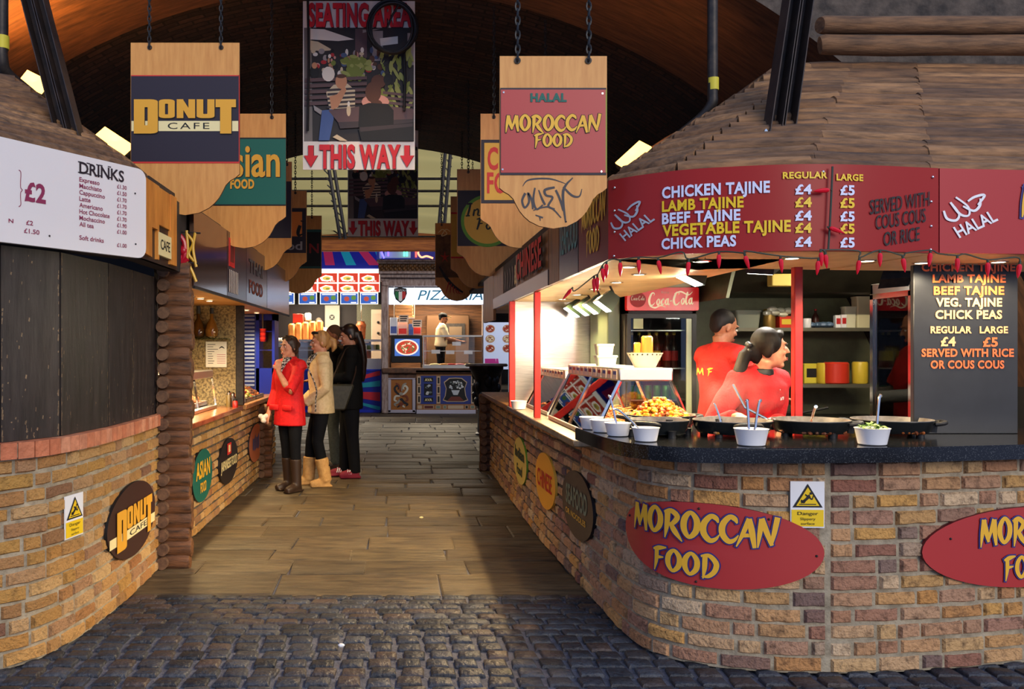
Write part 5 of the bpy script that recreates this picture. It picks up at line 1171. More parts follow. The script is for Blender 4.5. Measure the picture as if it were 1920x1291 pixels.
# things on the case
zt = 1.393
def tub(label, cx, Y, z, w, h, m, lid=None, name='plastic_tub', cat='tub', group=None):
    t = thing(name, label, cat, (cx, Y, z), group=group); mb = MB(); a = w/2
    rings = []
    for k, zz in ((.86, 0), (1, h)): rings += [(cx+q[0]*k, Y+q[1]*k*.8, z+zz) for q in rrect(-a, -a, a, a, a*.25, 3)]
    n = len(rings)//2; mb.add(rings, [tuple(range(n))[::-1], tuple(range(n, 2*n))]+[(i, (i+1) % n, n+(i+1) % n, n+i) for i in range(n)]); obj('tub_body', mb, m, t)
    mb = MB(); o = [(cx+q[0]*1.06, Y+q[1]*.86) for q in rrect(-a, -a, a, a, a*.25, 3)]; mb.prism(o, lambda u, v, d: Vector((u, v, d)), z+h-.008, z+h+.006); obj('lid', mb, lid or m, t); return t
m_tub = flat('cream_plastic', 222, 218, 190, .4); m_tubg = flat('greenish_plastic', 206, 216, 190, .4)
tub('pale green plastic tub on the glass case, under another', 1.385, 5.75, zt, .135, .062, m_tubg); tub('cream plastic tub on top of the pale green tub', 1.375, 5.75, zt+.069, .115, .07, m_tub)
t = thing('serving_basket', 'cream oval basket holding orange boards on the glass case top', 'basket', (1.475, 5.14, zt))
mb = MB(); mb.lathe([(.062, 0), (.085, .055), (.104, .088), (.108, .088), (.09, .055), (.066, .006)], (1.475, 5.14, zt), 24, 0, cap=True, sc=(1.02, .62)); obj('basket_bowl', mb, m_tub, t)
mb = MB()
for i in range(9): a = pi+.35+i*.3; mb.ball((1.475+.1*cos(a), 5.14+.0615*sin(a), zt+.078), .006, n=6)
obj('rim_holes', mb, m_dark, t)
mb = MB(); mb.box((1.455, 5.12, zt+.05), (1.52, 5.16, zt+.19), bev=.02); mb.box((1.41, 5.13, zt+.05), (1.45, 5.16, zt+.15), bev=.01); obj('bread_board', mb, [mat('amber_board', srgb(214, 132, 50), srgb(150, 84, 36), 5, .3, stretch=(3, 1, .5))], t)
t = thing('sauce_bottle', 'squat sauce bottle with dark lower half on the counter by glass case', 'bottle', (1.065, 4.88, .976)); c = (1.08, 4.885, .976)
mb = MB(); mb.lathe([(.028, 0), (.03, .01), (.03, .06)], c, 16); obj('sauce', mb, m_dark, t); mb = MB(); mb.lathe([(.03, .06), (.03, .08), (.012, .10)], c, 16); obj('bottle_shoulder', mb, flat('sauce_label', 216, 190, 120), t); mb = MB(); mb.lathe([(.013, .10), (.012, .125), (.004, .135)], c, 12); obj('cap', mb, m_black, t)

# white bowls
BOWL = [(.046, 0), (.052, .004), (.064, .063), (.067, .067), (.063, .067), (.058, .058), (.048, .010)]
def bowl(label, x, y, z, s=1.0, extra=None, group='white bowls along the counter'):
    t = thing('white_bowl', label, 'bowl', (x, y, z), group=group); mb = MB(); mb.lathe([(r*s, zz*s) for r, zz in BOWL], (x, y, z), 32); obj('bowl_body', mb, m_white, t)
    return t
def spoon(label, x, y, z, dx, dy, L=.2):
    t = thing('serving_spoon', label, 'spoon', (x, y, z)); mb = MB(); mb.tube(smooth([(x, y, z+.03), (x+dx*.5, y+dy*.5, z+.03+L*.5), (x+dx, y+dy, z+.03+L*.86), (x+dx*1.3, y+dy*1.1, z+.03+L*.9)], 5), [.006]*15+[.009], 8); obj('spoon_handle', mb, m_chrome, t)
    mb = MB(); mb.ball((x-dx*.15, y-dy*.15, z+.02), .02, .014, .01, 10); obj('spoon_bowl', mb, m_chrome, t); return t
zg = 1.0625
bowl('white bowl farthest back of the four on the counter corner', 1.055, 4.70, zg); bowl('white bowl second from the back on the counter corner', 1.075, 4.53, zg, .98); bowl('white bowl second from the front on the counter corner', 1.105, 4.33, zg); bowl('white bowl at the front of the four on the counter corner', 1.175, 4.08, zg, .98)
bowl('white bowl with two spoons in front of the third pan', 1.605, 3.90, zg, 1.15); bowl('white bowl of green salad in front of the last pan', 2.175, 3.93, zg, 1.15)
bowl('white tub far along the low steel counter by red post', 1.045, 7.5, .976, 1.1, group=None)
mb = MB(); rr = random.Random(11)
for i in range(46):
    a = rr.random()*6.28; q = .055*sqrt(rr.random()); x = 2.175+q*cos(a); y = 3.93+q*sin(a); z = zg+.074+.028*(1-q/.06); d = rr.random()*6.28
    mb.add([(x-.02*cos(d), y-.02*sin(d), z), (x+.008*sin(d), y-.008*cos(d), z+.008), (x+.02*cos(d), y+.02*sin(d), z+rr.uniform(-.01, .012)), (x-.008*sin(d), y+.008*cos(d), z+.004)], [(0, 1, 2, 3)], i % 3)
stuff(tag(obj('salad_leaves', mb, [flat('leaf_a', 110, 150, 50), flat('leaf_b', 70, 110, 40), flat('leaf_c', 170, 190, 110)]), 'chopped green salad filling the white bowl', 'salad'))
spoon('steel spoon standing in the second white bowl from front', 1.105, 4.34, zg, -.03, .03, .19); spoon('steel spoon leaning from the front corner bowl', 1.165, 4.09, zg, -.10, .06, .13)
spoon('steel spoon leaning left in bowl before the third pan', 1.595, 3.90, zg+.02, -.0, .02, .17); spoon('steel spoon leaning right in bowl before the third pan', 1.62, 3.90, zg+.02, .03, .02, .17); spoon('steel spoon standing in the salad bowl', 2.20, 3.94, zg+.03, .03, .03, .18)

# electric pans
m_pan = mat('black_enamel', (.012, .014, .015), rough=.18); m_panin = mat('worn_nonstick', srgb(150, 146, 140), srgb(96, 92, 88), 9, .35)
def pan(label, cx, Y, food=None, mats=None, R_=.205, turn=0.0):
    c = (cx, Y, zg); t = thing('electric_pan', label, 'pan', c, group='electric pans on the granite counter')
    mb = MB(); mb.lathe([(.13, .014), (R_*.86, .018), (R_*.95, .04), (R_, .072), (R_*1.015, .076), (R_*1.015, .08), (R_*.985, .08), (R_*.93, .045), (R_*.8, .028)], c, 40); obj('pan_body', mb, m_pan, t)
    mb = MB(); mb.lathe([(R_*1.0, .0801), (R_*1.0, .083), (R_*.985, .083), (R_*.93, .048), (R_*.6, .034), (.002, .034)], c, 40, cap=False); obj('pan_inside', mb, m_panin, t)
    for sg in (-1, 1):
        a = turn+(0 if sg > 0 else pi); mb = MB(); ca, sa = cos(a), sin(a)
        pts = [(cx+ca*r_-sa*w_, Y+sa*r_+ca*w_, zg+z_) for r_, w_, z_ in ((R_*.96, -.055, .062), (R_+.035, -.05, .07), (R_+.045, 0, .072), (R_+.035, .05, .07), (R_*.96, .055, .062))]
        mb.tube(smooth(pts, 4), .011, 8); mb.tube([(cx+ca*R_*.95, Y+sa*R_*.95, zg+.02), (cx+ca*R_*.98, Y+sa*R_*.98, zg+.07)], .02, 8); obj('pan_handle', mb, m_black, t)
    for k in range(4):
        a = turn+pi/4+k*pi/2; mb = MB(); mb.lathe([(.02, 0), (.018, .02), (.022, .035)], (cx+.15*cos(a), Y+.15*sin(a), zg), 10); obj('foot', mb, m_black, t)
    if food: mb = MB(); food(mb, (cx, Y, zg+.045)); stuff(obj('food', mb, mats, t))
    return t
m_tj = [flat('tajine_gold', 236, 160, 30, .35), flat('tajine_orange', 214, 110, 26, .35), flat('tajine_brown', 150, 70, 26, .4), flat('tajine_yellow', 244, 190, 60, .35)]
pan('black pan heaped with golden orange chicken pieces', 1.43, 4.70, lambda mb, c: heap(mb, c, .175, .175, .125, 520, .019, 2, 4), m_tj, .19, .2)
pan('black pan between the chicken heap and the third pan', 1.325, 4.36, lambda mb, c: heap(mb, (c[0], c[1], c[2]-.02), .11, .11, .02, 100, .014, 3, 2), m_brownfood[:2], .145, .9)
pan('black pan with pale stew the woman is reaching over', (1356-CX)*4.34/F+.07, 4.34, lambda mb, c: heap(mb, (c[0], c[1], c[2]-.02), .17, .17, .02, 160, .016, 7, 2), [flat('stew_tan', 190, 130, 90), m_brownfood[2]], .205, 1.4) if False else pan('black pan with pale stew the woman is reaching over', 1.685, 4.33, lambda mb, c: heap(mb, (c[0], c[1], c[2]-.02), .17, .17, .02, 160, .016, 7, 2), [flat('stew_tan', 190, 130, 90), m_brownfood[2]], .19, -pi/2)
pan('black pan in front of red post on the granite', (1518-CX)*4.36/F, 4.36, lambda mb, c: heap(mb, (c[0], c[1], c[2]-.02), .17, .17, .018, 160, .016, 9, 2), [m_brownfood[1], flat('stew_dark', 90, 52, 30)], .19, -.5)
pan('rightmost black pan behind the salad bowl', (1672-CX)*4.38/F, 4.38, lambda mb, c: heap(mb, (c[0], c[1], c[2]-.02), .17, .17, .018, 160, .016, 10, 2), [m_brownfood[0], m_brownfood[1]], .19, -.35)
spoon('steel ladle handle rising from the pan by the red post', (1520-CX)*4.36/F, 4.36, zg+.03, .0, -.05, .1); spoon('steel ladle handle rising from the pale stew pan', 1.64, 4.36, zg+.03, -.02, .03, .11)

# black menu board
Yb = 4.44; U = up(Yb); root = thing('menu_board', 'tall black menu board with orange lettering standing on the granite', 'menu board', tuple(P(1812, 830, Yb)))
a = P(1713, 0, Yb); b = P(1909, 0, Yb); mb = MB(); mb.box((a.x, Yb, zg), (b.x, Yb+.03, 1.94), bev=.003); obj('board', mb, mat('slate_black', srgb(40, 42, 48), srgb(30, 31, 36), 3, .35), root)
m_or1 = flat('orange_letter', 232, 112, 60, .4); m_or2 = flat('peach_letter', 240, 180, 130, .4); mb = MB()
for s, x, w, py, cap, m in (('CHICKEN TAJINE', 1727, 176, 508, 14, 0), ('LAMB TAJINE', 1748, 137, 529, 14, 0), ('BEEF TAJINE', 1750, 132, 552, 15, 0), ('VEG. TAJINE', 1754, 124, 574, 15, 1), ('CHICK PEAS', 1753, 125, 597, 15, 1), ('REGULAR', 1744, 77, 624, 12, 1), ('LARGE', 1836, 53, 624, 12, 1), ('£4', 1763, 28, 648, 16, 1), ('£5', 1842, 28, 649, 16, 0), ('SERVED WITH RICE', 1727, 173, 668, 14, 0), ('OR COUS COUS', 1744, 138, 690, 14, 0)): text(mb, s, x, -py, w, cap, U, .004, m, .035)
obj('lettering', mb, [m_or1, m_or2], root, smooth_=0)
# glass-door display fridge behind the board
X0 = 3.12; Y0, Y1 = 5.2, 5.66; root = thing('display_fridge', 'tall glass door display fridge behind black menu board', 'fridge', (X0+.3, Y0, 0.013)); mb = MB()
for lo, hi in (((X0, Y0, .013), (X0+.6, Y0+.03, 1.93)), ((X0, Y1-.03, .013), (X0+.6, Y1, 1.93)), ((X0+.57, Y0, .013), (X0+.6, Y1, 1.93)), ((X0, Y0, 1.86), (X0+.6, Y1, 1.93)), ((X0, Y0, .013), (X0+.6, Y1, .2))): mb.box(lo, hi, bev=.004)
obj('cabinet', mb, m_steelM, root); mb = MB(); mb.box((X0+.01, Y0+.03, .2), (X0+.016, Y1-.03, 1.86)); obj('door_glass', mb, thin_glass('brown_glass', (.7, .58, .42), .10), root)
mb = MB()
for lo, hi in (((X0-.004, Y0+.0, .2), (X0+.01, Y0+.035, 1.86)), ((X0-.004, Y1-.035, .2), (X0+.01, Y1, 1.86)), ((X0-.004, Y0, 1.83), (X0+.01, Y1, 1.865))): mb.box(lo, hi)
obj('door_frame', mb, m_chrome, root); mb = MB()
for z in (.6, 1.0, 1.4): mb.box((X0+.03, Y0+.03, z), (X0+.57, Y1-.03, z+.012))
obj('shelf', mb, m_steelM, root)
tub('large cream bucket inside the display fridge', X0+.16, 5.42, 1.013, .2, .26, m_tub, name='bucket', cat='bucket')
tub('blue packet tub inside the display fridge, upper shelf', X0+.14, 5.43, 1.413, .2, .22, flat('blue_packet', 70, 100, 150), name='packet', cat='packet')
tub('yellow tub inside the display fridge, low shelf', X0+.16, 5.42, .613, .2, .22, flat('yellow_tub', 200, 180, 90), name='bucket', cat='bucket')

# shelves and stock on the back wall
m_shelf = mat('grey_steel_shelf', srgb(120, 116, 100), rough=.4, metal=.6)
Ys = 7.45
def shelf(px0, px1, py, label):
    a = P(px0, py, Ys); b = P(px1, py, Ys); mb = MB(); mb.box((a.x, Ys, a.z-.03), (b.x, 7.99, a.z)); return tag(obj('wall_shelf', mb, m_shelf), label, 'shelf', 'steel shelves on the stall back wall')
shelf(1380, 1640, 614, 'upper steel shelf with pots on the stall back wall'); shelf(1500, 1640, 720, 'lower steel shelf with large food tins on the back wall')
def stock(x0, x1, y0, y1, kind, m, label, dep=.14, dy=.1, prt=None, shelf_y=None):
    a = P(x0, y1, Ys+dy); w = (x1-x0)*(Ys+dy)/F; z0 = H-(CY-0)*0 + 0
    zsh = P(0, shelf_y, Ys).z+.0005; h = (y1-y0)*(Ys+dy)/F; cx = (a.x+P(x1, 0, Ys+dy).x)/2
    if kind == 'can': t = can(label, (cx, Ys+dy+w/2, zsh), h, w/2, m, name='food_tin', cat='tin')
    elif kind == 'tub': t = tub(label, cx, Ys+dy+w*.4, zsh, w*.94, h-.01, m, prt)
    else:
        t = thing('food_packet', label, 'packet', (cx, Ys+dy, zsh)); mb = MB(); mb.box((cx-w/2, Ys+dy, zsh), (cx+w/2, Ys+dy+min(dep, w), zsh+h), bev=.004); obj('box_body', mb, m, t)
        if prt: mb = MB(); mb.box((cx-w*.36, Ys+dy-.002, zsh+h*.3), (cx+w*.36, Ys+dy, zsh+h*.75)); obj('print', mb, prt, t)
    return t
S1 = 614
m_redtin = flat('red_tin', 206, 56, 36, .35); m_yeltin = flat('yellow_tin', 220, 190, 60, .35)
stock(1584, 1608, 573, 614, 'tub', m_tub, 'white lidded bucket on the upper shelf', shelf_y=S1); stock(1606, 1636, 554, 614, 'tub', flat('cream_jug', 204, 196, 160), 'tall cream bucket at the right end of the upper shelf', shelf_y=S1)
stock(1567, 1577, 590, 614, 'box', m_white, 'small white and red packet on the upper shelf, left one', prt=m_labr, shelf_y=S1); stock(1578, 1588, 589, 614, 'box', m_white, 'small white and red packet on the upper shelf, right one', prt=m_labr, shelf_y=S1, dy=.08)
stock(1509, 1524, 596, 614, 'can', m_white, 'white tin on the upper shelf beside red post', shelf_y=S1); bottle('brown sauce bottle on the upper shelf', (P(1529, 0, Ys+.2).x, Ys+.2, P(0, S1, Ys).z+.0005), .17, .03, mat('brown_sauce', (.05, .015, .01), rough=.3), m_labr, name='sauce_bottle')
stock(1380, 1430, 580, 614, 'tub', flat('grey_tray', 130, 134, 120), 'wide grey container on the upper shelf behind the man', shelf_y=S1); stock(1436, 1458, 578, 614, 'can', flat('brass_tin', 150, 120, 60, .35, metal=.5), 'brass coloured tin on the upper shelf', shelf_y=S1); stock(1462, 1488, 592, 614, 'box', m_redtin, 'red packet under a plastic bag on the upper shelf', prt=m_yeltin, shelf_y=S1)
mb = MB(); rr = random.Random(3); [mb.ball((P(1470+rr.uniform(-22, 20), 0, 7.5).x, 7.5+rr.uniform(0, .1), 1.83+rr.uniform(-.02, .03)), .05, .04, .03, 8) for _ in range(7)]
tag(obj('plastic_bag', mb, flat('white_film', 206, 204, 180, .25)), 'crumpled white plastic bag lying over packets on the upper shelf', 'bag')
mb = MB(); [mb.ball((P(1540+rr.uniform(-12, 24), 0, 7.5).x, 7.53+rr.uniform(0, .1), P(0, S1, Ys).z+.03), .045, .05, .026, 8) for _ in range(6)]
tag(obj('blue_bag', mb, flat('blue_film', 96, 120, 150, .3)), 'crumpled blue plastic bag on the upper shelf', 'bag')
S2 = 720
stock(1508, 1540, 663, 700, 'box', flat('yellow_pack', 206, 190, 60), 'yellow packet beside red post on lower shelf', prt=m_ink, shelf_y=S2, dy=.2); stock(1540, 1572, 681, 720, 'can', m_yeltin, 'yellow tin on the lower shelf, left of red tin', shelf_y=S2); stock(1556, 1602, 680, 721, 'can', m_redtin, 'large red tin on the lower shelf', shelf_y=S2, dy=.02); stock(1606, 1634, 681, 722, 'can', m_yeltin, 'yellow tin with red label at right of the lower shelf', shelf_y=S2)
for px, py in ((1430, 528),):
    pass
# extractor hood
t = thing('extractor_hood', 'large dark curved extractor hood above the cooks', 'hood', (3.0, 7.2, 1.9)); mb = MB()
hp = [(2.55, 1.92), (2.62, 2.2), (2.78, 2.42), (3.0, 2.55), (3.3, 2.58), (4.3, 2.58), (4.3, 2.3), (3.6, 1.95)]
mb.prism([(2.52, 1.90), (2.57, 2.12), (2.70, 2.34), (2.95, 2.5), (4.3, 2.52), (4.3, 2.49), (2.96, 2.47), (2.72, 2.315), (2.595, 2.105), (2.545, 1.90)], lambda u, v, d: Vector((u, d, v)), 6.6, 7.95); obj('hood_arch', mb, mat('dull_hood_steel', srgb(120, 120, 96), srgb(84, 84, 66), 4, .4, .5), t)
mb = MB(); mb.prism([(6.62, 2.5), (7.95, 2.5), (7.95, 1.98), (7.2, 1.98)], lambda u, v, d: Vector((d, u, v)), 2.72, 4.28); obj('hood_canopy', mb, mat('greasy_hood', srgb(52, 48, 38), srgb(34, 32, 26), 4, .4, .4), t)
carton(1448, 513, 1490, 536, 6.9, .1, m_carton, 'yellow notice plate hanging under the extractor hood', name='notice_plate')
# work surface and tools behind
mb = MB(); a = P(1500, 0, 7.0); mb.box((2.62, 7.25, .013), (4.4, 7.98, .90), bev=.01); tag(obj('back_worktop', mb, mat('dark_steel_top', srgb(70, 68, 60), rough=.4, metal=.6)), 'dark steel work bench along the stall back wall', 'bench')
for i, x in enumerate((2.9, 3.35)): 
    t = thing('frying_pan', ['dark frying pan on the back bench, left one', 'dark frying pan on the back bench near red post'][i], 'frying pan', (x, 7.5, .902)); mb = MB(); mb.lathe([(.1, 0), (.13, .05), (.133, .05), (.1, .008)], (x, 7.5, .902), 20); obj('pan_body', mb, m_iron, t); mb = MB(); mb.tube([(x+.12, 7.45, .94), (x+.34, 7.35, 1.0)], .012, 6); obj('pan_handle', mb, m_black, t)

# lights of the stall
m_lampw = glow('warm_lamp_face', (1.0, .86, .62), 10); m_tubew = glow('cool_lamp_face', (1.0, .95, .86), 12)
WARM = (1.0, .78, .45)
DL = [(P(px, py, .442*F/(CY-py)), 23) for px, py in ((1317, 489), (1485, 483), (1626, 488), (1728, 492), (1872, 490))]+[(V_, 58) for V_ in (Vector((1.22, 4.55, 0)), Vector((1.40, 5.0, 0)))]+[(Vector((1.42, 5.6+.62*i, 0)), 62) for i in range(8)]
for i, (c, en) in enumerate(DL):
    t = thing('downlight', 'small round recessed downlight in the cream soffit of the right stall', 'downlight', (c.x, c.y, ZF0), group='soffit downlights of the right stall')
    mb = MB(); mb.lathe([(.045, -.001), (.045, -.006), (.032, -.008), (.032, -.001)], (c.x, c.y, ZF0), 20, cap=False); obj('trim_ring', mb, m_chrome, t); mb = MB(); mb.lathe([(.031, -.003), (.0, -.003)], (c.x, c.y, ZF0), 16, cap=False); obj('lamp_face', mb, m_lampw, t)
    lamp('downlight_lamp', 'SPOT', (c.x, c.y, ZF0-.02), en, WARM if en < 40 else (1.0, .68, .30), .025, (0, 0, 0), radians(150), .4)
def heat_lamp(x0, y0, x1, y1, Y, label, e, group='heat lamps over the glass food cases', w_=.16):
    a = P(x0, y0, Y); b = P(x1, y1, Y); c = (a+b)/2; L = (b-a).length; u = (b-a).normalized(); nn = Vector((-u.z, 0, u.x)); t = thing('heat_lamp', label, 'lamp', tuple(c), group=group)
    fm = lambda q: c+u*q.x+Vector((0, 1, 0))*q.y+nn*q.z
    mb = MB(); mb.add([fm(Vector(q)) for q in ((-L/2, -w_/2, 0), (L/2, -w_/2, 0), (L/2, w_/2, 0), (-L/2, w_/2, 0), (-L*.22, -w_*.25, .12), (L*.42, -w_*.25, .12), (L*.42, w_*.25, .12), (-L*.22, w_*.25, .12))], [(4, 5, 6, 7), (0, 1, 5, 4), (1, 2, 6, 5), (2, 3, 7, 6), (3, 0, 4, 7)]); obj('lamp_shade', mb, mat('dark_green_enamel', srgb(30, 44, 36), rough=.35), t)
    mb = MB(); mb.box((-L*.44, -w_*.4, -.004), (L*.44, w_*.4, .004), xf=fm); obj('lamp_face', mb, m_tubew, t)
    mb = MB(); mb.tube([fm(Vector((L*.1, 0, .12))), Vector((c.x+.03, c.y, 2.0 if Y > 5 else 1.96))], .008, 6); obj('lamp_arm', mb, m_iron, t)
    l = lamp('heat_lamp_light', 'AREA', tuple(c-nn*.012), e, (1.0, .86, .58), (L*.85, w_*.8)); l.rotation_euler = (-nn).to_track_quat('-Z', 'Y').to_euler()
heat_lamp(1115, 564, 1143, 585, 6.0, 'nearest of four dark heat lamps in a row above the glass food case', 14)
heat_lamp(1094, 570, 1119, 589, 6.5, 'second of four dark heat lamps in a row, behind the nearest', 11)
heat_lamp(1076, 573, 1102, 592, 7.0, 'third of four dark heat lamps in a row, next to the last', 9)
heat_lamp(1058, 576, 1085, 595, 7.6, 'last of four dark heat lamps in a row, by the splashback', 7)
heat_lamp(1268, 514, 1313, 536, 5.2, 'dark wedge shaped lamp hanging before the drinks fridge', 14, None)
def panel_lamp(q, Y0, Y1, label, e, flood_=False):
    c = sum(q, Vector())/4; t = thing('panel_lamp', label, 'lamp', tuple(c)); nn = (q[1]-q[0]).cross(q[2]-q[1]).normalized(); nn = -nn if nn.z > 0 else nn
    mb = MB(); mb.add([p_ for p_ in q]+[p_-nn*.06 for p_ in q], [(0, 1, 2, 3), (7, 6, 5, 4)]+[(i, (i+1) % 4, 4+(i+1) % 4, 4+i) for i in range(4)]); obj('housing', mb, m_iron, t)
    mb = MB(); mb.poly([c+(p_-c)*.9+nn*.004 for p_ in q]); obj('lamp_face', mb, m_tubew, t)
    l = lamp('panel_light', 'AREA', tuple(c+nn*.02), e, (1, .93, .8), .2); l.rotation_euler = nn.to_track_quat('-Z', 'Y').to_euler()
    mb = MB(); mb.tube([c-nn*.05, Vector((c.x, c.y, 1.97 if c.y < 4.8 else 2.6))], .012, 6); obj('bracket', mb, m_iron, t)
panel_lamp([P(1398, 512, 5.0), P(1450, 515, 5.0), P(1465, 503, 5.35), P(1412, 498, 5.35)], 5, 5.3, 'bright flat panel lamp above the red sweatshirt woman', 24)
panel_lamp([P(1646, 541, 5.0), P(1704, 536, 5.0), P(1712, 512, 5.12), P(1655, 514, 5.12)], 5, 5.2, 'square floodlight with grille above the display fridge', 20)

# chilli light string
root = thing('chilli_light_string', 'string of red chilli pepper lights along the fascia bottom edge', 'light string', tuple(P(1500, 475, 3.78)))
CH = [(1063, 552, -.7), (1114, 535, 0), (1120, 533, .0), (1131, 516, .1), (1137, 508, 0), (1163, 505, 0), (1198, 500, .05), (1237, 501, .2), (1290, 504, -.1), (1348, 490, 0), (1401, 492, .3), (1465, 498, .1), (1533, 502, -.1), (1540, 486, .05), (1549, 490, .1), (1609, 501, -.15), (1650, 487, 0), (1695, 497, .15), (1743, 487, -.1), (1795, 497, 0), (1852, 505, 0), (1910, 508, -.15)]
m_chil = mat('chilli_red_plastic', srgb(206, 20, 40), rough=.22, emit=srgb(206, 20, 40), es=.12); m_stem = flat('chilli_stem', 46, 60, 50)
def chdepth(px):
    for p_ in (F1, F2):
        h_ = p_.hit(px, .04)
        if h_ and px > 1150: return h_[1]
    return max(4.2, min(5.6, 1600*1.0/(px-CX))) if px < 1160 else 3.88
def chil(px, py, tilt, Y=None, L=27, base=None):
    Y = Y or chdepth(px); k = Y/F; c = P(px, py, Y); d = Vector((sin(tilt), 0, -cos(tilt))); a = c-d*L*.5*k; b_ = c+d*L*.5*k
    mb = MB(); mb.tube(smooth([tuple(a), tuple(a.lerp(b_, .3)), tuple(a.lerp(b_, .7)), tuple(b_)], 3), [.004, .0085, .0105, .0108, .0100, .009, .0075, .0055, .003, .001][:10], 8); obj('chilli_bulb', mb, m_chil, root)
    mb = MB(); mb.tube([tuple(a-d*.014), tuple(a+d*.004)], .0055, 6); return mb, a-d*.012
wire = []; stems = MB()
for px, py, tl in CH:
    s_, a = chil(px, py, tl); n0 = len(stems.v); stems.v += s_.v; stems.f += [tuple(i+n0 for i in f) for f in s_.f]; stems.m += s_.m; stems.r += s_.r; wire.append(a)
clips = [P(x, y, chdepth(x)) for x, y in ((1078, 545), (1150, 485), (1278, 472), (1398, 470), (1548, 468), (1610, 470), (1700, 474), (1760, 475), (1810, 476), (1905, 482))]
allp = sorted(wire+clips, key=lambda q: q.x/q.y); mb = MB(); mb.tube(smooth([tuple(p_) for p_ in allp], 4), .0035, 5)
Yv = F1.hit(1558, .01)[1]-.012
vt = [P(1561, 312, Yv), P(1559, 360, Yv), P(1556, 420, Yv), P(1553, 468, Yv)]; mb.tube(smooth([tuple(p_) for p_ in vt], 5), .0045, 6)
obj('wire', mb, m_stem, root); obj('stems', stems, m_stem, root)
for px, py, tl in ((1540, 357, -1.5), (1570, 432, 1.2)):
    s_, a = chil(px, py, tl, Yv-.01, 30); mb = MB(); mb.tube([tuple(a), tuple(P(1558, py-1, Yv))], .004, 5); obj('stem', mb, m_stem, root)

# steam rising from the stew
def steam_mat():
    m = bpy.data.materials.new('steam'); m.use_nodes = True; nt = m.node_tree; nt.nodes.remove(nt.nodes['Principled BSDF']); out = nt.nodes['Material Output']; v = node(nt, 'ShaderNodeVolumePrincipled'); v.inputs['Color'].default_value = (1, 1, 1, 1)
    tc_ = node(nt, 'ShaderNodeTexCoord'); ln = node(nt, 'ShaderNodeVectorMath', operation='LENGTH'); mp = node(nt, 'ShaderNodeMapping'); mp.inputs['Location'].default_value = (0, 0, -.9); mp.inputs['Scale'].default_value = (1/.34, 1/.2, 1/.16)
    nt.links.new(tc_.outputs['Object'], mp.inputs[0]); nt.links.new(mp.outputs[0], ln.inputs[0]); nz = node(nt, 'ShaderNodeTexNoise'); nz.inputs['Scale'].default_value = 6; nz.inputs['Detail'].default_value = 3; nt.links.new(tc_.outputs['Object'], nz.inputs['Vector'])
    a = node(nt, 'ShaderNodeMapRange'); a.inputs['From Min'].default_value = 1.0; a.inputs['From Max'].default_value = .2; nt.links.new(ln.outputs['Value'], a.inputs[0])
    b = node(nt, 'ShaderNodeMapRange'); b.inputs['From Min'].default_value = .42; b.inputs['From Max'].default_value = .68; b.inputs['To Max'].default_value = 1.0; nt.links.new(nz.outputs['Fac'], b.inputs[0])
    x = node(nt, 'ShaderNodeMath', operation='MULTIPLY'); nt.links.new(a.outputs[0], x.inputs[0]); nt.links.new(b.outputs[0], x.inputs[1]); nt.links.new(x.outputs[0], v.inputs['Density']); nt.links.new(v.outputs[0], out.inputs['Volume']); return m
mb = MB(); mb.ball((1.66, 4.36, 1.30), .34, .2, .155, 16)
stuff(tag(obj('steam', mb, steam_mat()), 'thin steam rising from the pale stew pan before the woman', 'steam'))

for i_, (x_, y_) in enumerate(((2.35, 6.9), (3.5, 6.3))):  # added tube lamps, hidden behind the fascia, to brighten the stall interior
    t = thing('tube_lamp', ['hanging tube lamp above the drinks fridge in the stall', 'hanging tube lamp before the wall shelves in the stall'][i_], 'lamp', (x_, y_, 2.44)); mb = MB(); mb.box((x_-.4, y_-.03, 2.44), (x_+.4, y_+.03, 2.47)); obj('lamp_housing', mb, m_steelM, t); mb = MB(); mb.box((x_-.4, y_-.02, 2.42), (x_+.4, y_+.02, 2.4395)); obj('lamp_tube', mb, m_tubew, t); mb = MB(); mb.tube([(x_, y_, 2.47), (x_, y_, 2.56)], .01, 6); obj('hanger', mb, m_iron, t)
    lamp('tube_light', 'AREA', (x_, y_, 2.41), 34, (1, .86, .6), (.8, .06))
# ================================================================ PEOPLE
def fuse(mb, voxel=.01, it=4, fac=.5):
    me = bpy.data.meshes.new('f'); me.from_pydata([tuple(v) for v in mb.v], [], mb.f); o = bpy.data.objects.new('f', me); C.objects.link(o)
    bm = bmesh.new(); bm.from_mesh(me); bmesh.ops.recalc_face_normals(bm, faces=bm.faces); bm.to_mesh(me); bm.free()
    r = o.modifiers.new('r', 'REMESH'); r.mode = 'VOXEL'; r.voxel_size = voxel
    s = o.modifiers.new('s', 'SMOOTH'); s.iterations = it; s.factor = fac
    e = o.evaluated_get(bpy.context.evaluated_depsgraph_get()); m2 = e.to_mesh()
    out = MB(); out.v = [tuple(v.co) for v in m2.vertices]; out.f = [tuple(p.vertices) for p in m2.polygons]; out.m = [0]*len(out.f); out.r = [0.0]*len(out.f)
    e.to_mesh_clear(); bpy.data.objects.remove(o); bpy.data.meshes.remove(me); return out
def rings(mb, rs, n=20):
    """elliptical sections (cx, cy, z, rx, ry)"""
    vs = [(cx+rx*cos(2*pi*j/n), cy+ry*sin(2*pi*j/n), z) for cx, cy, z, rx, ry in rs for j in range(n)]; k = len(rs)
    mb.add(vs, [(i*n+j, i*n+(j+1) % n, (i+1)*n+(j+1) % n, (i+1)*n+j) for i in range(k-1) for j in range(n)]+[tuple(range(n))[::-1], tuple((k-1)*n+j for j in range(n))])
V = Vector
m_skin = mat('skin', srgb(206, 150, 120), srgb(190, 126, 100), 30, .5); m_skin2 = mat('tan_skin', srgb(168, 112, 82), srgb(150, 96, 70), 30, .5)
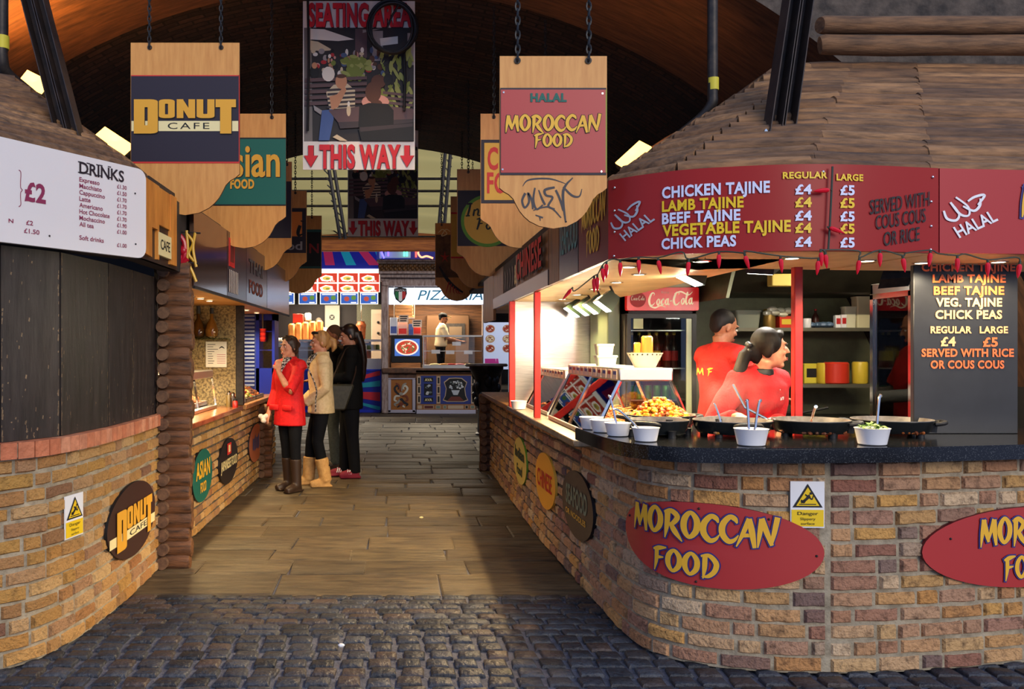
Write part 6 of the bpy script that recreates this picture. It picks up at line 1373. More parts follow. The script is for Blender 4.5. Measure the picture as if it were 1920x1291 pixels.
m_eye = flat('eye_white', 226, 222, 216, .3); m_iris = flat('iris', 46, 30, 24, .2); m_lip = flat('lips', 176, 84, 80, .4); m_brow = flat('brow', 48, 34, 28)
def person(label, loc, rz, h, skin, arms, legs=None, head_turn=0.0, head_tilt=0.0, lean=(0, 0), fem=True, hair=None, hair_mat=None, clothes=(), fists=False, mood=1):
    """arms: {side: (elbow, wrist, fingertip direction)}, side -1 right / +1 left; local frame faces -Y, left is +X; metres for a 1.70 m body"""
    k = h/1.70; t = thing('person', label, 'person', loc, rz); M = lambda mb: mb.move(lambda v: v*k)
    sw = .165 if fem else .195; lx, ly = lean
    L = lambda x, y, z: V((x+lx*max(0, (z-.95))/.5, y+ly*max(0, (z-.95))/.5, z))
    legs = legs or {1: (V((.085, -.01, .49)), V((.095, .02, .085))), -1: (V((-.085, -.01, .49)), V((-.095, .02, .085)))}
    body = MB(); wr = 0 if fem else .02
    rings(body, [(*L(0, .0, .80)[:2], .80, .13, .09), (*L(0, 0, .92)[:2], .92, .155, .105), (*L(0, -.005, 1.06)[:2], 1.06, .118+wr, .085), (*L(0, -.01, 1.22)[:2], 1.22, .14+wr, .1), (*L(0, 0, 1.34)[:2], 1.34, .155+wr, .09), (*L(0, .01, 1.405)[:2], 1.405, .11+wr, .065), (*L(0, .012, 1.44)[:2], 1.44, .055, .052)])
    sh = {s: L(s*sw, .005, 1.365) for s in (-1, 1)}
    for s in (-1, 1):
        body.tube([L(s*.07, .005, 1.38), sh[s]], [.05, .055], 10)
        el, wrs, tip = arms[s]; body.tube([sh[s], sh[s].lerp(el, .4), el, el.lerp(wrs, .35), wrs], [.052, .046, .038, .038, .026], 12)
        kn, an = legs[s]; hip = V((s*.085, 0, .87)); body.tube([hip, hip.lerp(kn, .5), kn, kn.lerp(an, .35), an], [.088, .075, .055, .054, .036], 12)
        ft = an+V((s*.02, -.13, -.055)); body.tube([an+V((0, .04, -.05)), an+V((0, -.02, -.045)), ft], [.036, .04, .028], 10, flat=.8)
        # hand: palm, thumb and four curled fingers
        d = V(tip).normalized(); sd = d.cross(V((0, 0, 1))); sd = (sd if sd.length > .1 else V((1, 0, 0))).normalized(); nn = sd.cross(d).normalized(); cp = wrs+d*.05
        body.tube([wrs, wrs+d*.03, wrs+d*.085], [(.024, .024), (.036, .018), (.038, .016)], 10)
        curl = -nn*.9 if fists else -nn*.45
        for i, (o, ln) in enumerate(((-.028, .062), (-.010, .072), (.010, .068), (.027, .052))):
            b0 = wrs+d*.078+sd*o; b1 = b0+(d+curl*.3).normalized()*ln*.5; b2 = b1+(d*.6+curl).normalized()*ln*.5; body.tube([b0, b1, b2], [.0095, .009, .0075], 7)
        th0 = wrs+d*.025+sd*.03*(-s); th1 = th0+(d*.7-sd*s*.7).normalized()*.035; body.tube([th0, th1, th1+(d-nn*.4).normalized()*.03], [.012, .0105, .008], 7)
    # neck and head
    nk = L(0, .005, 1.42); HC = L(0, -.012, 1.575); hm = Matrix.Rotation(head_turn, 3, 'Z') @ Matrix.Rotation(head_tilt, 3, 'X'); HT = lambda x, y, z: HC+hm @ V((x, y, z))
    body.tube([nk, HT(0, .02, -.06)], [.054, .05], 12)
    hd = MB(); hd.ball((0, .012, .028), .074, .094, .096, 20); hd.ball((0, -.022, -.035), .058, .068, .082, 16); hd.ball((0, -.066, -.098), .024, .02, .02, 10)
    hd.tube([(0, -.088, .02), (0, -.106, -.014), (0, -.110, -.026)], [.008, .012, .013], 8); hd.ball((.0, -.088, -.062), .023, .012, .013, 10)
    for s in (-1, 1): hd.ball((s*.076, .016, -.008), .010, .019, .032, 8); hd.ball((s*.040, -.068, -.022), .02, .016, .018, 8); hd.ball((s*.03, -.082, .036), .022, .012, .008, 8)
    hd.v = [tuple(HT(*v)) for v in hd.v]; n0 = len(body.v); body.v += hd.v; body.f += [tuple(i+n0 for i in f) for f in hd.f]
    b = fuse(body, .0075, 4); obj('body', M(b), skin, t, local=True, smooth_=80)
    for s in (-1, 1):
        e = MB(); e.ball(HT(s*.031, -.083, .006), .0125, .008, .0075, 10, xf=hm); e.ball(HT(s*.031+.001, -.0895, .006), .0062, .003, .0062, 8, 1, xf=hm); obj('eye', M(e), [m_eye, m_iris], t, local=True)
        e = MB(); e.tube([HT(s*.014, -.094, .026), HT(s*.032, -.093, .031), HT(s*.05, -.082, .026)], [.003, .0035, .002], 6); obj('eyebrow', M(e), m_brow, t, local=True)
    e = MB(); e.ball(HT(0, -.098, -.057), .021, .006, .005, 10, xf=hm); e.ball(HT(0, -.097, -.067), .018, .006, .0055, 10, xf=hm); obj('lips', M(e), m_lip, t, local=True)
    if hair: q = MB(); hair(q, HT, L); obj('hair', M(fuse(q, .0085, 3)), hair_mat, t, local=True, smooth_=80)
    for nm, m, fn, vox in clothes:
        q = MB(); fn(q, sh, arms, legs, L, HT)
        if vox: q = fuse(q, vox, 4)
        obj(nm, M(q), m, t, local=True, smooth_=60)
    return t
# hair styles
def cap_hair(q, HT, full=1.0, fringe=0.0):
    q.ball(HT(0, .024, .042), .082*full, .098*full, .094*full, 18)
    for s in (-1, 1): q.ball(HT(s*.066, .03, .0), .02, .045, .06, 10)
    q.ball(HT(0, .075, -.02), .06, .04, .075, 12)
def short_hair(q, HT, L): q.ball(HT(0, .026, .044), .079, .092, .089, 18); q.ball(HT(0, .07, -.0), .062, .035, .06, 12)
def bun_hair(q, HT, L):
    cap_hair(q, HT); q.ball(HT(0, .118, .03), .04, .035, .04, 12); q.tube([HT(-.07, -.03, .09), HT(0, -.035, .118), HT(.07, -.03, .09)], [.018, .022, .018], 8)
def pony_hair(q, HT, L):
    cap_hair(q, HT); q.tube([HT(0, .10, .03), HT(0, .15, .0), HT(.01, .15, -.07), HT(.01, .12, -.12)], [.035, .04, .035, .01], 10); q.tube([HT(-.06, -.045, .085), HT(0, -.06, .105), HT(.06, -.045, .085)], [.02, .022, .02], 8)
def long_hair(q, HT, L):
    cap_hair(q, HT, 1.02); q.tube([HT(0, .09, .02), L(0, .13, 1.45), L(0, .15, 1.30), L(0, .15, 1.14), L(0, .145, 1.06)], [(.075, .06), (.09, .05), (.085, .045), (.06, .03), (.02, .015)], 14); q.tube([HT(-.05, -.05, .08), HT(0, -.066, .1), HT(.05, -.05, .08)], [.02, .022, .02], 8)
def tied_hair(q, HT, L):
    cap_hair(q, HT, 1.02); q.tube([HT(0, .10, -.0), HT(-.01, .15, -.04), HT(-.04, .19, -.14), HT(-.08, .22, -.27), HT(-.11, .23, -.38)], [.036, .04, .038, .028, .008], 12); q.tube([HT(-.06, -.045, .08), HT(0, -.062, .1), HT(.06, -.045, .08)], [.02, .022, .02], 8)
# garments
def coat(hem, flare=.19, collar=.07, sleeve=1.0, bulk=0.0, ns=1.0):
    def f(q, sh, arms, legs, L, HT):
        rs = [(*L(0, .0, hem)[:2], hem, flare, flare*.72), (*L(0, 0, .95)[:2], .95, .172+bulk, .128+bulk), (*L(0, -.004, 1.08)[:2], 1.08, .152+bulk, .118+bulk), (*L(0, -.008, 1.24)[:2], 1.24, .168+bulk, .128+bulk), (*L(0, .0, 1.35)[:2], 1.35, .178+bulk, .112+bulk), (*L(0, .01, 1.415)[:2], 1.415, .12, .085), (*L(0, .012, 1.44)[:2], 1.44, collar, collar*.9)]
        if hem > .95: rs = [rs[0]]+rs[2:]
        rings(q, rs)
        if collar > .06: q.tube([L(0, .012, 1.42), L(0, .01, 1.475)], [collar, collar*.98], 16)
        for s in (-1, 1):
            q.tube([L(s*.05, .006, 1.392), sh[s]+V((0, 0, .004)), sh[s]+V((s*.012, 0, -.03))], [.07+bulk*.6, .069+bulk*.6, .06+bulk*.6], 14)
            el, w_, _ = arms[s]; e = sh[s].lerp(el, .4); x = sleeve if isinstance(sleeve, (int, float)) else sleeve[s]
            r = .066+bulk*.6
            if x <= .5: q.tube([sh[s]-V((s*.03, 0, 0)), e, sh[s].lerp(el, x*2)], [r, r*.94, r*.9], 12)
            else: q.tube([sh[s]-V((s*.03, 0, 0)), e, el, el.lerp(w_, (x-.5)*2)], [r, r*.92, r*.80, r*.68], 12)
    return f
def trousers(top=.98, w=1.0, cut=.06):
    def f(q, sh, arms, legs, L, HT):
        rings(q, [(*L(0, 0, .80)[:2], .80, .16*w, .105*w), (*L(0, 0, .92)[:2], .92, .166*w, .118*w), (*L(0, 0, top)[:2], top, .145*w, .108*w)])
        for s in (-1, 1):
            kn, an = legs[s]; hip = V((s*.085, 0, .87)); e = an+V((0, .0, cut-.085)); q.tube([hip, hip.lerp(kn, .5), kn, kn.lerp(an, .5), e], [.095*w, .083*w, .066*w, .062*w, .056*w], 14)
    return f
def boots(hgt, r=.055, sole=.012):
    def f(q, sh, arms, legs, L, HT):
        for s in (-1, 1):
            kn, an = legs[s]; top = kn.lerp(an, (kn.z-hgt)/(kn.z-an.z)); f0 = an.z-.085
            q.tube([top, top.lerp(an, .6), V((an.x, an.y, f0+.06))], [r*1.1, r, r*.95], 14); q.tube([V((an.x, an.y+.045, f0+.045)), V((an.x, an.y-.04, f0+.048)), V((an.x+s*.01, an.y-.12, f0+.038)), V((an.x+s*.015, an.y-.175, f0+.032))], [.045, .05, .046, .03], 12)
            q.box((an.x-.045, an.y-.17, f0), (an.x+.05, an.y+.07, f0+.02), bev=.01)
    return f
def scarf(q, sh, arms, legs, L, HT):
    q.lathe([(.066, 0), (.082, .02), (.08, .05), (.062, .065)], tuple(L(0, .0, 1.405)), 18); q.tube([L(.02, -.085, 1.43), L(.01, -.135, 1.36), L(0, -.145, 1.29)], [.03, .03, .012], 8)
GS = lambda Y: 0.004
m_redcoat = mat('red_wool', srgb(222, 14, 24), srgb(196, 10, 20), 30, .7, bump=.2, bscale=120); m_cream_wool = mat('cream_wool', srgb(222, 198, 156), srgb(204, 178, 134), 30, .75, bump=.2, bscale=120); m_blackcl = mat('black_cloth', (.005, .005, .006), rough=.85, spec=.15, bump=.2, bscale=60); m_blkjean = mat('black_denim', (.006, .0065, .009), rough=.85, spec=.15, bump=.2, bscale=90)
m_brownboot = mat('brown_leather_boot', (.035, .018, .012), rough=.45); m_ugg = mat('tan_sheepskin', srgb(208, 164, 104), srgb(186, 140, 84), 30, .8, bump=.3); m_jean = mat('blue_grey_denim', srgb(66, 76, 82), srgb(50, 58, 66), 40, .8); m_hood = mat('brown_hood', srgb(92, 66, 42), rough=.8)
m_hbrown = mat('brown_hair', srgb(58, 34, 26), srgb(34, 20, 16), 30, .5, stretch=(1, 1, .2)); m_hblond = mat('blond_hair', srgb(190, 142, 84), srgb(130, 90, 54), 30, .5, stretch=(1, 1, .2)); m_hdark = mat('dark_hair', srgb(30, 22, 22), srgb(14, 10, 10), 30, .62, stretch=(1, 1, .2), spec=.3); m_maroonshoe = flat('maroon_suede', 130, 24, 50, .7); m_scarf = mat('speckled_scarf', srgb(30, 28, 30), srgb(200, 190, 180), 60, .8, lo=.5, hi=.55)

def buttons(zs, y=-.135):
    def f(q, sh, arms, legs, L, HT):
        for z in zs: q.ball(L(.02, y, z), .011, .006, .011, 8)
    return f
def flaps(z, x, y):
    def f(q, sh, arms, legs, L, HT):
        for s in (-1, 1): q.box((s*x-.07, y-.01, z-.04), (s*x+.07, y+.02, z+.02), bev=.008)
    return f
RED = person('woman in red coat and dark boots, hand raised to her chin, at left counter', (-1.17, 9.06, .003), radians(-38), 1.64, m_skin,
    {1: (V((.20, -.20, 1.10)), V((.06, -.235, 1.32)), (-.2, .25, .9)), -1: (V((-.22, .0, 1.09)), V((-.19, -.13, .87)), (0, -.4, -.9))},
    {1: (V((.095, -.01, .49)), V((.105, .0, .085))), -1: (V((-.085, .03, .49)), V((-.10, .08, .085)))}, head_turn=radians(-6), hair=bun_hair, hair_mat=m_hbrown,
    clothes=[('coat', m_redcoat, coat(.72, .205, .074, {1: .62, -1: .9}, .012), .011), ('trousers', m_blkjean, trousers(.98, .92), .012), ('boots', m_brownboot, boots(.36, .058), .011), ('scarf', m_scarf, scarf, .009), ('pocket_flaps', m_redcoat, flaps(.93, .10, -.145), 0)])
CRE = person('blonde woman in short cream coat and tan sheepskin boots, second in the queue', (-.87, 9.42, .003), radians(-78), 1.70, m_skin,
    {1: (V((.24, .02, 1.08)), V((.13, -.20, .90)), (-.6, -.6, -.4)), -1: (V((-.24, 0, 1.08)), V((-.06, -.22, .90)), (.6, -.5, -.4))},
    {1: (V((.085, -.05, .49)), V((.10, .04, .085))), -1: (V((-.085, -.10, .49)), V((-.09, -.13, .085)))}, head_tilt=radians(6), hair=pony_hair, hair_mat=m_hblond,
    clothes=[('coat', m_cream_wool, coat(.80, .21, .082, .96, .014), .011), ('trousers', m_blkjean, trousers(.98, .98, .2), .012), ('boots', m_ugg, boots(.31, .07), .011), ('scarf', m_scarf, scarf, .009), ('buttons', m_hbrown, buttons((1.3, 1.18, 1.06)), 0),
             ('sunglasses', m_black, lambda q, sh, a, l, L, HT: (q.tube([HT(-.07, -.02, .105), HT(-.05, -.06, .112), HT(0, -.075, .112), HT(.05, -.06, .112), HT(.07, -.02, .105)], [.010, .02, .012, .02, .010], 8)), 0)])
MAN = person('man in dark jacket with brown hood and grey jeans, mostly hidden behind black coat', (-.83, 10.75, .003), radians(-86), 1.80, m_skin2,
    {1: (V((.25, -.05, 1.10)), V((.12, -.24, 1.05)), (-.4, -.8, 0)), -1: (V((-.25, -.05, 1.10)), V((-.10, -.26, 1.04)), (.4, -.8, 0))}, fem=False, hair=short_hair, hair_mat=mat('cropped_brown_hair', srgb(84, 58, 40), rough=.8), head_tilt=radians(12),
    clothes=[('jacket', m_blackcl, coat(.90, .185, .07, .95, .02), .012), ('jeans', m_jean, trousers(.98, 1.05), .012), ('shoes', m_brownboot, boots(.10, .05), .011), ('hood', m_hood, lambda q, sh, a, l, L, HT: (q.lathe([(.075, 0), (.11, .03), (.1, .07), (.07, .08)], tuple(L(0, .03, 1.39)), 18)), .012)])
def stripes(q, sh, arms, legs, L, HT):
    for s in (-1, 1):
        an = legs[s][1]
        for i in range(3):
            for sd in (-1, 1): q.tube([V((an.x+sd*.046, an.y-.05-.022*i, .045)), V((an.x+sd*.03, an.y-.035-.022*i, .09))], .006, 5)
BLK = person('long haired woman in black coat and maroon striped trainers, last in the queue', (-.59, 10.05, .003), radians(-82), 1.79, m_skin,
    {1: (V((.23, -.03, 1.12)), V((.10, -.26, 1.10)), (-.4, -.8, .1)), -1: (V((-.23, -.03, 1.12)), V((-.08, -.27, 1.09)), (.4, -.8, .1))},
    {1: (V((.085, .02, .49)), V((.09, .05, .085))), -1: (V((-.085, -.04, .49)), V((-.09, -.05, .085)))}, head_tilt=radians(12), hair=long_hair, hair_mat=mat('dark_brown_hair', srgb(44, 24, 20), srgb(24, 14, 12), 30, .4, stretch=(1, 1, .2)),
    clothes=[('coat', m_blackcl, coat(.76, .205, .085, .95, .02), .012), ('trousers', m_blkjean, trousers(.98, 1.1, .055), .012), ('trainers', m_maroonshoe, boots(.11, .05), .011), ('shoe_stripes', m_white, stripes, 0)])
def at(p_, v): # local point of a person in the world
    return p_.location+Matrix.Rotation(p_.rotation_euler.z, 3, 'Z') @ V(v)
# what they carry
t = thing('mobile_phone', 'small phone held by the woman in the black coat', 'phone', tuple(at(BLK, (.0, -.36, 1.16)))); mb = MB(); q = at(BLK, (0, -.37, 1.17)); mb.box((q.x-.04, q.y-.035, q.z-.006), (q.x+.05, q.y+.035, q.z+.006), bev=.004); obj('phone_body', mb, m_dark, t); mb = MB(); mb.box((q.x-.03, q.y-.03, q.z+.006), (q.x+.04, q.y+.03, q.z+.008)); obj('screen', mb, m_silver, t)
t = thing('shoulder_bag', 'olive grey shoulder bag with strap beside the black coat', 'bag', tuple(at(BLK, (.17, -.17, .82)))); mt = Matrix.Rotation(BLK.rotation_euler.z, 3, 'Z')
mb = MB(); mb.box((.20, -.30, .80), (.28, -.02, 1.10), bev=.03, xf=lambda v: BLK.location+mt @ (v+V((0, (v.z-.95)*.35, 0)))); obj('bag_body', mb, mat('olive_leather', srgb(70, 66, 54), srgb(52, 50, 42), 20, .5), t)
mb = MB(); mb.tube(smooth([tuple(at(BLK, v)) for v in ((.25, -.24, 1.1), (.24, -.16, 1.3), (.13, -.03, 1.52), (.23, .05, 1.3), (.26, .0, 1.1))], 4), .009, 6); obj('strap', mb, m_brownboot, t)
mb = MB(); rr = random.Random(5); c = at(RED, (-.20, -.19, .765)); [mb.ball(c+V((rr.uniform(-.03, .03), rr.uniform(-.03, .03), rr.uniform(-.03, .03))), .03, .022, .026, 8) for _ in range(6)]
tag(obj('paper_napkin', mb, flat('napkin_white', 220, 210, 196)), 'crumpled white napkin in the hand of red coated woman', 'napkin')
t = thing('handbag_strap', 'thin patterned strap hanging between red and cream coats', 'strap', tuple(at(RED, (.26, .1, .8)))); mb = MB(); mb.tube(smooth([tuple(at(RED, v)) for v in ((.14, .13, 1.3), (.25, .14, 1.1), (.235, .15, .95), (.23, .15, .84))], 4), .008, 6); obj('strap_band', mb, m_scarf, t)

# cooks of the right stall
m_tee = mat('red_tee', srgb(184, 24, 18), srgb(160, 18, 14), 20, .75, bump=.15, bscale=80); m_sweat = mat('red_sweatshirt', srgb(190, 14, 26), srgb(166, 10, 20), 20, .8, bump=.2, bscale=80)
COOK = person('man in red tee with grey sleeves, back half turned, by drinks fridge', (2.40, 6.35, .012), radians(106), 1.78, m_skin2,
    {1: (V((.27, -.10, 1.10)), V((.20, -.36, 1.10)), (0, -.9, -.2)), -1: (V((-.26, -.10, 1.11)), V((-.14, -.37, 1.08)), (.2, -.9, -.2))}, fem=False, hair=short_hair, hair_mat=m_hdark, head_tilt=radians(18),
    clothes=[('undershirt', mat('grey_jersey', srgb(122, 120, 112), rough=.8), coat(1.2, .16, .06, .93, .0), .011), ('tee', m_tee, coat(.93, .2, .066, .40, .028), .011), ('trousers', m_blackcl, trousers(.98, 1.08), .012), ('shoes', m_black, boots(.10, .05), .011)])
mb = MB(); fm = lambda u, v, d=0.0: at(COOK, (-u, .158+d, v)); brush(mb, 'M F', -.09, 1.30, .2, .05, fm, .004, 0); obj('back_print', mb, m_yel, COOK, smooth_=0)
for i in range(len(COOK.children)):
    ch = COOK.children[i]
    if ch.name.startswith('back_print'):
        ch.matrix_parent_inverse = Matrix.Identity(4); inv = Matrix.Rotation(-COOK.rotation_euler.z, 4, 'Z')
        for vv in ch.data.vertices: vv.co = inv @ vv.co
SERV = person('dark haired woman in red sweatshirt leaning over the pans, looking aside', (2.03, 5.10, .012), radians(20), 1.61, m_skin,
    {1: (V((.10, -.16, 1.06)), V((-.04, -.38, 1.16)), (-.5, -.7, -.3)), -1: (V((-.36, -.16, 1.10)), V((-.36, -.40, 1.19)), (-.2, -.9, -.2))}, lean=(.06, -.13), head_turn=radians(62), hair=tied_hair, hair_mat=m_hdark, fists=True,
    clothes=[('sweatshirt', m_sweat, coat(.92, .2, .062, .93, .026), .011), ('collar', m_black, lambda q, sh, a, l, L, HT: q.lathe([(.06, 0), (.082, .006), (.074, .05), (.058, .05)], tuple(L(0, .0, 1.405)), 18), .009), ('trousers', m_blackcl, trousers(.98, 1.0), .012), ('shoes', m_black, boots(.10, .05), .011),
             ('hair_tie', m_black, lambda q, sh, a, l, L, HT: [q.ball(HT(.03*cos(a_), .125, .0+.03*sin(a_)), .02, n=8) for a_ in (0, 1.2, 2.4, 3.6, 4.8)], 0)])
mb = MB(); fm = lambda u, v, d=0.0: V((u, -.212-d-(v-1.2)*.12, v)); text(mb, 'Moroccan', -.02, 1.17, .15, .025, fm, .004, 0, .01, shear=.3, rot=.2); text(mb, 'food', .05, 1.225, .05, .025, fm, .004, 0, .01, shear=.3, rot=.2)
o = obj('chest_print', mb, m_white, SERV, local=True, smooth_=0)
t = thing('cooking_spoon', 'long spoon held by the woman over the pale stew pan', 'spoon', tuple(at(SERV, (-.39, -.46, 1.18)))); mb = MB(); mb.tube([at(SERV, (-.40, -.40, 1.30)), at(SERV, (-.385, -.475, 1.18)), at(SERV, (-.36, -.60, 1.13))], .008, 8); obj('spoon_handle', mb, m_chrome, t); mb = MB(); mb.ball(at(SERV, (-.355, -.62, 1.125)), .03, .025, .012, 10); obj('spoon_bowl', mb, m_chrome, t)
# ================================================================ LEFT ALLEY STALL CONTENTS
m_redtop = mat('red_brown_counter', srgb(164, 108, 70), srgb(126, 74, 48), 8, .2, stretch=(3, .5, 1)); m_gran = mat('gold_granite', srgb(156, 136, 92), srgb(84, 68, 44), 40, .4, lo=.42, hi=.6)
mb = MB(); mb.box((-2.4, 6.0, .875), (-1.62, 8.82, .92), bev=.006); tag(obj('stall_counter', mb, m_redtop), 'polished red brown counter slab behind the log pillar', 'counter')
mb = MB(); mb.box((-2.4, 8.9, .875), (-1.60, 11.25, .925), bev=.006); tag(obj('stall_counter', mb, mat('pale_wood_counter', srgb(186, 136, 84), srgb(150, 104, 60), 6, .35, stretch=(4, .5, 1))), 'pale wooden counter slab beside the red coated woman', 'counter')
mb = MB(); mb.box((-3.05, 8.83, .92), (-1.70, 8.88, 1.955)); struct('partition_wall', mb, m_gran)
mb = MB(); mb.box((-1.70, 8.83, .925), (-1.62, 8.90, 1.955), bev=.004); struct('trim_1', mb, m_iron)
Yp = 8.82; U = up(Yp)
mb = MB(); a = P(366, 634, Yp); b = P(432, 634, Yp); mb.box((a.x-.3, Yp-.16, a.z-.012), (b.x, Yp, a.z)); tag(obj('glass_shelf', mb, thin_glass('shelf_glass', (.8, .95, .85), .12)), 'glass shelf on the stone partition carrying two bottles', 'shelf')
for px, col, lb, hh in ((372, mat('amber_liquor', (.06, .022, .003), rough=.08), 'dark necked amber bottle on the glass shelf, left one', .33), (397, mat('gold_liquor', (.16, .07, .012), rough=.08), 'round amber bottle on the glass shelf, right one', .31)):
    c = (P(px, 0, Yp-.08).x, Yp-.08, P(0, 634, Yp).z+.0005); t = thing('liquor_bottle', lb, 'bottle', c); mb = MB(); mb.lathe([(.03, 0), (.062, .02), (.07, .08), (.05, .15), (.02, .20), (.018, .26)], c, 18); obj('bottle_body', mb, col, t); mb = MB(); mb.lathe([(.022, .25), (.02, hh)], c, 12); obj('stopper', mb, m_black, t)
t = thing('notice', 'white printed notice sheet taped on the stone partition', 'notice', tuple(P(405, 690, Yp))); mb = MB(); rect(mb, U, 386, 640, 425, 688, .004, 0, .003); obj('sheet', mb, flat('paper_white', 226, 222, 204), t)
mb = MB()
for i, (x0, x1) in enumerate(((389, 404), (389, 400), (389, 409), (389, 402), (390, 398), (390, 400), (390, 399), (390, 402), (390, 400))): rect(mb, U, x0, 645+i*4.4, x1, 646+i*4.4, .0055, 0, .001)
for i in range(5): rect(mb, U, 407, 664+i*4, 423, 665+i*4, .0055, 1, .001)
mb.strip([(411, -653, 1), (416, -650, 2.4), (421, -653, 1)], U, .0055, 0); obj('print', mb, [m_ink, flat('print_rose', 190, 120, 130)], t, smooth_=0)
food_case('glass food case on the red brown counter behind the log pillar', 7.0, 8.5, -2.25, -1.86, -2.3, -1.82, 1.30, .922)
food_tray('tray of noodles inside the left glass case', -2.22, -1.9, 7.9, 8.42, .953, lambda mb, c: noodles(mb, c, .14, .22, .08, 220, 15), m_brownfood[0])
food_tray('tray of fried pieces inside the left glass case', -2.22, -1.9, 7.1, 7.8, .953, lambda mb, c: heap(mb, c, .13, .3, .07, 120, .026, 16, 3), m_brownfood)
for i, (px, y_, m) in enumerate(((429, 8.66, m_iron), (437, 8.62, m_black), (441, 8.56, m_labr))):
    c = (P(px, 0, y_).x, y_, .9205); t = thing('condiment_bottle', ['steel topped salt shaker on the red brown counter', 'dark soy sauce bottle on the red brown counter', 'small red capped sauce jar on the red brown counter'][i], 'bottle', c); mb = MB(); hh = (.16, .15, .09)[i]
    mb.lathe([(.028, 0), (.028, hh*.6), (.018, hh*.78)], c, 14); obj('bottle_body', mb, [mat('shaker_glass', srgb(120, 100, 60), rough=.15), m_cola, mat('sauce_red', srgb(150, 30, 20), rough=.2)][i], t); mb = MB(); mb.lathe([(.02, hh*.76), (.022, hh*.9), (.01, hh)], c, 12); obj('cap', mb, [m_chrome, m_chrome, m_black][i], t)
# second bay: salads under a glass guard, blue shutter, blue cabinet
food_tray('tray heaped with green and yellow salad beside the red coated woman', -2.0, -1.66, 9.2, 9.8, .926, lambda mb, c: heap(mb, c, .16, .28, .22, 210, .036, 20, 4), [flat('salad_green', 120, 150, 50), flat('salad_yellow', 214, 190, 90), flat('salad_pale', 220, 206, 150), flat('salad_red', 160, 50, 40)])
food_tray('tray of dark fried food on the pale wooden counter', -2.0, -1.66, 9.85, 10.4, .926, lambda mb, c: heap(mb, c, .15, .25, .10, 150, .034, 22, 3), [m_brownfood[1], flat('aubergine', 70, 40, 46), m_brownfood[0]])
mb = MB(); mb.prism([(9.1, .93), (9.14, 1.42), (9.155, 1.42), (9.115, .93)], lambda u, v, d: V((d, u, v)), -2.1, -1.66); tag(obj('sneeze_guard', mb, m_glass), 'slanted glass guard in front of the salad tray', 'glass guard')
Yq = 11.05; U = up(Yq)
t = thing('blue_shutter', 'blue and white slatted shutter behind the salad counter', 'shutter', tuple(P(468, 730, Yq))); mb = MB(); pbox(mb, 450, 575, 480, 745, Yq, .05); obj('shutter_back', mb, flat('shutter_blue', 40, 60, 150), t)
for i in range(19): mb = MB(); pbox(mb, 452, 590+i*7.2, 477, 593.6+i*7.2, Yq-.02, .03, 0); obj('slat', mb, flat('slat_pale', 150, 170, 220), t)
t = thing('blue_cabinet', 'blue framed glass cabinet beside the slatted shutter', 'cabinet', tuple(P(497, 745, Yq))); m_cob = mat('cobalt_paint', srgb(36, 56, 190), rough=.35)
mb = MB(); [pbox(mb, *q, Yq, .35 if i == 0 else .36) for i, q in enumerate(((480, 560, 486, 745), (510, 560, 515, 745), (480, 560, 515, 600), (480, 690, 515, 745)))]; obj('frame', mb, m_cob, t); mb = MB(); pbox(mb, 486, 600, 510, 690, Yq+.02, .005); obj('cabinet_glass', mb, m_glass, t); mb = MB(); pbox(mb, 480, 560, 515, 745, Yq+.34, .02); obj('back_panel', mb, m_dark, t)
for i in range(2): mb = MB(); pbox(mb, 486, 655-i*35, 510, 657-i*35, Yq+.04, .28); obj('shelf', mb, m_cob, t)
for i in range(4): 
    c = P(493.5, 0, Yq-.06); zz = P(0, 640, Yq).z+i*.03; 
t = thing('cup_stack', 'stack of red paper cups hanging beside the blue cabinet', 'cups', tuple(P(493, 640, Yq-.06)))
for i in range(6): mb = MB(); c = P(493, 640, Yq-.07); mb.lathe([(.034, i*.028), (.044, i*.028+.026)], (c.x, c.y, c.z), 14); obj('cup', mb, [m_reddk, m_wred][i % 2], t)
mb = MB(); mb.tube([P(493, 620, Yq-.07), P(492, 560, Yq-.07)], .012, 6); obj('cup_holder', mb, m_steelM, t)
for i in range(7):
    y_ = 6.9+i*.36 if i < 4 else 9.2+(i-4)*.7; c = (-1.78, y_, 1.958); t = thing('downlight', 'small round downlight in the wooden soffit of the left stalls', 'downlight', c, group='soffit downlights of the left stalls')
    mb = MB(); mb.lathe([(.045, 0), (.045, -.006), (.03, -.008)], c, 16, cap=False); obj('trim_ring', mb, m_chrome, t); mb = MB(); mb.lathe([(.031, -.003), (0, -.003)], c, 14, cap=False); obj('lamp_face', mb, m_lampw, t); lamp('left_downlight_lamp', 'SPOT', (c[0], c[1], c[2]-.02), 50, (1.0, .70, .32), .03, (0, 0, 0), radians(140), .7)

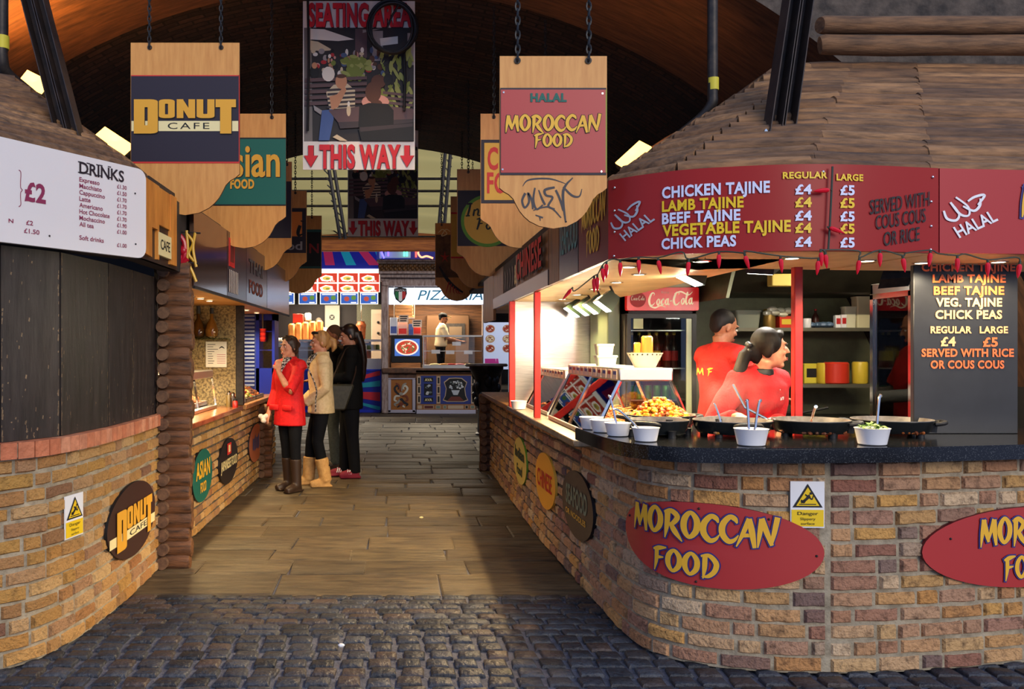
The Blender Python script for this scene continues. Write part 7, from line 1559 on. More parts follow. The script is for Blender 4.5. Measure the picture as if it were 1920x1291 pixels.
# ================================================================ BACK SHOPS
Yb = 20.0; UB = up(Yb); YI = 22.5
mb = MB(); a = P(300, 0, 20.6); b = P(1000, 0, 20.6); mb.box((a.x, 20.35, 0), (b.x, 23.9, .55)); struct('floor_back_shops', mb, m_dark)
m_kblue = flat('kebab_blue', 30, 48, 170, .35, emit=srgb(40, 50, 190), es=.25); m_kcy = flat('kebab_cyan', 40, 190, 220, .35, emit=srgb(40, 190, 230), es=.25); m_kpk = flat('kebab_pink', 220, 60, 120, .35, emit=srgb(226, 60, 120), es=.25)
t = thing('rayed_fascia', 'blue shop fascia with pink and cyan rays under the beam', 'signboard', tuple(P(640, 503, Yb))); mb = MB(); pbox(mb, 380, 455, 713, 503, Yb, .15); obj('fascia_panel', mb, m_kblue, t)
mb = MB()
for i, (a0, a1, b0, b1, c_) in enumerate(((604, 620, 610, 628, 1), (632, 646, 649, 668, 0), (660, 676, 692, 712, 1), (698, 713, 712, 713, 0), (576, 590, 566, 588, 0), (546, 560, 520, 545, 1), (520, 532, 478, 500, 0))): mb.poly([UB(a0, -455, .01), UB(a1, -455, .01), UB(b1, -497, .01), UB(b0, -497, .01)], c_)
obj('rays', mb, [m_kcy, m_kpk], t, smooth_=0)
m_menur = mat('menu_red_glow', srgb(200, 60, 40), emit=srgb(206, 60, 40), es=.9); m_menuw = mat('menu_white_glow', srgb(255, 250, 230), emit=srgb(255, 248, 226), es=1.5); m_menuy = mat('menu_food_glow', srgb(226, 190, 90), emit=srgb(226, 190, 90), es=1.0); m_menug = mat('menu_green_glow', srgb(150, 150, 60), emit=srgb(150, 150, 60), es=.7)
t = thing('kebab_menu_lightbox', 'red and white lit menu lightbox headed VEGETARIAN over the kebab shop', 'lightbox', tuple(P(640, 548, 20.02))); mb = MB(); pbox(mb, 440, 504, 712, 547, 20.02, .12); obj('lightbox_body', mb, m_menuw, t)
for r_, (y0, y1) in enumerate(((512, 529), (531.5, 547))):
    for x0, x1 in ((448, 482), (485, 518), (521, 556), (559, 594), (597, 632), (635, 671), (674, 711)):
        if x0 < 500: continue
        mb = MB(); U2 = up(20.02); rect(mb, U2, x0, y0, x1, y1, .006, 0, .004); cx = (x0+x1)/2-2; cy = (y0+y1)/2+1
        mb.poly([U2(u, v, .009) for u, v in ((cx-13, -cy+1), (cx-9, -cy-5), (cx+2, -cy-6), (cx+12, -cy-3), (cx+11, -cy+4), (cx-2, -cy+6))], 1); mb.poly([U2(u, v, .011) for u, v in ellipse(cx, -cy, 8, 3.8, 12)], 2); mb.poly([U2(u, v, .013) for u, v in ellipse(cx+2, -cy-1, 4, 1.8, 8)], 3); text(mb, '4.95', cx+6, -y1+1.2, 9, 2.2, U2, .012, 1, .01)
        obj('menu_picture', mb, [m_menur, m_menuw, m_menuy, m_menug], t, smooth_=0)
mb = MB(); text(mb, 'VEGETARIAN', 655, -510.6, 38, 3.4, up(20.02), .012, 0, .0, spacing=1.2); obj('lettering', mb, m_grey, t, smooth_=0)
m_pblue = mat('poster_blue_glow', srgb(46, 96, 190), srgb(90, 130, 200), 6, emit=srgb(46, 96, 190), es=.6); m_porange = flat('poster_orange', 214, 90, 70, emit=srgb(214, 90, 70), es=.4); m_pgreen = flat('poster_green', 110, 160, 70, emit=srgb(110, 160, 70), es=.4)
for i, (x0, x1) in enumerate(((514, 552), (560, 594), (600, 634), (638, 672), (675, 709))):
    t = thing('meal_poster', 'blue meal deal poster, %s in the row under the menu lightbox' % ['leftmost', 'second from the left', 'middle one', 'second from the right', 'rightmost'][i], 'poster', tuple(P((x0+x1)/2, 570, 20.05)), group='blue posters under the kebab menu'); U2 = up(20.05); mb = MB(); rect(mb, U2, x0, 548.5, x1, 570, .0, 0, .02); obj('frame', mb, m_menuw, t)
    mb = MB(); rect(mb, U2, x0+1.3, 549.5, x1-1.3, 568.8, .004, 0, .003); cx = x0+12; mb.poly([U2(u, v, .007) for u, v in ellipse(cx, -560, 5, 4.6, 10)], 1); mb.poly([U2(u, v, .007) for u, v in ellipse(cx+13, -558, 4.6, 4.4, 10)], 2); rect(mb, U2, x0+4, 551, x1-5, 552.5, .006, 3, .001); rect(mb, U2, x0+20, 566, x1-4, 567.5, .006, 3, .001); obj('printed_picture', mb, [m_pblue, m_porange, m_pgreen, m_menuw], t, smooth_=0)
mb = MB(); pbox(mb, 300, 570, 720, 700, 23.0, .2); struct('wall_kebab_back', mb, mat('kebab_back_wall', srgb(40, 30, 30)))
t = thing('wall_cabinet', 'grey white wall cabinet with a round black fan emblem behind the queue', 'cabinet', tuple(P(623, 640, 22.8))); mb = MB(); pbox(mb, 609, 572, 637, 640, 22.8, .15, bev=.01); obj('cabinet_body', mb, flat('cabinet_grey', 176, 170, 156), t); mb = MB(); U2 = up(22.8); mb.ring(ellipse(622.5, -594.5, 5, 5, 20), ellipse(622.5, -594.5, 3.6, 3.6, 20), U2, .01, 0); [mb.poly([U2(622.5+2.8*cos(a_)+u, -594.5+2.8*sin(a_)+v, .01) for u, v in ((-1, -1), (1, -1), (1, 1), (-1, 1))], 0) for a_ in (0, pi/2, pi, 3*pi/2)]; obj('emblem', mb, m_ink, t, smooth_=0)
mb = MB(); pbox(mb, 669, 570, 716, 640, 22.6, .1); struct('wall_kebab_tiles', mb, mat('mesh_tile', srgb(110, 106, 84), srgb(70, 70, 56), 60, .5))
t = thing('kebab_grill', 'pale upright grill panel with two dark knobs behind the kebab', 'grill', tuple(P(705, 640, 22.2))); mb = MB(); pbox(mb, 696, 580, 715, 640, 22.2, .12, bev=.01, z0=.552); obj('grill_body', mb, flat('grill_cream', 196, 172, 150, .4), t)
for py in (604, 624): mb = MB(); mb.ball(P(709, py, 22.19), .035, n=10); obj('knob', mb, m_ink, t)
t = thing('doner_kebab', 'orange brown doner kebab on its upright spit', 'kebab', tuple(P(677, 638, 21.6))); c = P(677, 638, 21.6); mb = MB(); rr = random.Random(9); mb.lathe([(.06, 0)]+[(.10+.03*i/12+.008*(i % 2)+(0 if i < 11 else -.04), .04+i*.037) for i in range(13)], tuple(c), 20); obj('meat', mb, mat('roast_meat', srgb(196, 104, 52), srgb(140, 64, 30), 20, .5, bump=.5), t); mb = MB(); mb.tube([c-V((0, 0, .05)), c+V((0, 0, .9))], .012, 6); obj('spit', mb, m_chrome, t); mb = MB(); mb.lathe([(.2, .552), (.2, .6), (.05, .62), (.05, c.z-.08), (.2, c.z-.06), (.2, c.z-.03)], (c.x, c.y, 0), 18); obj('spit_stand', mb, m_steelM, t)
t = thing('glass_counter_display', 'glass and steel salad display counter under the doner kebab', 'display counter', tuple(P(690, 692, 20.4))); mb = MB(); pbox(mb, 560, 672, 716, 692, 20.4, .6); pbox(mb, 560, 636, 716, 640, 20.4, .6); obj('display_frame', mb, m_steelM, t); mb = MB(); pbox(mb, 560, 640, 716, 672, 20.42, .006); obj('display_glass', mb, m_glass, t); mb = MB(); pbox(mb, 560, 655, 716, 657, 20.45, .4); obj('display_shelf', mb, m_steelM, t)
for i, px in enumerate((676, 684, 692, 700, 708)): c = P(px, 655, 20.6); can('salad jar standing in the glass counter display', tuple(c), .12, .05, [flat('jar_green', 90, 110, 60), flat('jar_pale', 190, 186, 160)][i % 2], 'jars in the glass display', name='salad_jar', cat='jar')
t = thing('rayed_counter_front', 'blue counter front painted with red and cyan rays behind the queue', 'counter', tuple(P(690, 772, 20.3))); mb = MB(); pbox(mb, 520, 692, 717, 773, 20.3, .5, z0=0.004); obj('counter_panel', mb, flat('counter_blue', 28, 44, 150, .35), t); U2 = up(20.3)
mb = MB(); O = (560, 740)
for (ya, yb, c_) in ((694, 703, 1), (713, 724, 0), (735, 752, 1), (762, 769, 0)): mb.poly([U2(620, -(lerp(732, ya, .3)), .008), U2(713, -ya, .008), U2(713, -yb, .008), U2(620, -(lerp(732, yb, .3)), .008)], c_)
obj('rays', mb, [flat('ray_cyan', 30, 150, 170), flat('ray_red', 200, 40, 56)], t, smooth_=0)
mb = MB()
for q in ((520, 692, 717, 695), (713, 692, 717, 773), (520, 768, 717, 773)): pbox(mb, *q, 20.28, .03)
obj('frame', mb, m_cob, t)
for i in range(5):
    t = thing('bread_stack', 'orange wrapped bread block standing in a row behind the queue', 'bread', tuple(P(546+i*13, 640, 21.2+.1*i)), group='orange bread blocks in the kebab shop'); mb = MB(); pbox(mb, 540+i*13, 606-i*1.5, 552.6+i*13, 641, 21.2+.05*i, .3, bev=.06); obj('bread_block', mb, mat('orange_bread', srgb(232, 150, 72), srgb(206, 116, 46), 4, .6), t)
mb = MB(); pbox(mb, 515, 641, 610, 650, 20.95, .75); pbox(mb, 517, 650, 521, 700, 21.0, .6, z0=.552); pbox(mb, 604, 650, 608, 700, 21.0, .6, z0=.552); tag(obj('bread_shelf', mb, m_steelM), 'steel shelf holding orange bread blocks', 'shelf')
carton(549, 588, 568, 604.5, 21.4, .2, m_redtin, 'red box on top of orange bread blocks', name='red_box')
t = thing('plastic_jug', 'white plastic jug behind the orange bread blocks', 'jug', tuple(P(577, 606, 21.6))); mb = MB(); pbox(mb, 571, 586, 583, 601.6, 21.6, .15, bev=.03); obj('jug_body', mb, flat('jug_white', 190, 186, 176), t)
mb = MB(); c = P(529, 638, 21.15); [mb.ball(c+V((.1*i-.1, 0, .02)), .09, .08, .05, 10) for i in range(3)]; tag(obj('bread_rolls', mb, flat('roll_white', 230, 214, 190)), 'pale rolls wrapped in paper above the dark haired woman', 'bread')

# pizza shop
m_pillar = mat('weathered_pale_wood', srgb(184, 166, 162), srgb(130, 104, 96), 8, .6, stretch=(3, 3, .6), bump=.2); m_dkw = mat('carved_dark_wood', srgb(112, 78, 58), srgb(64, 44, 36), 8, .5, bump=.4)
t = thing('pizza_shopfront', 'carved wooden frame and cornice of the pizzeria', 'shopfront', tuple(P(810, 775, Yb)))
mb = MB()
for x0, x1 in ((715, 728), (905, 918)): pbox(mb, x0, 524, x1, 773, Yb-.06, .25, z0=.004, bev=.02); pbox(mb, x0-2, 520, x1+2, 527, Yb-.1, .3, bev=.02)
obj('pilaster', mb, m_pillar, t)
mb = MB()
for y0, y1, dp, x0, x1 in ((486, 490, .35, 706, 960), (490, 494, .28, 709, 958), (508, 513, .28, 710, 957), (513, 520, .2, 713, 955), (520, 536, .08, 716, 950)): pbox(mb, x0, y0, x1, y1, Yb-dp, dp+.1, bev=.015)
obj('cornice', mb, m_pillar, t)
mb = MB(); pbox(mb, 710, 494, 957, 508, Yb-.22, .3); rr = random.Random(12)
for i in range(60):
    x = 712+i*4.1; c = P(x, 501+(2 if i % 2 else -2), Yb-.23); mb.ball(c, .04, .025, .05, 8)
obj('carved_frieze', mb, mat('gilt_carving', srgb(120, 80, 36), srgb(60, 40, 22), 14, .45), t)
mb = MB(); pbox(mb, 716, 690, 940, 700, Yb-.12, .7, bev=.02); pbox(mb, 728, 700, 940, 708, Yb-.03, .5); obj('counter_top', mb, m_dkw, t)
mb = MB(); pbox(mb, 716, 706, 940, 775, Yb+.04, .3, z0=.004); obj('counter_base', mb, m_dkw, t)
t = thing('pizzeria_lightbox', 'white lit PIZZERIA sign with small NAPOLI shield', 'lightbox', tuple(P(816, 570, Yb-.05))); mb = MB(); pbox(mb, 729, 539, 906, 570, Yb-.08, .2); obj('lightbox_body', mb, mat('white_lightbox', srgb(226, 238, 255), emit=srgb(222, 236, 255), es=1.1), t)
U2 = up(Yb-.08); mb = MB(); text(mb, 'PIZZERIA', 783, -562, 122, 18, U2, .01, 0, .0, shear=.28); obj('lettering', mb, flat('sky_lettering', 70, 160, 200), t, smooth_=0)
mb = MB(); SH = [(739, -540.5), (750, -538.5), (762, -540.5), (763, -550), (759, -561), (751, -568), (742, -561), (738.5, -550)]; mb.poly([U2(*q, .008) for q in SH], 0)
for x0, x1, c_ in ((741, 747.6, 1), (747.6, 754, 2), (754, 760.5, 3)): mb.poly([U2(x0, -546.5, .011), U2(x1, -546.5, .011), U2(x1, -556 if x1 > 756 else -563, .011), U2((x0+x1)/2 if c_ == 2 else x1 if c_ == 1 else x0, -565 if c_ == 2 else -562, .011), U2(x0, -556 if x0 < 745 else -563, .011)], c_)
text(mb, 'NAPOLI', 741.5, -545.6, 18.5, 3, U2, .012, 2, .01); obj('shield', mb, [m_ink, flat('flag_green', 20, 120, 70), m_white, flat('flag_red', 200, 40, 44)], t, smooth_=0)
mb = MB(); pbox(mb, 729, 560, 906, 700, 22.6, .1); struct('wall_pizza_back', mb, mat('pizza_back_wood', srgb(130, 84, 48), srgb(80, 50, 30), 5, .6, stretch=(.5, 1, 6)))
t = thing('pizza_oven', 'dark steel pizza oven behind the pizza cook', 'oven', tuple(P(870, 690, 22.1))); mb = MB(); pbox(mb, 800, 590, 880, 700, 22.1, .45, bev=.02, z0=.552); obj('oven_body', mb, mat('oven_bronze', srgb(104, 76, 54), rough=.4, metal=.5), t); mb = MB(); pbox(mb, 836, 606, 872, 640, 22.06, .04); pbox(mb, 842, 612, 866, 634, 22.04, .03, 1); obj('oven_door', mb, [m_iron, mat('oven_plate', srgb(130, 110, 90), rough=.35, metal=.6)], t)
m_pbox = flat('pizza_box_tan', 190, 140, 90)
for i, (x0, y0, x1, y1) in enumerate(((741, 571, 774, 578), (741, 578.5, 774, 584), (741, 584.5, 774, 590), (743, 590.5, 776, 595))): carton(x0, y0, x1, y1, 21.4, .4, m_pbox, ['topmost tan pizza box of the hanging stack', 'second tan pizza box of the hanging stack', 'third tan pizza box of the hanging stack', 'lowest tan pizza box of the hanging stack'][i], name='pizza_box')
mb = MB(); pbox(mb, 738, 595.2, 778, 597, 21.3, .6); [mb.tube([P(x_, 596, 21.8), V((P(x_, 596, 21.8).x, 21.8, 4.0))], .012, 6) for x_ in (739, 777)]; tag(obj('box_shelf', mb, m_steelM), 'thin shelf carrying the tan pizza boxes', 'shelf')
mb = MB(); pbox(mb, 729, 628.2, 793, 630, 20.8, .5); [pbox(mb, x_, 630, x_+3, 700, 20.85, .3, z0=.552) for x_ in (730, 789)]; tag(obj('carton_rack', mb, m_dkw), 'dark rack behind the screen carrying printed pizza cartons', 'rack')
for i, (x0, y0, x1, y1) in enumerate(((731, 595, 745, 628), (746, 603, 764, 628), (766, 607, 775, 628), (774, 600, 790, 628))):
    carton(x0, y0, x1, y1, 20.9+.1*(i % 2), .06, [flat('box_paleblue', 190, 196, 214), flat('box_pink', 216, 170, 160), flat('box_blue', 90, 110, 170), flat('box_rose', 210, 150, 140)][i], ['pale blue printed pizza carton at the left end of the row', 'pink printed pizza carton second in the row', 'narrow blue pizza carton third in the row', 'rose printed pizza carton at the right of the row'][i], name='pizza_carton', print_=(m_wred if i % 2 else flat('print_navy', 60, 80, 150), [(.1, .5, .9, .9)]))
for i, (x0, y0, x1, y1) in enumerate(((748, 590, 766, 604), (773, 599, 791, 613))):
    t = thing('price_card', ['hand lettered price card above the pink pizza carton', 'hand lettered price card above the rose pizza carton'][i], 'card', tuple(P((x0+x1)/2, y1, 20.89))); U2 = up(20.885); mb = MB(); rect(mb, U2, x0, y0, x1, y1, 0, 0, .01); obj('card', mb, m_price, t); mb = MB(); [rect(mb, U2, x0+2, y0+2+k*4, x1-2-k, y0+4+k*4, .003, 0, .002) for k in range(3)]; obj('print', mb, m_ink, t)
t = thing('pizza_screen', 'black framed screen showing a pizza on a blue ground', 'screen', tuple(P(762, 680, Yb-.02))); mb = MB(); pbox(mb, 733, 628, 792, 680, Yb+.02, .1, bev=.015); obj('frame', mb, m_ink, t); U2 = up(Yb+.02); mb = MB(); rect(mb, U2, 740, 635, 787, 667, .006, 0, .004); mb.poly([U2(u, v, .010) for u, v in ellipse(763, -651, 22, 15, 24)], 1); mb.poly([U2(u, v, .013) for u, v in ellipse(763, -651, 19, 12.5, 24)], 2); rr = random.Random(3)
for i in range(46): a_ = rr.random()*6.28; q = sqrt(rr.random())*.85; mb.poly([U2(u, v, .016+.0003*i) for u, v in ellipse(763+17*q*cos(a_), -651+11*q*sin(a_), rr.uniform(1.2, 2.6), rr.uniform(.8, 1.8), 7, rr.random()*3)], 3+i % 3)
E = lambda n, c, s=.8: flat(n, *c, emit=srgb(*c), es=s)
obj('picture', mb, [E('scr_blue', (70, 110, 190)), E('scr_plate', (240, 230, 210)), E('scr_red', (190, 60, 40)), E('scr_cheese', (236, 220, 180)), E('scr_green', (90, 110, 50)), E('scr_brown', (150, 96, 60))], t, smooth_=0)
t = thing('pizza_glass_case', 'glass display case with white price cards on the pizzeria counter', 'display case', tuple(P(850, 690, Yb))); mb = MB(); pbox(mb, 793, 628, 908, 631, Yb, .5); pbox(mb, 793, 684, 908, 690, Yb, .5); [pbox(mb, x_, 631, x_+2, 684, Yb, .02) for x_ in (793, 905)]; pbox(mb, 795, 657, 906, 658.5, Yb+.1, .3); obj('case_frame', mb, m_steelM, t); mb = MB(); pbox(mb, 795, 631, 905, 684, Yb+.02, .006); obj('case_glass', mb, m_glass, t)
for i, (px, py) in enumerate(((817, 659), (844, 660), (878, 660), (856, 644))): mb = MB(); pbox(mb, px-8, py-3.5, px+8, py+3.5, Yb+.03+.05, .008); obj('price_card', mb, m_white, t)
for i, (px, c_) in enumerate(((815, m_cream), (832, m_brownfood[2]), (846, m_labr), (862, flat('ham_pink', 220, 140, 150)), (880, m_cream), (895, m_brownfood[0]))): mb = MB(); c = P(px, 684, Yb+.25); mb.lathe([(.11, 0), (.12, .015), (.10, .03), (.02, .04)], tuple(c), 14); tag(obj('pizza', mb, c_), 'small pizza on the floor of the glass display case', 'pizza', 'pizzas in the pizzeria display case')
# painted counter panels
def scroll_mask(U2, cx, cy, sx, sy, mats_n):
    mb = MB(); k = 0
    base = [[(0, 0, .1), (.35, .15, .16), (.6, .5, .18), (.4, .75, .16), (.2, .6, .12), (.3, .45, .08)], [(.1, -.1, .1), (.5, -.1, .16), (.62, -.4, .16), (.4, -.5, .12)], [(.05, .3, .1), (.2, .8, .14), (.5, .95, .1)], [(.05, -.3, .14), (.3, -.6, .18), (.62, -.75, .14), (.45, -.9, .1)], [(.05, -.7, .12), (.2, -.9, .14), (.36, -1, .08)]]
    for s in (-1, 1):
        for st in base: k += 1; mb.strip([(cx+s*x*sx, cy+y*sy, w_*sx*1.1) for x, y, w_ in st], U2, .01+.0005*k, k % mats_n)
    for yy, r in ((-.75, .22), (.1, .18), (-.35, .14)): k += 1; mb.poly([U2(u, v, .014+.0005*k) for u, v in ellipse(cx, cy+yy*sy, r*sx, r*sy*.7, 12)], k % mats_n)
    return mb
t = thing('carved_cupboard', 'framed ochre panel with a scrolled baroque ornament on the pizza counter', 'cupboard', tuple(P(752, 774, Yb))); mb = MB()  # framed panel on the counter front, no cupboard
for q in ((726, 706, 779, 711), (727, 711, 733, 773), (773, 711, 779, 773), (726, 768, 780, 774)): pbox(mb, *q, Yb-.02, .06, bev=.01)
obj('frame', mb, flat('pale_lilac_wood', 176, 170, 186), t); mb = MB(); pbox(mb, 733, 711, 773, 768, Yb+.01, .03); obj('ochre_ground', mb, flat('ochre_ground', 156, 96, 40), t)
obj('ornament', scroll_mask(up(Yb+.01), 752, -740, 20, 23, 4), [flat('orn_grey', 150, 146, 136), flat('orn_dark', 36, 34, 40), flat('orn_pale', 206, 200, 186), flat('orn_rust', 120, 56, 36)], t, smooth_=0)
t = thing('painted_counter', 'blue painted counter front with vase panel and AVA plaques', 'counter', tuple(P(835, 774, Yb-.05))); mb = MB(); pbox(mb, 781, 700, 891, 774, Yb-.04, .08, z0=.004); obj('counter_ground', mb, flat('tan_ground', 150, 104, 66), t); mb = MB(); pbox(mb, 780, 694, 886, 698, Yb-.12, .16); pbox(mb, 781, 768, 892, 774, Yb-.08, .1, z0=.004); obj('pale_ledges', mb, flat('ledge_pale', 190, 186, 206), t)
U2 = up(Yb-.04); m_cobp = flat('cobalt_ground', 40, 56, 130); m_cart = flat('cartouche', 190, 166, 140); mb = MB(); rect(mb, U2, 788, 704, 818, 757, .004); rect(mb, U2, 826, 704, 883, 757, .004); obj('blue_grounds', mb, m_cobp, t)
mb = MB()
for x in (782, 818.5, 883):
    for k in range(3): y = 705+k*17.5; mb.ring(rrect(x+.3, -y-16, x+7, -y, 1), rrect(x+2, -y-13.5, x+5.4, -y-2.5, 1), U2, .006, 0); mb.poly([U2(u, v, .005) for u, v in rrect(x+2, -y-13.5, x+5.4, -y-2.5, 1)], 1)
for x0, x1, c_ in ((783, 791, 0), (795, 813, 2), (817, 826, 3), (831, 837, 3), (840, 869, 0), (872, 878, 1), (882, 890, 3)): mb.poly([U2(u, v, .006) for u, v in rrect(x0, -766, x1, -759.5, 1)], 0); mb.poly([U2(u, v, .008) for u, v in rrect(x0+.9, -765.2, x1-.9, -760.3, .7)], c_)
for y in (711.5, 749): rect(mb, U2, 794.5, y-4, 812, y+4, .006, 1, .002); text(mb, 'AVA', 796.5, -y-2.4, 13.5, 4.6, U2, .009, 4, .03)
rect(mb, U2, 795, 719, 811, 741, .006, 1, .002)
obj('cartouches', mb, [m_cart, m_ink, flat('oxblood', 90, 30, 26), flat('sage', 110, 126, 112), m_cream], t, smooth_=0)
mb = MB(); VS = [(832, -716), (842, -708), (854, -707.5), (866, -708), (876, -716), (872, -728), (874, -742), (878, -750), (870, -753), (838, -753), (830, -750), (834, -742), (836, -728)]; mb.poly([U2(*q, .006) for q in VS], 0); mb.poly([U2(854+(u-854)*.92, -731+(v+731)*.93, .008) for u, v in VS], 1); rr = random.Random(8)
for i in range(34): a_ = rr.random()*3.14; q = sqrt(rr.random()); mb.poly([U2(u, v, .010+.0004*i) for u, v in ellipse(854+15*q*cos(a_), -728+15*q*sin(a_), 1.8, 1.5, 7)], 2+i % 3)
mb.poly([U2(u, v, .026) for u, v in ((846, -731), (862, -731), (858, -740), (850, -740))], 2); mb.poly([U2(u, v, .026) for u, v in ((838, -751), (846, -743), (862, -743), (870, -751))], 5)
for i in range(6): mb.poly([U2(u, v, .012) for u, v in ellipse(803+rr.uniform(-5, 5), -730+rr.uniform(-8, 8), 3, 2, 8)], 2+i % 3)
obj('vase_painting', mb, [m_cart, m_ink, flat('flower_pale', 190, 196, 206), flat('flower_grey', 110, 120, 120), flat('flower_white', 226, 226, 226), flat('vase_rust', 110, 50, 40)], t, smooth_=0)
# neon corner above the cornice
t = thing('neon_sign', 'ornate blue neon sign with scrolls above the pizzeria cornice', 'neon sign', tuple(P(790, 486, Yb-.2))); mb = MB(); pbox(mb, 706, 440, 960, 485, Yb-.1, .1); obj('backboard', mb, flat('neon_navy', 40, 44, 110, emit=srgb(60, 70, 170), es=.35), t)
mb = MB(); pbox(mb, 711, 462, 716, 484, Yb-.2, .08, bev=.02); pbox(mb, 721, 464, 770, 483, Yb-.14, .04); obj('pale_columns', mb, flat('neon_pale', 170, 176, 206, emit=srgb(170, 180, 220), es=.4), t)
for nm, c_, pts in (('green_tube', (90, 255, 190), [(758, 466), (758, 480)]), ('green_tube', (90, 255, 190), [(763, 466), (763, 480)]), ('red_tube', (255, 80, 70), [(780, 462), (780, 482)]), ('violet_tube', (120, 90, 255), [(728, 465), (728, 480)]), ('orange_scroll', (255, 150, 110), [(788, 466), (784, 474), (790, 482), (800, 480), (812, 484)]), ('violet_tube', (110, 100, 255), [(712, 462), (720, 484)])):
    mb = MB(); mb.tube(smooth([tuple(P(x, y, Yb-.24)) for x, y in pts], 4), .022, 8); obj(nm, mb, glow('neon_%d_%d' % (c_[0], c_[1]), srgb(*c_), 3.0), t)
# column of pizza pictures and dark carved stand at the end of the right row
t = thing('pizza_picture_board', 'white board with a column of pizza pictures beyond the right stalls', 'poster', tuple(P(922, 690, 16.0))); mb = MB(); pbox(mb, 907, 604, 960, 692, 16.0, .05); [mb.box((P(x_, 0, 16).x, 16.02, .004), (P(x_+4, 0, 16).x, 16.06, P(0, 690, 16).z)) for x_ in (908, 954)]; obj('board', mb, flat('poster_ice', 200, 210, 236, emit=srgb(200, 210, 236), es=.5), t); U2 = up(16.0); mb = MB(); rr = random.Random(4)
for k, y in enumerate((616, 635, 653)):
    for x in (919, 951):
        mb.poly([U2(u, v, .006) for u, v in ellipse(x, -y, 9, 7.6, 18)], 0); mb.poly([U2(u, v, .008) for u, v in ellipse(x, -y, 7.4, 6.2, 18)], 1+k % 2)
        for i in range(9): a_ = i*.7; mb.poly([U2(u, v, .010+.0003*i) for u, v in ellipse(x+4.4*cos(a_*2), -y+3.6*sin(a_), 1.5, 1.2, 6)], 3+i % 2)
for x0, x1 in ((909, 929), (930, 934)): mb.poly([U2(x0, -672, .006), U2(x1, -672, .006), U2(x1+2, -686, .006), U2(x0, -690, .006)], 5)
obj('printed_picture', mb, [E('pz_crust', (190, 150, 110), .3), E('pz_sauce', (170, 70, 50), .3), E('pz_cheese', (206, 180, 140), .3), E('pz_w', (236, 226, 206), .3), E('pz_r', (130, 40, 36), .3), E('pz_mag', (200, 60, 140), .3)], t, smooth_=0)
t = thing('carved_stand', 'dark carved wooden stand on a round metal foot near right row end', 'stand', (P(906, 0, 15).x+.05, 15.0, 0.0)); c = (P(912, 0, 15).x, 15.0, .003); mb = MB(); mb.lathe([(.19, 0), (.2, .03), (.16, .05), (.15, .42), (.17, .45)], c, 24); obj('metal_foot', mb, mat('grey_galvanised', srgb(90, 96, 106), rough=.4, metal=.5), t)
mb = MB(); mb.lathe([(.15, .45), (.2, .55), (.17, .66), (.22, .8), (.2, .95), (.26, 1.08), (.3, 1.16), (.3, 1.2)], c, 22); rr = random.Random(2)
for i in range(26): a_ = rr.random()*6.28; z_ = rr.uniform(.5, 1.1); mb.ball((c[0]+.2*cos(a_), c[1]+.2*sin(a_), z_), .06, .06, .09, 8)
obj('carved_body', mb, mat('black_carving', srgb(44, 34, 32), srgb(24, 20, 20), 10, .35), t)
mb = MB(); mb.lathe([(.36, 1.2), (.38, 1.22), (.36, 1.25)], c, 26); obj('stand_top', mb, m_dkw, t)
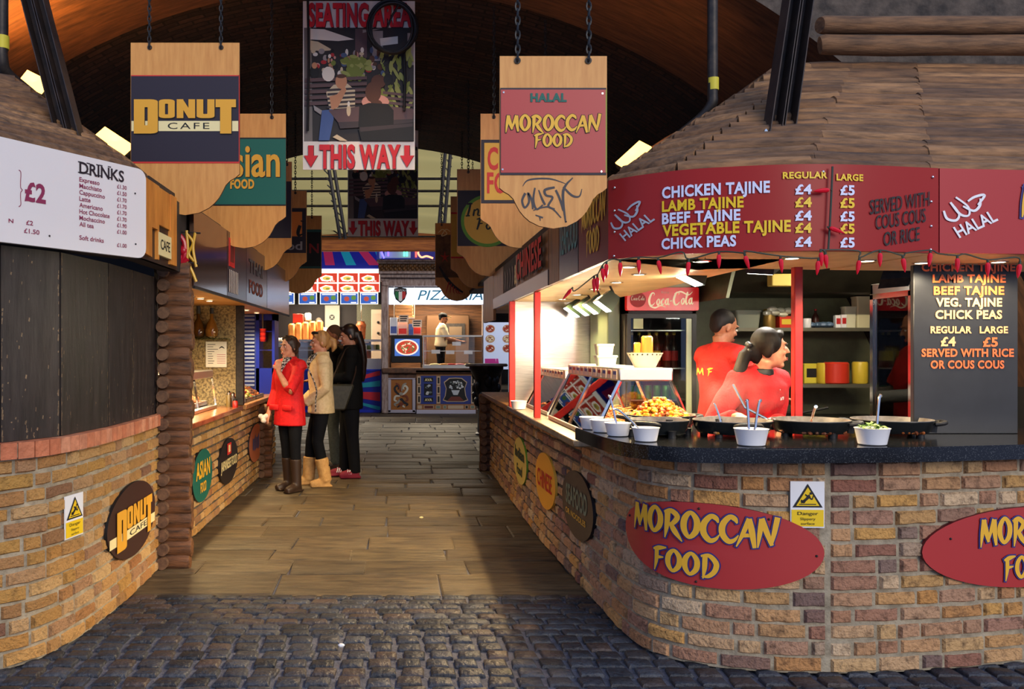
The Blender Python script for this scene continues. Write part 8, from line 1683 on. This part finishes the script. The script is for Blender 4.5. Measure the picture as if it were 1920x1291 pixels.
# cooks at the back
m_cook_w = mat('white_shirt', srgb(226, 220, 204), srgb(206, 200, 186), 20, .8)
PZ = person('pizza cook in pale tee and two tone cap, reaching to the right', (P(826, 0, 21.3).x, 21.3, .551), radians(96), 1.86, m_skin2, {1: (V((.26, -.12, 1.12)), V((.16, -.42, 1.05)), (0, -1, 0)), -1: (V((-.26, -.12, 1.12)), V((-.18, -.44, 1.05)), (0, -1, 0))}, fem=False, hair=short_hair, hair_mat=m_hdark, head_tilt=radians(10), lean=(0, -.04),
    clothes=[('tee', mat('beige_tee', srgb(206, 186, 150), rough=.8), coat(.93, .19, .066, .42, .022), .014), ('trousers', m_blackcl, trousers(), .016), ('cap', [m_blackcl, m_cream], lambda q, sh, a, l, L, HT: (q.ball(HT(0, .018, .062), .088, .104, .07, 16), q.prism([(-.075, -.07), (-.05, -.155), (0, -.175), (.05, -.155), (.075, -.07)], lambda u, v, d: HT(u, v, .055+d), 0, .012, 1)), 0)])
KB = person('kebab seller in white shirt seen from behind the queue', (P(598, 0, 22.3).x, 22.3, .551), radians(160), 1.78, m_skin2, {1: (V((.26, -.06, 1.10)), V((.18, -.3, 1.05)), (0, -1, 0)), -1: (V((-.26, -.06, 1.10)), V((-.18, -.3, 1.05)), (0, -1, 0))}, fem=False, hair=short_hair, hair_mat=mat('grey_hair', srgb(96, 84, 70), rough=.8), clothes=[('shirt', m_cook_w, coat(.93, .19, .066, .45, .03), .014), ('trousers', m_blackcl, trousers(), .016)])
# shop lamps: tubes and bulbs fixed under the shop ceilings
def shop_lamp(px, py, Y, L, e, col, label):
    c = P(px, py, Y); t = thing('tube_lamp', label, 'lamp', tuple(c)); mb = MB(); mb.box((c.x-L/2, Y-.03, c.z), (c.x+L/2, Y+.03, c.z+.03)); obj('lamp_housing', mb, m_steelM, t); mb = MB(); mb.box((c.x-L/2, Y-.02, c.z-.02), (c.x+L/2, Y+.02, c.z-.0005)); obj('lamp_tube', mb, m_tubew, t); l = lamp('tube_light', 'AREA', (c.x, Y, c.z-.03), e, col, (L, .06)); mb = MB(); mb.tube([(c.x, Y, c.z+.03), (c.x, Y, 4.0)], .01, 6); obj('hanger', mb, m_iron, t)
shop_lamp(600, 540, 21.4, 1.4, 170, (1, .86, .62), 'hanging tube lamp inside the kebab shop'); shop_lamp(820, 556, 21.4, 1.4, 150, (1, .82, .55), 'hanging tube lamp inside the pizzeria')
# small litter on the paving
for px, py, m in ((1010, 1003, m_white), (935, 880, m_white), (790, 973, m_cream), (640, 1215, m_white)):
    Y = 2400/(py-CY); c = P(px, py, Y); mb = MB(); rr = random.Random(px); mb.ball((c.x, c.y, .016), .018, .012, .01, 6); tag(obj('paper_scrap', mb, m), 'small pale scrap of paper lying on the alley paving', 'litter', 'paper scraps on the paving')
